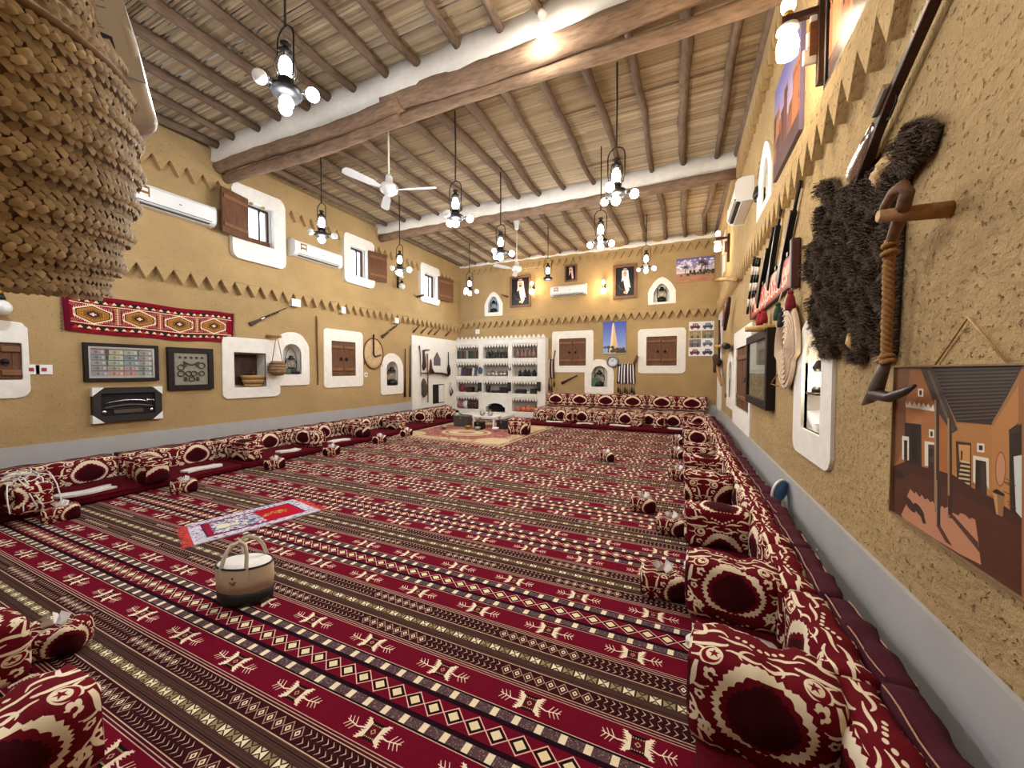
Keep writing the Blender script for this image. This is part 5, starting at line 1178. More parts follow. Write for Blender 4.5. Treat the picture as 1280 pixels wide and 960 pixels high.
def rifle(w, p0, p1, label, group=None, wood_m=None, out=.0, Lmul=1.0):
    (sa, za), (sb, zb) = wp(w, *p0), wp(w, *p1); L_ = math.hypot(sb - sa, zb - za) * Lmul
    r = thing('rifle', label, 'rifle', wmat(w, (sa + sb) / 2, (za + zb) / 2, out, math.atan2(zb - za, sb - sa)), group=group); rifle_parts(r, L_, wood_m, 1.7 if group else 1.0); return r
rifle('left', (311, 405), (358, 386), 'old rifle hung slantwise above the square niche on left wall')
rifle('left', (476, 421), (501, 403), 'short old rifle hung slantwise above the arched niche near the poles')
r = thing('rifle', 'long dark rifle hung slantwise over the animal skin on near right wall', 'rifle', None); r.matrix_world = wmat('right', -2.20, 3.00, .02, math.atan2(.56, 1.12)); rifle_parts(r, 1.36)
o = obj('butt_cover', MB().tube([(-.66, -.02, .035), (-.60, -.01, .036), (-.46, .0, .036), (-.36, .005, .036)], [.045, .06, .045, .03], 8), M_CHROME, r); o['label'] = 'polished metal butt cover'
for k, (a, b) in enumerate((((952, 378), (972, 284)), ((965, 358), (983, 252)), ((979, 353), (1007, 226)))): rifle('right', a, b, 'black rifle hung upright, %s of the three beside the red sign' % ('farthest', 'middle', 'nearest')[k], 'three upright rifles', M_BLACK, Lmul=1.0)
def stick(w, pts, r_, label, cat='stick', mat=None, name='walking_stick', out=.03, group=None):
    P = [wp(w, *p) for p in pts]; s0, z0 = P[0]
    mb = MB().tube([(s - s0, z - z0, out) for s, z in P], r_, 8)
    o = obj(name, mb, mat or M_STICK, None, wmat(w, s0, z0)); return tag(o, label, cat, group)
stick('left', [(394.5, 395), (394.8, 402), (395.4, 430), (396.4, 481)], [.012, .022, .016, .012], 'slim spear upright beside the two leaf shutter on left wall', 'spear', M_BROWN, 'spear')
stick('left', [(505.5, 436), (505.6, 470), (505.2, 496)], [.012, .02, .035], 'dark pole right of the small arched niche, nearer of two', 'pole', M_DKWOOD, 'wall_pole')
stick('left', [(512, 432), (511.8, 470), (511.5, 496)], [.014, .02, .024], 'dark pole against the white corner panel, farther of two', 'pole', M_DKWOOD, 'wall_pole')
for k, (u, v) in enumerate(((517.5, 411), (527, 412.5), (536, 413.5), (543.5, 414.5), (557.5, 416))):
    a = wp('left', u, v); o = obj('wall_peg', MB().tube([(-.05, -.12, .0), (.0, 0, .10), (.06, .13, .2)], [.03, .026, .02], 7), M_BROWN, None, wmat('left', *a)); tag(o, 'slanted wooden peg above the white corner panel, %s from the camera' % ORD[k], 'peg', 'pegs over the corner panel')
for k, (u, v, lb) in enumerate(((521, 371, 'long wooden peg left of the farthest upper window'), (572, 374, 'short wooden peg at the back left corner'), (634.5, 371, 'short wooden peg left of the checked headcloth portrait'))):
    w = 'left' if k == 0 else 'back'; a = wp(w, u, v); o = obj('wall_peg', MB().tube([(.0, 0, 0), (-.04, .01, .2), (-.08, .02, .34)], [.035, .03, .026], 7), M_BROWN, None, wmat(w, *a)); tag(o, lb, 'peg')
# disc hide with hooked iron
s, z, wd, h = wrect('left', 454, 423, 478, 461)
r = thing('threshing_disc', 'pale round hide disc with hooked iron between shutter and arched niche', 'wall decoration', wmat('left', s, z))
obj('disc', MB().lathe([(.0, .035), (wd * .36, .032), (wd * .47, .025), (wd * .5, .0)], 26, sy=h / wd), plain('pale_hide', (190, 160, 120), .8, 0, .15, 14, .3), r)
obj('rim', MB().tube([(wd * .5 * math.cos(k * PI / 14), h * .5 * math.sin(k * PI / 14), .02) for k in range(28)], .02, 7, closed=True), M_BROWN, r)
obj('hooked_iron', MB().tube([(-.02, h * .62, .05), (-.03, h * .3, .055), (-.04, -.02, .06), (.02, -.08, .06), (.14, -.05, .06), (.26, -.02, .06)], [.024, .024, .022, .02, .018, .012], 7), M_IRON, r)
for a in (.5, -.6, 3.6): obj('thong', MB().tube([(wd * .5 * math.cos(a), h * .5 * math.sin(a), .02), (wd * .54 * math.cos(a), h * .5 * math.sin(a) - .12, .02)], .012, 5), M_BROWN, r)
# pouch on a peg
a = wp('left', 338, 421)
o = obj('wall_peg', MB().tube([(-.08, -.0, .0), (.0, 0, .12), (.06, .0, .24)], [.035, .03, .03], 8), M_STICK, None, wmat('left', *a)); tag(o, 'stubby wooden peg carrying the woven pouch on left wall', 'peg')
r = thing('woven_pouch', 'round brown woven pouch hung by cords beside the square niche', 'bag', wmat('left', a[0] + .02, a[1], .17))
obj('pouch_body', MB().lathe([(.0, -.80), (.10, -.79), (.175, -.72), (.18, -.62), (.13, -.53), (.12, -.50), (.0, -.50)], 18, axis='y', sy=.8), M_PALMDK, r)
for q in range(4): obj('band', MB().tube([((.14 + .038 * math.sin(PI * (q + 1) / 5)) * math.cos(k * PI / 9), -.55 - q * .06, (.14 + .038 * math.sin(PI * (q + 1) / 5)) * .8 * math.sin(k * PI / 9)) for k in range(18)], .009, 5, closed=True), M_BROWN, r)
for x in (-.1, .1): obj('cord', MB().tube([(x * .1, .02, 0), (x * .6, -.25, 0), (x * 1.1, -.52, 0)], .008, 5), M_ROPE, r)
# basket and lanterns in the niches
def niche_pt(w, u, v, out): return wp(w, u, v, out)
def palm_basket(r, R1, R2, H_, n=5):
    obj('basket_body', MB().lathe([(.0, .0), (R1, .0), (R1 + (R2 - R1) * .5, H_ * .5), (R2, H_), (R2 - .012, H_), (R1 - .01, .015)], 20), M_PALE, r)
    for q in range(n): rr = R1 + (R2 - R1) * (q + .5) / n + .004; obj('coil', MB().tube([(rr * math.cos(k * PI / 10), rr * math.sin(k * PI / 10), H_ * (q + .5) / n) for k in range(20)], .011, 5, closed=True), (M_PALE, M_BROWN)[q % 2], r)
    obj('handle', MB().tube([(-.05, 0, H_), (0, 0, H_ + .06), (.05, 0, H_)], .01, 6), M_BROWN, r)
s, z = wp('left', 317, 483.5, -.12)
r = thing('palm_basket', 'small striped palm basket inside the square white niche', 'basket'); r.matrix_world = Matrix.Translation((XL - .13, s, z + .01)); palm_basket(r, .14, .22, .22)
s, z = wp('left', 303, 462, -.2); o = obj('inner_door', MB().box((0, 0, 0), (.03, .62, .60)), M_DKWOOD, None, Matrix.Translation((XL - .27, s, z))); tag(o, 'dark wooden board at the back of the square niche', 'board')
def oil_lantern(label, M, k=1.0, group='niche lanterns'):
    r = thing('oil_lantern', label, 'lantern', M, group=group)
    obj('base', MB().lathe([(.0, 0), (.075 * k, 0), (.08 * k, .03 * k), (.07 * k, .07 * k), (.04 * k, .085 * k)], 14), M_IRON, r)
    obj('globe', MB().lathe([(.04 * k, .085 * k), (.06 * k, .13 * k), (.055 * k, .18 * k), (.035 * k, .21 * k)], 14), M_CHIM, r)
    obj('cap', MB().lathe([(.045 * k, .21 * k), (.05 * k, .225 * k), (.03 * k, .25 * k), (.035 * k, .27 * k), (.0, .285 * k)], 12), M_IRON, r)
    mb = MB()
    for g in (-1, 1): mb.tube([(g * .07 * k, 0, .05 * k), (g * .085 * k, 0, .14 * k), (g * .05 * k, 0, .235 * k)], .007 * k, 5)
    obj('side_tubes', mb, M_IRON, r)
    obj('wire_handle', MB().tube([(g * .085 * k * math.cos(PI * q / 8), 0, .14 * k + .26 * k * math.sin(PI * q / 8)) for g in (1,) for q in range(9)], .005 * k, 5), M_IRON, r)
def in_niche(w, u, v, out, k, label, rz=0): s, z = wp(w, u, v, out); ax, val, o_, rr, n = WALLS[w]; p = o_ + rr * s + n * out; oil_lantern(label, TRS(p.x, p.y, z, rz), k)
in_niche('left', 364, 466, -.12, 1.35, 'dark oil lantern standing in the arched niche above a green box', 1.2); in_niche('left', 490, 481, -.12, 1.9, 'dark oil lantern in the small arched niche beside the poles', 1.2)
in_niche('back', 749, 483, -.1, 1.9, 'dark oil lantern behind a green box in the arched niche on back wall'); in_niche('back', 827, 377, -.1, 1.6, 'small black lantern in the pointed niche of upper back wall'); in_niche('back', 617, 390, -.1, 1.5, 'grey lantern in the pointed niche coloured with daylight')
in_niche('right', 959, 247, -.1, 2.2, 'tall black lantern in the pointed niche on right wall', 1.5); in_niche('right', 914, 497, -.08, 1.6, 'dark lantern in the slim arched niche on right wall', 1.5)
M_GREEN = plain('green_card', (58, 92, 72), .6)
s, z = wp('back', 745, 483.5, -.03); tag(obj('green_box', MB().box((0, 0, .14), (.24, .08, .28)), M_GREEN, None, Matrix.Translation((s, YB + .04, z + .004)), bevel=.006), 'green box standing in the arched niche below the clock', 'box')
s, z = wp('left', 358, 467, -.1); tag(obj('green_box', MB().box((0, 0, .05), (.12, .1, .1)), M_GREEN, None, Matrix.Translation((XL - .07, s, z + .005)), bevel=.005), 'small green box at the foot of the arched lamp niche', 'box')
s, z = wp('left', 368, 467, -.1); tag(obj('black_tray', MB().box((0, 0, .02), (.2, .3, .04)), M_BLACK, None, Matrix.Translation((XL - .12, s, z + .004)) @ Matrix.Rotation(.2, 4, 'Z'), bevel=.01), 'black tray lying in the arched lamp niche', 'tray')
# things in the tall lit niche
s, z = wp('right', 1021, 492, -.05); px_, py_ = XR + .05, -s
tag(obj('niche_shelf', MB().box((0, 0, 0), (.10, .26, .018)), M_DKWOOD, None, Matrix.Translation((XR + .055, py_ - .02, z))), 'thin dark shelf across the tall lit niche', 'shelf')
r = thing('table_lamp', 'lit glass lamp standing on the shelf in the tall niche', 'lamp', loc=(XR + .06, py_ + .0, z + .009))
obj('base', MB().lathe([(.0, 0), (.045, 0), (.045, .03), (.03, .05)], 12), M_IRON, r); obj('globe', MB().ball((0, 0, .10), .052, 12, 8), M_GLOBE, r); obj('top', MB().lathe([(.03, .165), (.045, .2), (.02, .25), (.0, .26)], 12), M_IRON, r)
point_light('lamp', 3.0, (1, .85, .6), (XR + .0, py_ - .06, z + .11), None, .03)
s, z = wp('right', 1020, 541, -.045)
mb = MB()
for q in range(4): mb.add([(-.09, -.12 + .01 * q, .012 + q * .012), (.09, -.10, .02 + q * .015), (.08, .11, .05 + .02 * q), (-.07, .12, .07 + .012 * q)], [(0, 1, 2, 3)], None, True)
tag(obj('folded_papers', mb, M_TISSUE, None, Matrix.Translation((XR + .055, -s, z + .005)) @ Matrix.Diagonal((.6, 1.1, 1.5, 1))), 'loose white papers lying in the tall lit niche', 'paper')
# sockets and switch plates
def plate(w, u, v, label, wd=.10, h=.10, knob=None, group=None, out=0.0):
    s, z = wp(w, u, v); r = thing('socket_plate', label, 'socket', wmat(w, s, z), group=group)
    if out: obj('box', MB().box((0, 0, out / 2), (wd * .9, h * .9, out)), M_CREAMP, r); r.matrix_world = wmat(w, s, z)
    s_ = Matrix.Translation((0, 0, out)); obj('plate', MB().box((0, 0, .008), (wd, h, .016)), M_WHITE, r, s_, bevel=.005); obj('rocker', MB().box((0, 0, .018), (wd * .3, h * .36, .008)), knob or M_CREAMP, r, s_)
M_REDSW = plain('red_rocker', (150, 46, 50), .5)
plate('left', 38.5, 462, 'white switch with red rocker beside the left edge shutter, nearer of two', .15, .13, M_REDSW); plate('left', 54.5, 462, 'white switch with red rocker left of the banknote frame, farther of two', .15, .13, M_REDSW)
plate('left', 457, 468.5, 'small white switch under the round hide disc', .11, .12, M_DKPLASTIC); plate('left', 425.5, 388, 'white junction box under the ledge of left wall', .13, .16, out=.1); plate('left', 366, 379, 'cream junction cover above the slanted rifle', .2, .16, M_CREAMP, out=.1); plate('left', 492.5, 401, 'cream junction cover above the short rifle', .16, .16, M_CREAMP, out=.1); plate('back', 597, 414.5, 'cream switch plate above the bookcase on back wall', .17, .17)
# back wall small things
s, z = wp('back', 766, 452); r = thing('wall_clock', 'round grey wall clock between tower poster and striped bag', 'clock', wmat('back', s, z))
obj('rim', MB().tube([(.165 * math.cos(k * PI / 12), .165 * math.sin(k * PI / 12), .03) for k in range(24)], .03, 8, closed=True), plain('grey_rim', (112, 118, 124), .4, .3), r)
mb = MB(); n = 24; mb.add([(.16 * math.cos(k * 2 * PI / n), .16 * math.sin(k * 2 * PI / n), .025) for k in range(n)], [tuple(range(n))], [[(.5 + .5 * math.cos(k * 2 * PI / n), .5 + .5 * math.sin(k * 2 * PI / n)) for k in range(n)]]); obj('dial', mb, printed('clock_face', clock_canvas(), .5), r)
def striped_bag(w, box, canvas, name, label, tassels):
    s, z, wd, h = wrect(w, *box); r = thing('woven_bag', label, 'bag', wmat(w, s, z))
    nu, nv = 12, 8; vs = []
    for j in range(nv + 1):
        for i in range(nu + 1): u, v = i / nu - .5, j / nv - .5; vs.append((u * wd * (1 - .14 * v), v * h, .03 + .05 * (1 - 4 * u * u) * (1 - 4 * v * v) + .008 * math.sin(u * 20)))
    fs = [(j * (nu + 1) + i, j * (nu + 1) + i + 1, (j + 1) * (nu + 1) + i + 1, (j + 1) * (nu + 1) + i) for j in range(nv) for i in range(nu)]
    uv = [[((k % (nu + 1)) / nu, (k // (nu + 1)) / nv) for k in f] for f in fs]
    mb = MB().add(vs, fs, uv, True); mb.box((0, 0, .015), (wd * .97, h * .98, .03)); obj('weave', mb, printed(name, canvas, .9, .1, .3), r)
    obj('strap', MB().tube([(wd * .4, h * .5, .04), (wd * .52, h * .75, .05), (wd * .6, h * .95, .06)], .02, 6), M_BROWN, r)
    for k in range(tassels): x = -wd * .45 + wd * .9 * k / max(1, tassels - 1); l = .18 + .12 * (k % 3); obj('tassel', MB().tube([(x, -h * .5, .03), (x, -h * .5 - l * .5, .03), (x, -h * .5 - l, .03), (x, -h * .5 - l - .1, .03)], [.006, .006, .035, .028], 6), M_DKWOOD, r)
striped_bag('back', (772, 455, 794, 479.5), stripes_canvas([(2, (40, 34, 44)), (2, (226, 222, 218)), (1, (90, 60, 80)), (2, (40, 34, 44)), (2, (230, 226, 222)), (2, (40, 34, 44)), (1, (110, 90, 120)), (2, (228, 224, 220)), (2, (44, 36, 48))] * 2), 'black_white_stripes', 'black and white striped woven bag with hanging tassels', 8)
striped_bag('back', (683.5, 449, 693.5, 473), stripes_canvas([(3, (86, 52, 50)), (2, (200, 190, 184)), (3, (70, 44, 46)), (1, (210, 200, 190)), (3, (90, 56, 52))]), 'brown_stripes', 'narrow brown striped woven bag beside the bookcase', 4)
stick('back', [(798, 445.5), (795, 449), (792.5, 456)], [.03, .034, .028], 'bent wooden peg above the striped bag', 'peg', M_BROWN, 'wall_peg', .1)
stick('back', [(702.5, 479), (709, 475.5), (722, 469)], [.05, .03, .016], 'small dark pistol below the shutter beside the bookcase', 'pistol', M_DKWOOD, 'pistol', .04)
# left corner panel tools
def ptool(pts, rad, label, name, cat, mat, out=.10): return stick('left', pts, rad, label, cat, mat, name, out, None)
ptool([(521, 432), (522.3, 445), (523, 470)], [.02, .016, .012], 'slim dark rod on the white corner panel', 'iron_rod', 'rod', M_DKWOOD)
ptool([(530.5, 442), (531, 470), (531.3, 503)], [.024, .022, .014], 'long reddish staff on the white corner panel', 'staff', 'staff', M_BROWN, .12)
ptool([(523, 466.7), (535, 466.2), (548, 467), (556, 469)], [.02, .03, .04, .05], 'dark musket laid level across the white corner panel', 'musket', 'rifle', M_DKWOOD, .14)
ptool([(557, 440), (557.2, 455), (557.5, 462), (558, 469)], [.014, .02, .07, .04], 'dark ladle hanging beside the bookcase edge', 'ladle', 'ladle', M_IRON, .12)
ptool([(525.7, 438), (529, 437.5), (533.5, 437.5)], [.016, .016, .016], 'short dark rail at top of the corner panel', 'hanging_rail', 'rail', M_DKWOOD, .1)
ptool([(526.5, 438), (527.2, 452), (527, 458), (526.5, 463)], [.03, .05, .07, .02], 'dark leather flask hung from the short rail', 'leather_flask', 'flask', M_DKWOOD, .1)
ptool([(535.5, 449), (535.6, 460), (536, 466)], [.02, .05, .12], 'dark bell shaped leather bag on the corner panel', 'leather_bag', 'bag', M_DKWOOD, .1)
ptool([(526, 473), (526, 478), (527, 485), (526.5, 493), (526, 497)], [.03, .08, .11, .09, .01], 'dark waterskin hung low on the corner panel', 'waterskin', 'waterskin', plain('old_leather', (70, 58, 44), .8), .12)
ptool([(560.5, 478), (559, 486), (561, 494), (563, 490), (561.5, 484)], [.008, .008, .03, .03, .008], 'pale scale pan hanging at the corner panel edge', 'scale_pan', 'scale', M_OLDS, .1)

# ------------------------------------------------------------------ white bookcase with hearth
BD = .36
def bp(u, v, out=BD): return wp('back', u, v, out)
cols = [(567.8, 598), (603.5, 635), (640, 671.5)]; rows = [(431, 448), (453.5, 470.3), (476.5, 491.3), (497, 513.5)]
CX = [(bp(a, 462)[0], bp(b, 462)[0]) for a, b in cols]; RZ = [(bp(620, b)[1], bp(620, a)[1]) for a, b in rows]
bx0, bx1 = bp(562, 462)[0], bp(681.5, 462)[0]; btop = bp(620, 424)[1]; bx0 = max(bx0, XL + .07)
case = thing('bookcase', 'white plastered bookcase with sawtooth shelves and hearth in the back left corner', 'bookcase', loc=(0, 0, 0))
Yf = YB - BD; yc = YB - BD / 2
def bbox(nm, xa, xb, za, zb, ya=Yf, yb=YB - .03, mat=M_LIME, bev=.008): return obj(nm, MB().box(((xa + xb) / 2, (ya + yb) / 2, (za + zb) / 2), (xb - xa, yb - ya, zb - za)), mat, case, bevel=bev)
obj('back_board', MB().box(((bx0 + bx1) / 2, YB - .03, btop / 2), (bx1 - bx0, .04, btop)), plain('shaded_lime', (168, 163, 156), .9, 0, .1, 9, .2), case)  # shade of the shelf holes is put into the board's grey
xs = [bx0, CX[0][0], CX[0][1], CX[1][0], CX[1][1], CX[2][0], CX[2][1], bx1]
for a, b in ((0, 1), (2, 3), (4, 5), (6, 7)): bbox('upright', xs[a], xs[b], .0125, btop)
for (za, zb) in ((RZ[0][1], btop), (RZ[1][1], RZ[0][0]), (RZ[2][1], RZ[1][0]), (RZ[3][1], RZ[2][0])):
    for c in CX: bbox('shelf', c[0], c[1], za, zb)
bbox('shelf', CX[0][0], CX[0][1], .0125, .22); bbox('shelf', CX[2][0], CX[2][1], .0125, RZ[3][0])
def saw(x0_, x1_, z, h, n, y, up, nm='sawtooth'):
    p = [(x0_, z)]
    for k in range(n): p += [(x0_ + (x1_ - x0_) * (k + .5) / n, z + up * h), (x0_ + (x1_ - x0_) * (k + 1) / n, z)]
    d = .02 * up; p = [(x0_, z - d)] + p + [(x1_, z - d)]; M = Matrix(((1, 0, 0, 0), (0, 0, 1, y), (0, 1, 0, 0), (0, 0, 0, 1)))
    mb = MB()
    for k in range(n):
        a, b = x0_ + (x1_ - x0_) * k / n, x0_ + (x1_ - x0_) * (k + 1) / n; mb.prism([(a, z - d), (b, z - d), (b, z), ((a + b) / 2, z + up * h), (a, z)], 0, .04, M)
    return obj(nm, mb, M_LIME, case)
for j, (za, zb) in enumerate(RZ):
    for i, c in enumerate(CX):
        if not (j == 3 and i == 1): saw(c[0], c[1], zb, .105, 9, Yf, -1)
saw(bx0, bx1, btop, .12, 21, Yf, 1, 'crest')
# hearth block fills the lower middle bay
ax0, ax1 = bp(607.5, 515)[0], bp(631.5, 515)[0]; at_ = bp(620, 504)[1]; az = .16
hob = [(CX[1][0], .0125), (CX[1][1], .0125), (CX[1][1], RZ[3][1] + .02), (CX[1][0], RZ[3][1] + .02)]
ac = (ax0 + ax1) / 2; aw = ax1 - ax0
archp = [(ax0, az), (ax1, az), (ax1, az + (at_ - az) * .55)] + [(ac + aw / 2 * .8 * math.cos(PI * k / 10), az + (at_ - az) * (.62 + .38 * math.sin(PI * k / 10))) for k in range(11)] + [(ax0, az + (at_ - az) * .55)]
MY = Matrix(((1, 0, 0, 0), (0, 0, 1, 0), (0, 1, 0, 0), (0, 0, 0, 1)))
hm = MB().ring(hob, archp, 0, .28); hm.v = [(v[0], Yf - .02 + .28 - v[2], v[1]) for v in hm.v]; obj('hearth_block', hm, M_LIME, case)
obj('fire_opening', MB().box((ac, YB - .1, az + .3), (aw + .1, .06, .75)), M_SOOT_SHADE, case); obj('fire_floor', MB().box((ac, Yf + .14, az - .02), (aw, .3, .04)), M_SOOT_SHADE, case)
hs = thing('hearth_slab', 'low pale stone hearth slab before the fire opening', 'hearth', loc=(ac - .1, Yf - .55, .0235)); obj('slab', MB().box((0, 0, .05), (1.7, 1.0, .10)), M_LIME, hs, bevel=.02)
# shelf goods
def on_shelf(i, j, t, h=0, out=.17): c = CX[i]; return (c[0] + .04 + (c[1] - c[0] - .08) * t, Yf + out, RZ[j][0] + .002)
BK = [(44, 58, 46), (52, 62, 50), (96, 70, 48), (60, 44, 40), (70, 86, 70), (150, 134, 104), (40, 46, 44)]
BK2 = [(176, 168, 156), (196, 190, 178), (60, 76, 110), (92, 40, 44), (44, 40, 42), (74, 44, 44), (50, 50, 56), (210, 204, 194), (60, 84, 104)]
def books(i, j, cols_, n, hh, label, group, lean):
    for k in range(n):
        t = (k + .5) / n; p = on_shelf(i, j, t); w_ = (CX[i][1] - CX[i][0] - .1) / n * .86; H_ = hh * RNG.uniform(.82, 1.0); c = cols_[k % len(cols_)]
        r = thing('book', label + ', %s from the left' % ORD[k], 'book', TRS(p[0], p[1], p[2], 0) @ Matrix.Rotation(lean * (.10 if k % 3 else .2), 4, 'Y'), group=group)
        obj('cover', MB().box((0, 0, H_ / 2 + lean * .012), (w_, .2, H_)), plain('book_%d_%d_%d' % (i, j, k), c, .6), r, bevel=.004); obj('pages', MB().box((0, .004, H_ / 2 + lean * .012 + .003), (w_ * .75, .198, H_ * .99)), M_CREAMP, r)
books(0, 0, BK, 11, .33, 'dark green or brown book standing on the top left shelf', 'books on the top left shelf', 0)
books(0, 1, BK2, 10, .32, 'mixed pale or dark book leaning on the second left shelf', 'books on the second left shelf', 1)
M_POT = plain('dark_pot', (52, 46, 44), .5, .5, .2); M_JUG = plain('brown_jug', (120, 92, 78), .6, .1, .2); M_TEA = plain('tea_silver', (176, 170, 160), .3, .8, .1); M_CLAY = plain('orange_clay', (186, 104, 70), .7, 0, .15)
def pot(kind, k):
    mb = MB()
    if kind == 'dallah':
        mb.lathe([(.0, 0), (.075, 0), (.085, .06), (.05, .13), (.045, .17), (.06, .21), (.02, .25), (.012, .29), (.0, .30)], 12).tube([(.07, 0, .10), (.12, 0, .15), (.15, 0, .21)], [.02, .014, .006], 6).tube([(-.055, 0, .19), (-.11, 0, .17), (-.10, 0, .08), (-.07, 0, .06)], .009, 5)
    elif kind == 'jug': mb.lathe([(.0, 0), (.06, 0), (.085, .08), (.075, .16), (.04, .22), (.05, .28), (.042, .28), (.0, .2)], 12).tube([(-.04, 0, .26), (-.1, 0, .22), (-.08, 0, .12)], .01, 5)
    elif kind == 'teapot': mb.lathe([(.0, 0), (.06, 0), (.10, .05), (.095, .10), (.05, .145), (.02, .16), (.022, .18), (.0, .19)], 12).tube([(.085, 0, .06), (.13, 0, .10), (.15, 0, .15)], [.018, .012, .008], 6).tube([(-.09, 0, .11), (-.05, 0, .22), (.04, 0, .22), (.08, 0, .12)], .007, 5)
    elif kind == 'clay': mb.lathe([(.0, 0), (.06, 0), (.105, .06), (.10, .12), (.05, .16), (.055, .19), (.0, .15)], 12)
    elif kind == 'bowl': mb.lathe([(.0, 0), (.04, 0), (.09, .06), (.1, .1), (.09, .1), (.0, .03)], 12)
    if k != 1: mb.v = [(x * k, y * k, z * k) for x, y, z in mb.v]
    return mb
def goods(i, j, kind, n, mat, nm, label, cat, group, k=1.0, t0=.06, t1=.94):
    me = mesh_of(nm, pot(kind, k), mat)
    for q in range(n):
        p = on_shelf(i, j, t0 + (t1 - t0) * (q + .5) / n, out=.13 + .05 * (q % 2)); o = bpy.data.objects.new(nm, me); COL.objects.link(o); o.matrix_world = TRS(p[0], p[1], p[2], RNG.uniform(-.6, .6), RNG.uniform(.88, 1.06)); tag(o, label + ', %s from the left' % ORD[q], cat, group)
goods(1, 0, 'dallah', 7, M_POT, 'coffee_pot', 'dark metal coffee pot on the top middle shelf', 'coffee pot', 'top middle coffee pots', 1.0)
goods(2, 0, 'jug', 5, M_JUG, 'clay_jug', 'brownish tall jug on the top right shelf', 'jug', 'top right jugs', 1.15)
goods(1, 1, 'teapot', 5, M_TEA, 'teapot', 'silver teapot with hoop handle on the second middle shelf', 'teapot', 'silver teapots', 1.05)
goods(2, 1, 'dallah', 4, M_BLACK, 'coffee_pot', 'black long spouted coffee pot on the second right shelf', 'coffee pot', 'black coffee pots', .85, .15)
goods(1, 2, 'bowl', 2, M_POT, 'metal_bowl', 'small dark bowl on the third middle shelf', 'bowl', 'third shelf bowls', .9, .25, .62)
goods(2, 3, 'clay', 4, M_CLAY, 'clay_pot', 'orange clay pot on the lowest right shelf', 'pot', 'orange clay pots', 1.15)
def shelf_item(nm, i, j, t, mb, mat, label, cat): p = on_shelf(i, j, t); tag(obj(nm, mb, mat, None, TRS(*p)), label, cat)
shelf_item('red_drum', 0, 2, .18, MB().lathe([(.0, -.03), (.13, -.03), (.135, 0), (.13, .03), (.0, .03)], 20, (0, .03, .135), 'y'), plain('red_lacquer', (120, 40, 44), .5), 'round red disc standing on the third left shelf', 'disc')
shelf_item('wooden_box', 0, 2, .58, MB().box((0, 0, .085), (.24, .2, .17)).box((0, 0, .18), (.25, .21, .02)), M_DKWOOD, 'dark wooden box on the third left shelf', 'box')
shelf_item('brass_bowl', 0, 2, .86, pot('bowl', .9), M_BRASS, 'small brass bowl on the third left shelf', 'bowl')
shelf_item('dark_cup', 1, 2, .1, MB().lathe([(.0, 0), (.05, 0), (.07, .12), (.085, .24), (.075, .24), (.0, .05)], 12), M_POT, 'tall dark cup on the third middle shelf', 'cup')
shelf_item('iron_box', 1, 2, .8, MB().box((0, 0, .09), (.28, .2, .18)).box((0, 0, .19), (.3, .22, .02)), M_POT, 'dark iron box on the third middle shelf', 'box')
shelf_item('flat_case', 2, 2, .28, MB().box((0, 0, .05), (.36, .24, .1)).box((0, -.01, .12), (.3, .2, .05)), M_POT, 'flat dark cases stacked on the third right shelf', 'case')
shelf_item('white_cup', 2, 2, .6, pot('bowl', .7), M_WHITE, 'small white cup on the third right shelf', 'cup'); shelf_item('iron_box', 2, 2, .84, MB().box((0, 0, .08), (.2, .2, .16)).box((0, 0, .17), (.22, .22, .02)), M_POT, 'small dark box on the third right shelf', 'box')
for k, (u, v) in enumerate(((565.5, 482.5), (600.5, 483), (637, 483), (674, 482.5))):
    s, z = bp(u, v); r = thing('small_speaker', 'small black hanging box on the bookcase uprights, %s from the left' % ORD[k], 'speaker', loc=(s, Yf - .05, z - .17), group='black boxes on uprights')
    obj('case', MB().box((0, 0, .16), (.12 if k else .08, .09, .30)), M_BLACK, r, bevel=.008); obj('front_grille', MB().box((0, -.047, .18), (.09 if k else .06, .006, .2)), M_DKPLASTIC, r)
s, z = bp(601, 463); tag(obj('blue_pouch', MB().ball((0, 0, 0), .11, 10, 7, (.9, .35, 1.2)), plain('dusk_blue_cloth', (70, 78, 92), .9), None, Matrix.Translation((s, Yf - .045, z))), 'grey blue pouch hung between the second left and middle shelves', 'pouch')
s, z = bp(638, 457); tag(obj('white_pendant', MB().lathe([(.0, -.16), (.06, -.14), (.05, -.05), (.012, 0), (.012, .1)], 10), M_TEA, None, Matrix.Translation((s, Yf - .07, z))), 'small pale pendant lamp hung on the bookcase upright', 'lamp')
# bags in the lowest left bay
for k, (t, c, sc) in enumerate(((.18, (150, 96, 100), (1.0, .8, .8)), (.42, (210, 204, 206), (.9, .8, 1.0)), (.62, (60, 34, 36), (1.2, .8, 1.05)), (.84, (70, 40, 40), (1, .8, .95)))):
    x = CX[0][0] + (CX[0][1] - CX[0][0]) * t; tag(obj('cloth_bundle', MB().ball((0, 0, .15 * sc[2]), .15, 12, 8, sc), plain('bundle_%d' % k, c, .9, 0, .2, 14, .4), None, TRS(x, Yf + .13, .222)), ('dusty pink', 'white', 'dark maroon', 'brown')[k] + ' cloth bundle in the lowest left bay of the bookcase', 'bundle')
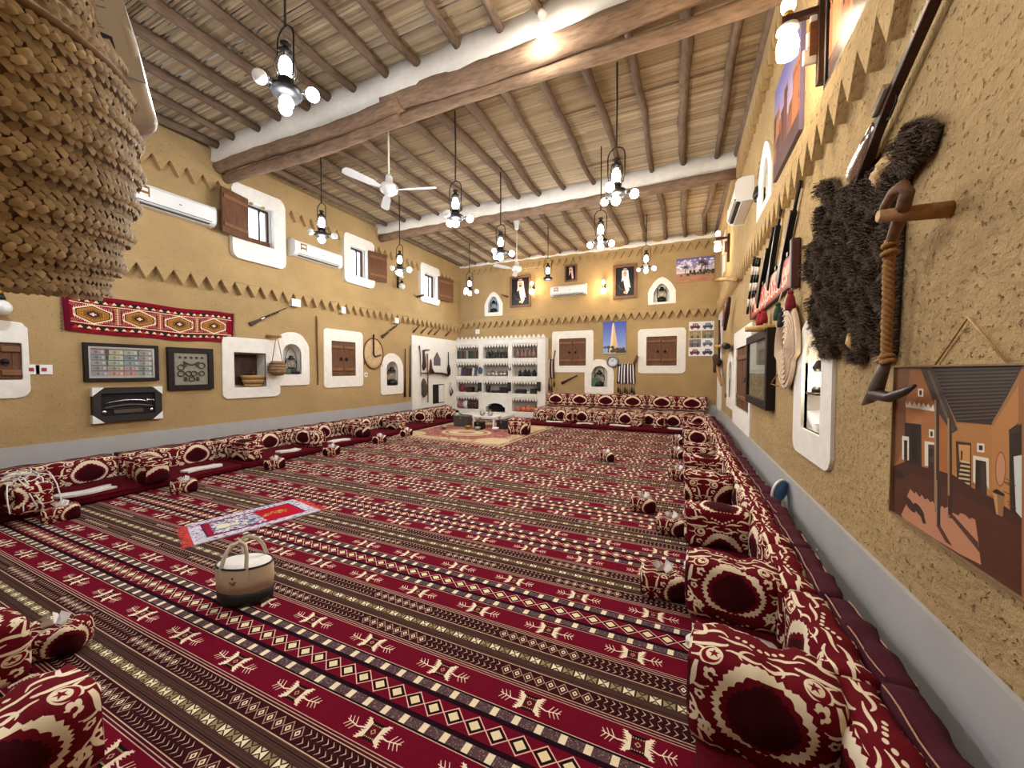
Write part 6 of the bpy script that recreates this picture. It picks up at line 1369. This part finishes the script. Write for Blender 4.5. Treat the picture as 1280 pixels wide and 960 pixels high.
# tea things on the beige rug
tt = thing('tea_table', 'low white tea table before the hearth', 'table', loc=(-5.02, 9.45, .0235)); obj('top', MB().box((0, 0, .30), (.72, .45, .04)), M_WHITE, tt, bevel=.008)
for gx in (-1, 1):
    for gy in (-1, 1): obj('leg', MB().box((gx * .31, gy * .18, .14), (.05, .05, .28)), M_WHITE, tt)
def chest(nm, x, y, w_, d_, h_, mat, label, cat, rz=0):
    r = thing(nm, label, cat, loc=(x, y, .0235), rz=rz); obj('body', MB().box((0, 0, h_ * .42), (w_, d_, h_ * .84)), mat, r, bevel=.015); obj('lid', MB().box((0, 0, h_ * .92), (w_ * 1.03, d_ * 1.03, h_ * .14)), mat, r, bevel=.01); obj('latch', MB().box((0, -d_ / 2 - .006, h_ * .8), (w_ * .14, .012, h_ * .16)), M_STEEL, r)
chest('storage_chest', -5.75, 9.35, .44, .32, .30, plain('olive_grey_case', (66, 66, 60), .5), 'dark olive storage case left of the tea table', 'case', .1)
chest('black_box', -5.02, 9.02, .26, .2, .20, M_BLACK, 'black box before the white tea table', 'box'); chest('black_box', -4.45, 9.35, .30, .26, .24, M_POT, 'dark grey box right of the white tea table', 'box', -.1)
r = thing('thermos', 'steel thermos flask by the left cushions near the hearth', 'flask', loc=(-6.2, 9.75, .0235)); obj('body', MB().lathe([(.0, 0), (.11, 0), (.13, .08), (.12, .26), (.06, .33), (.0, .33)], 14), M_TEA, r); obj('cap', MB().lathe([(.055, .33), (.05, .39), (.0, .4)], 12), M_BLACK, r); obj('handle', MB().tube([(.06, 0, .31), (.17, 0, .27), (.16, 0, .12), (.125, 0, .08)], .014, 6), M_BLACK, r)
for k, (x, y, m, lb) in enumerate(((-5.9, 8.6, M_TEA, 'small glass bowl on the beige rug beside its medallion'), (-5.28, 8.85, M_BRASS, 'small brass pot before the dark boxes'), (-4.95, 8.78, M_TEA, 'grey metal bowl on the rug before the tea table'), (-4.45, 8.85, M_WHITE, 'white bowl on the rug before the tea table'), (-3.75, 9.35, M_WHITE, 'white dish at the right end of the hearth'))):
    tag(obj('bowl', pot('bowl', .95), m, None, TRS(x, y, .0235)), lb, 'bowl')
for k, x in enumerate((-5.15, -4.9)): tag(obj('teapot', pot('teapot', .8), M_TEA, None, TRS(x, 9.42, .345, k)), 'small teapot on the white tea table, %s' % ('left one', 'right one')[k], 'teapot')

# ------------------------------------------------------------------ near right wall
def rl(u, v, out=.0): return wp('right', u, v, out)
outline = [(1100, 207), (1080, 222), (1062, 232), (1046, 240), (1040, 226), (1026, 228), (1025, 242), (1032, 256), (1020, 262), (1022, 292), (1010, 312), (1007, 342), (1018, 356), (1020, 345), (1014, 380), (1012, 402), (1020, 420), (1026, 445), (1042, 444), (1050, 418), (1058, 420), (1062, 450), (1074, 452), (1082, 424), (1092, 428), (1102, 452), (1110, 440), (1116, 330), (1120, 260), (1126, 226), (1140, 206), (1156, 188), (1164, 160), (1150, 152), (1130, 158), (1120, 180), (1118, 196)]
OL = [rl(u, v, .04) for u, v in outline]; c0 = rl(1065, 330, .04)
OLl = [(a - c0[0], b - c0[1]) for a, b in OL]
skin = thing('animal_skin', 'shaggy dark brown animal skin hung on the near right wall', 'hide', wmat('right', *c0))
obj('hide', MB().prism(OLl, .0, .016), plain('hide_leather', (56, 45, 38), .9, 0, .2, 20), skin)
ax_ = np.array(OLl); mn, mx_ = ax_.min(0), ax_.max(0)
def inside(P):
    m = np.zeros(len(P), bool); n = len(ax_)
    for i in range(n):
        (x1, y1), (x2, y2) = ax_[i], ax_[(i + 1) % n]; m ^= ((y1 > P[:, 1]) != (y2 > P[:, 1])) & (P[:, 0] < (x2 - x1) * (P[:, 1] - y1) / (y2 - y1 + 1e-12) + x1)
    return m
P = RNG.uniform(mn - .01, mx_ + .01, (90000, 2)); P = P[inside(P)][:26000]; fm = MB()
for (x, y) in P:
    cl = math.sin(x * 31 + 1.7 * math.sin(y * 23)) + math.sin(y * 27 + 2 * math.sin(x * 19)); a = -PI / 2 + .5 * cl + .45 * RNG.randn(); l = RNG.uniform(.03, .065); dx, dy = math.cos(a), math.sin(a); w_ = RNG.uniform(.0012, .0026); hgt = RNG.uniform(.012, .05) * (1 + .35 * cl)
    px, py = -dy * w_, dx * w_
    fm.add([(x - px, y - py, .026), (x + px, y + py, .026), (x + dx * l * .55 + px, y + dy * l * .55 + py, .03 + hgt), (x + dx * l * .55 - px, y + dy * l * .55 - py, .03 + hgt), (x + dx * l, y + dy * l, .022 + hgt * .9)], [(0, 1, 2, 3), (3, 2, 4)])
for i in range(len(ax_)):
    p0, p1 = ax_[i], ax_[(i + 1) % len(ax_)]; e = p1 - p0; le = math.hypot(*e); nv_ = np.array([e[1], -e[0]]) / (le + 1e-9)
    if inside(np.array([(p0 + p1) / 2 + nv_ * .006]))[0]: nv_ = -nv_
    for k in range(int(le * 1500)):
        x, y = p0 + e * RNG.rand() - nv_ * .012; a = math.atan2(nv_[1], nv_[0]) + .7 * RNG.randn(); l = RNG.uniform(.02, .045); dx, dy = math.cos(a), math.sin(a); w_ = .002; px, py = -dy * w_, dx * w_; hg = RNG.uniform(.0, .03)
        fm.add([(x - px, y - py, .02), (x + px, y + py, .02), (x + dx * l * .6 + px, y + dy * l * .6 + py, .02 + hg), (x + dx * l * .6 - px, y + dy * l * .6 - py, .02 + hg), (x + dx * l, y + dy * l, .012 + hg * .6)], [(0, 1, 2, 3), (3, 2, 4)])
o = obj('fur', fm, by_island('fur_strands', [(58, 47, 40), (92, 76, 62), (74, 62, 52), (120, 100, 80), (64, 54, 48)], .75), skin); o['kind'] = 'stuff'
a = rl(1104, 216, .05); cm = cushion_mesh('bare_patch', .13, .05, .09, plain('tan_hide', (196, 160, 112), .8, 0, .1, 20, .2), bulge=.02, r=.03, n=(8, 4, 6)); o = obj('bare_patch', cm, None, skin, Matrix.Translation((a[0] - c0[0], a[1] - c0[1] - .03, .035)) @ Matrix.Rotation(.55, 4, 'Z') @ Matrix.Rotation(-PI / 2, 4, 'X')); o['label'] = 'bare tan neck patch'
a = rl(1067, 428, .05); o = obj('hoof_tip', MB().tube([(a[0] - c0[0] - .02, a[1] - c0[1] + .05, .06), (a[0] - c0[0], a[1] - c0[1], .07), (a[0] - c0[0] + .02, a[1] - c0[1] - .05, .05)], [.014, .02, .012], 7), M_PALE, skin)
# peg with yoke, rope and horn
pg = obj('wall_peg', MB().tube([(0, 0, -.02), (.0, .004, .10), (.004, .008, .215)], [.033, .031, .024], 10), M_STICK, None, wmat('right', -2.045, 2.225)); ce = obj('cut_end', MB().tube([(.004, .008, .212), (.004, .008, .218)], .0215, 10), M_PALE, pg); ce['label'] = 'pale cut end'; tag(pg, 'thick wooden peg jutting from the near right wall over the painting', 'peg')
def r3(u, v, out): s, z = wp('right', u, v, out); return Vector((XR - out, -s, z))
yk_ = thing('yoke_hook', 'curved wooden yoke with twisted rope and horn hung on the big peg', 'yoke')
M_YOKE = wood('yoke_wood', (118, 84, 60), .6, 8, (5, 5, 1), .6, .3)
P_ = [(1100, 275, .17), (1106, 258, .175), (1117, 240, .175), (1129, 232, .17), (1134, 240, .165), (1130, 256, .15), (1122, 280, .14), (1113, 305, .13)]
obj('yoke_stick', MB().tube([r3(*p) for p in P_], [.012, .016, .019, .022, .023, .023, .022, .018], 10), M_YOKE, yk_)
rp = [r3(u, v, o_) for u, v, o_ in ((1113, 300, .13), (1111, 325, .125), (1110, 350, .12), (1110, 375, .115), (1109, 400, .11), (1108, 425, .105), (1108, 448, .10))]
R3_ = []; N_ = 90
def lerp_path(pts, t): k = t * (len(pts) - 1); i = min(int(k), len(pts) - 2); return pts[i].lerp(pts[i + 1], k - i)
for s_ in range(3):
    q = []
    for k in range(N_):
        t = k / (N_ - 1); p = lerp_path(rp, t); an = t * 44 + s_ * 2 * PI / 3; q.append(p + Vector((math.cos(an) * .011, math.sin(an) * .011, 0)))
    obj('rope_strand', MB().tube(q, .0105, 6), M_ROPE, yk_)
for (u, v, o_) in ((1113, 306, .13), (1112, 316, .128), (1108, 446, .10), (1110, 452, .10), (1105, 450, .105)):
    p = r3(u, v, o_); obj('rope_knot', MB().tube([p + Vector((.022 * math.cos(k * PI / 5), .022 * math.sin(k * PI / 5), .006 * math.sin(k))) for k in range(10)], .011, 6, closed=True), M_ROPE, yk_)
obj('horn', MB().tube([r3(u, v, o_) for u, v, o_ in ((1108, 452, .10), (1102, 468, .10), (1096, 484, .10), (1088, 498, .095), (1079, 505, .09))], [.02, .024, .03, .024, .008], 10), plain('grey_horn', (92, 80, 70), .45, 0, .25, 20), yk_)
obj('horn_spur', MB().tube([r3(u, v, o_) for u, v, o_ in ((1093, 492, .10), (1112, 497, .09), (1130, 490, .08), (1144, 482, .075))], [.03, .022, .016, .006], 10), plain('dark_horn', (52, 40, 36), .45, 0, .2, 20), yk_)
# red sign, striped sticks, tassels, woven fan
(sa, za), (sb, zb) = rl(945, 372), rl(995, 340)
sc_, zc_ = (sa + sb) / 2, (rl(970, 340)[1] + rl(970, 378)[1]) / 2
sg = thing('red_sign', 'small red board with flowing cream lettering under the upright rifles', 'sign', wmat('right', sc_, zc_ - .02, 0, .02)); wd_ = abs(sb - sa) * 1.1
obj('board', MB().panel(wd_, .30, .01, .045), printed('sign_print', sign_canvas(), .5), sg)
obj('end_block', MB().box((wd_ / 2 + .03, .02, .04), (.07, .44, .07)), plain('maroon_wood', (64, 24, 28), .5), sg, bevel=.01); obj('end_block', MB().box((-wd_ / 2 - .01, -.04, .03), (.03, .22, .05)), plain('maroon_wood2', (84, 26, 30), .5), sg, bevel=.006)
for x in (-.35, -.1, .2, .42): obj('clip', MB().box((x * wd_, .165, .03), (.05, .04, .05)), M_BLACK, sg)
for k, du in enumerate((0, 4.5, 8)):
    st_ = [rl(938 + du, 392 - du * .3), rl(947.5 + du * .8, 321 + du * .2)]; d = Vector((st_[1][0] - st_[0][0], st_[1][1] - st_[0][1], 0)); r = thing('striped_stick', 'black and white banded camel stick left of the red sign, %s of three' % ('farthest', 'middle', 'nearest')[k], 'stick', wmat('right', *st_[0]), group='banded sticks')
    for q in range(7):
        c_ = [M_BLACK, M_CLOTHW][q % 2] if q < 6 else M_BLACK; obj('band', MB().tube([d * (q / 7) + Vector((0, 0, .04)), d * ((q + 1) / 7) + Vector((0, 0, .04))], .018, 8), c_, r)
pr_ = rl(951, 412); o = obj('wall_peg', MB().tube([(0, 0, 0), (-.01, 0, .14), (-.02, .0, .28)], [.04, .036, .03], 8), M_PALE, None, wmat('right', rl(968, 410)[0], rl(968, 410)[1])); tag(o, 'pale wooden peg above the deep dark picture frame', 'peg')
for k, (u, v, c) in enumerate(((951, 395, (136, 22, 34)), (946, 398, (150, 30, 40)), (968, 390, (30, 66, 44)), (973, 398, (24, 26, 28)), (983, 376, (120, 22, 40)))):
    s, z = rl(u, v, .1); r = thing('tassel', ('dark red', 'bright red', 'green', 'black', 'crimson')[k] + ' wool tassel hanging under the red sign', 'tassel', wmat('right', s, z, .07) @ Matrix.Scale(.7, 4)); m_ = plain('wool_%d' % k, c, .95, 0, .25, 60)
    obj('head', MB().ball((0, .10, 0), .035, 8, 6), m_, r); obj('skirt', MB().lathe([(.02, .09), (.04, .05), (.06, -.06), (.055, -.12), (.0, -.12)], 10, axis='y'), m_, r); obj('cord', MB().tube([(0, .12, 0), (.01, .2, -.02), (0, .36, -.06)], .006, 5), M_CREAMP, r)
# woven palm fan
s0, z0 = rl(986, 436, .03); fan_t = thing('woven_fan', 'pale woven palm hand fan hung between picture frame and tall niche', 'fan', wmat('right', s0, z0, .03))
hz = rl(986, 380, .03)[1] - z0; lz = z0 - rl(986, 487, .03)[1]; ws = abs(rl(973, 436, .03)[0] - rl(1001, 436, .03)[0]) / 2
mb = MB(); M_FAN = plain('pale_palm_weave', (206, 184, 160), .9, 0, .14, 90, .6)
fo = [(ws * 1.0 * math.sin(t_) * (1.0 if math.cos(t_) > -.3 else .72), (hz if math.cos(t_) > 0 else lz * .98) * math.cos(t_)) for t_ in [k * 2 * PI / 40 for k in range(40)]]
obj('blade', MB().prism(fo[::-1], 0, .035), M_FAN, fan_t, bevel=.01)
for q in range(1, 8): f_ = q / 8; obj('coil', MB().tube([(x * f_, y * f_, .04) for x, y in fo], .008, 5, closed=True), M_FAN, fan_t)
obj('loop', MB().tube([(-ws * .3, -lz * .5, .02), (-ws * .9, -lz * .75, .04), (-ws * 1.1, -lz * .9, .05), (-ws * .5, -lz * .95, .03)], .006, 5), M_ROPE, fan_t)
# far right wall oddments
for k, (pts, rr, lb, nm, cat, m_) in enumerate((([(906, 400), (906.4, 425), (906, 448)], [.02, .03, .02], 'dark upright stick at the far end of right wall', 'walking_stick', 'stick', M_DKWOOD), ([(903, 455), (906, 470), (909, 482)], [.03, .04, .02], 'curved pale saddle piece at the far end of right wall', 'saddle_piece', 'saddle', M_STICK), ([(899, 432), (905, 433), (912, 431)], [.03, .04, .03], 'pale level peg at the far end of right wall', 'wall_peg', 'peg', M_PALE), ([(901, 446), (904, 452), (900, 464)], [.08, .1, .05], 'brown leather satchel at the far end of right wall', 'satchel', 'bag', M_DKWOOD), ([(911, 434), (915, 432), (919, 433)], [.02, .075, .05], 'black hat hung before the tall shutter on right wall', 'black_hat', 'hat', M_BLACK), ([(921, 372), (917, 392), (914, 412)], [.03, .05, .03], 'dark curved sword sheath left of the striped sticks', 'sword_sheath', 'sword', M_DKWOOD), ([(898, 349), (914, 348), (929, 348)], [.04, .035, .03], 'long pale peg below the far bracket lamp', 'wall_peg', 'peg', M_PALE))):
    stick('right', pts, rr, lb, cat, m_, nm, .12)
niche_panel = rl(900, 475); o = obj('white_panel', MB().prism(arch(1.1, 1.6, 'round', .08), 0, .03), M_LIME, None, wmat('right', niche_panel[0], niche_panel[1])); tag(o, 'white arched plaster patch at the far end of right wall', 'plaster', None, 'structure'); o.name = 'trim_15'
# blue plate and a knob behind the backrests
bpn = thing('blue_plate', 'round blue plate with white rim propped behind the right backrests', 'plate'); p = hit(0, XR - .09, 976, 614); bpn.matrix_world = Matrix.Translation(tuple(p)) @ wmat('right', 0, 0).to_3x3().to_4x4() @ Matrix.Rotation(-.75, 4, 'Y') @ Matrix.Rotation(-.15, 4, 'X')
obj('rim', MB().tube([(.105 * math.cos(k * PI / 14), .105 * math.sin(k * PI / 14), .01) for k in range(28)], .011, 8, closed=True), M_WHITE, bpn)
mb = MB(); n = 28; mb.add([(.1 * math.cos(k * 2 * PI / n), .1 * math.sin(k * 2 * PI / n), .008) for k in range(n)], [tuple(range(n))], [[(.5 + .5 * math.cos(k * 2 * PI / n), .5 + .5 * math.sin(k * 2 * PI / n)) for k in range(n)]]); mb.add([(.1 * math.cos(k * 2 * PI / n), .1 * math.sin(k * 2 * PI / n), -.004) for k in range(n)], [tuple(range(n))[::-1]], [[(.5, .5)] * n]); obj('face', mb, printed('plate_print', plate_canvas(), .35), bpn)
p = hit(0, XR - .03, 1020, 688); o = obj('wall_hook', MB().lathe([(.0, .03), (.014, .026), (.016, .012), (.008, .0)], 10), M_WHITE, None, wmat('right', -p[1], p[2], .0)); tag(o, 'tiny white knob on the grey plinth behind the right backrests', 'hook')

# ------------------------------------------------------------------ tote bag on the carpet
tg = thing('tote_bag', 'cream oval tote bag with black base standing on the carpet', 'bag', loc=(-2.76, 1.60, .0125), rz=.42)
A_, B_ = .185, .12
def oval(r1, z): return [(A_ * r1, z)]
def oval_lathe(prof, n=32): return MB().lathe([(r * A_, z) for r, z in prof], n, sy=B_ / A_)
obj('base_panel', oval_lathe([(.0, .0), (.93, .0), (.98, .012), (1.0, .095)]), plain('black_leatherette', (20, 17, 20), .5, 0, .15, 60, .2), tg)
obj('canvas_body', oval_lathe([(1.0, .095), (1.015, .17), (1.0, .255), (.985, .262)]), plain('cream_canvas', (206, 192, 170), .85, 0, .06, 160, .35), tg)
o = obj('piping', MB().tube([(A_ * .99 * math.cos(k * PI / 20), B_ * .99 * math.sin(k * PI / 20), .262) for k in range(40)], .006, 6, closed=True), M_BLACK, tg); o['label'] = 'black piping'
obj('lid', oval_lathe([(.97, .258), (.9, .268), (.5, .276), (.0, .278)]), plain('white_lid', (232, 230, 224), .7, 0, .02, 20), tg)
M_STRAP = plain('cream_strap', (212, 200, 180), .8, 0, .05, 60, .2)
for g in (-1, 1):
    pts = [(-.085, g * .105, .19), (-.085, g * .108, .26), (-.075, g * .085, .34), (-.05, g * .06, .40), (0, g * .045, .42), (.05, g * .06, .40), (.075, g * .085, .34), (.085, g * .108, .26), (.085, g * .105, .19)]
    mb = MB(); vs = []
    for i, p in enumerate(pts):
        q0, q1 = Vector(pts[max(i - 1, 0)]), Vector(pts[min(i + 1, len(pts) - 1)]); t = (q1 - q0).normalized(); nrm = Vector((0, 1, 0)); sd = t.cross(nrm).normalized() * .013
        for e in (sd - nrm * .003, sd + nrm * .003, -sd + nrm * .003, -sd - nrm * .003): vs.append(Vector(p) + e)
    fs = [(i * 4 + k, i * 4 + (k + 1) % 4, (i + 1) * 4 + (k + 1) % 4, (i + 1) * 4 + k) for i in range(len(pts) - 1) for k in range(4)]; obj('handle', MB().add(vs, fs, None, True), M_STRAP, tg)
mb = MB(); 
for (x, z, w_, h_) in ((0, .205, .012, .012), (-.016, .178, .014, .006), (.0, .172, .03, .007), (.016, .18, .018, .006), (.004, .163, .024, .005)): mb.box((x, -B_ * 1.012 + .0 + abs(x) * .04, z), (w_, .006, h_), rz=0)
o = obj('emblem', mb, plain('bronze_print', (150, 118, 70), .5, .4), tg); o['label'] = 'small bronze emblem'

# ------------------------------------------------------------------ plaited basket hanging close at the upper left
d_ = _f + _r * (-128 - 640) / FPX; d_ = np.array([d_[0], d_[1]]) / math.hypot(d_[0], d_[1]); bc = d_ * .86
bk = thing('palm_basket', 'large plaited palm basket hanging close at the upper left corner', 'basket', loc=(bc[0], bc[1], 1.712))
bk.matrix_world = Matrix.Translation((bc[0], bc[1], 1.712)) @ Matrix.Rotation(.15, 4, Vector((d_[1], -d_[0], 0)))
prof = [(.0, .0), (.15, .0), (.172, .012), (.186, .06), (.197, .13), (.202, .19), (.198, .25), (.190, .30), (.186, .325)]
obj('basket_wall', MB().lathe([(r * .975, z) for r, z in prof] + [(r * .93, z + .012) for r, z in prof[::-1][:-1]], 48), M_PALMDK, bk)
obj('neck_wall', MB().lathe([(.176, .318), (.166, .345), (.156, .40), (.150, .48), (.148, .56), (.138, .56), (.142, .45), (.15, .33)], 48), M_PALMDK, bk)
def rad(z):
    for i in range(1, len(prof) - 1):
        if prof[i][1] <= z <= prof[i + 1][1]: t = (z - prof[i][1]) / (prof[i + 1][1] - prof[i][1]); return prof[i][0] * (1 - t) + prof[i + 1][0] * t
    return .186
leaf = [(-.5, 0, -.3), (-.30, .45, .35), (.30, .45, .35), (.5, 0, -.3), (.30, -.45, .35), (-.30, -.45, .35), (0, 0, 1.0)]
leaf_f = [(0, 6, 1), (1, 6, 2), (2, 6, 3), (3, 6, 4), (4, 6, 5), (5, 6, 0)]
def plait(mb, r0, z0, z1, nrow, n, ridge, ln=1.5, dip=.0):
    for j in range(nrow):
        z = z0 + (z1 - z0) * (j + .5) / nrow; sg_ = 1 if j % 2 == 0 else -1; rr = r0(z); hgt = (z1 - z0) / nrow; L_ = 2 * PI * rr / n
        for k in range(n):
            a = 2 * PI * (k + (.5 if j % 2 else 0)) / n + RNG.uniform(-.01, .01); tl = .68 * sg_ + RNG.uniform(-.05, .05); e = ridge(j) + RNG.uniform(0, .001)
            rad_ = Vector((math.cos(a), math.sin(a), 0)); tan = Vector((-math.sin(a), math.cos(a), 0)); up = Vector((0, 0, 1)); c = rad_ * rr + up * (z + RNG.uniform(-.001, .001))
            vs = []
            for (lx, ly, lz) in leaf:
                x = lx * L_ * ln; y_ = ly * hgt * 1.12; p = c + tan * (x * math.cos(tl) - y_ * math.sin(tl)) + up * (x * math.sin(tl) + y_ * math.cos(tl)) + rad_ * (lz * .0028 + e); vs.append(p)
            mb.add(vs, leaf_f, None, True)
mb = MB()
plait(mb, rad, .0, .322, 42, 112, lambda j: .010 if j % 6 == 0 else (.006 if j % 6 in (1, 5) else .0), 1.32)
o = obj('plaits', mb, M_PALM, bk); o['kind'] = 'stuff'
mb = MB(); plait(mb, lambda z: .166 - .016 * min(1, (z - .345) / .12), .345, .56, 27, 92, lambda j: .001, 1.18); o = obj('neck_plaits', mb, M_PALM, bk); o['kind'] = 'stuff'
for z, r_ in ((.014, .150), (.30, .192)): obj('rim_cord', MB().tube([(r_ * math.cos(k * PI / 24), r_ * math.sin(k * PI / 24), z) for k in range(48)], .006, 6, closed=True), M_PALMDK, bk)
for q in range(3): obj('hanging_cord', MB().tube([(.143 * math.cos(q * 2.094), .143 * math.sin(q * 2.094), .55), (.09 * math.cos(q * 2.094), .09 * math.sin(q * 2.094), 1.4), (0, 0, ZC - 1.712 - .03)], .008, 6), M_ROPE, bk)
dp = hit(0, 0, 640, 480) * 0; dd = _f + _r * (98 - 640) / FPX - _u * (44 - 480) / FPX; dd = dd / math.hypot(dd[0], dd[1]); pk = np.array([0, 0, EYE]) + dd * .80
pkt = thing('tissue_pack', 'white plastic tissue pack with blue border sticking out of the hanging basket', 'tissue pack')
side = Vector((-dd[1], dd[0], 0)); nrm = Vector((dd[0], dd[1], 0)).normalized()
Mp = Matrix(((-side.x, 0, -nrm.x, pk[0]), (-side.y, 0, -nrm.y, pk[1]), (0, 1, 0, pk[2]), (0, 0, 0, 1)))
pkt.matrix_world = Mp @ Matrix.Rotation(.20, 4, 'Z') @ Matrix.Rotation(.30, 4, 'Y')
M_PACK = plain('white_film', (222, 224, 234), .35, 0, .04, 14, .15)
pm = cushion_mesh('film', .105, .085, .235, M_PACK, bulge=.006, r=.018, n=(10, 6, 14), wav=.35); obj('film', pm, None, pkt, Matrix.Translation((0, -.1175, 0)) @ Matrix.Rotation(-PI / 2, 4, 'X'))
obj('printed_panel', MB().panel(.080, .168, .046, .0495, (0, .026)), printed('pack_print', pack_canvas(), .35), pkt)
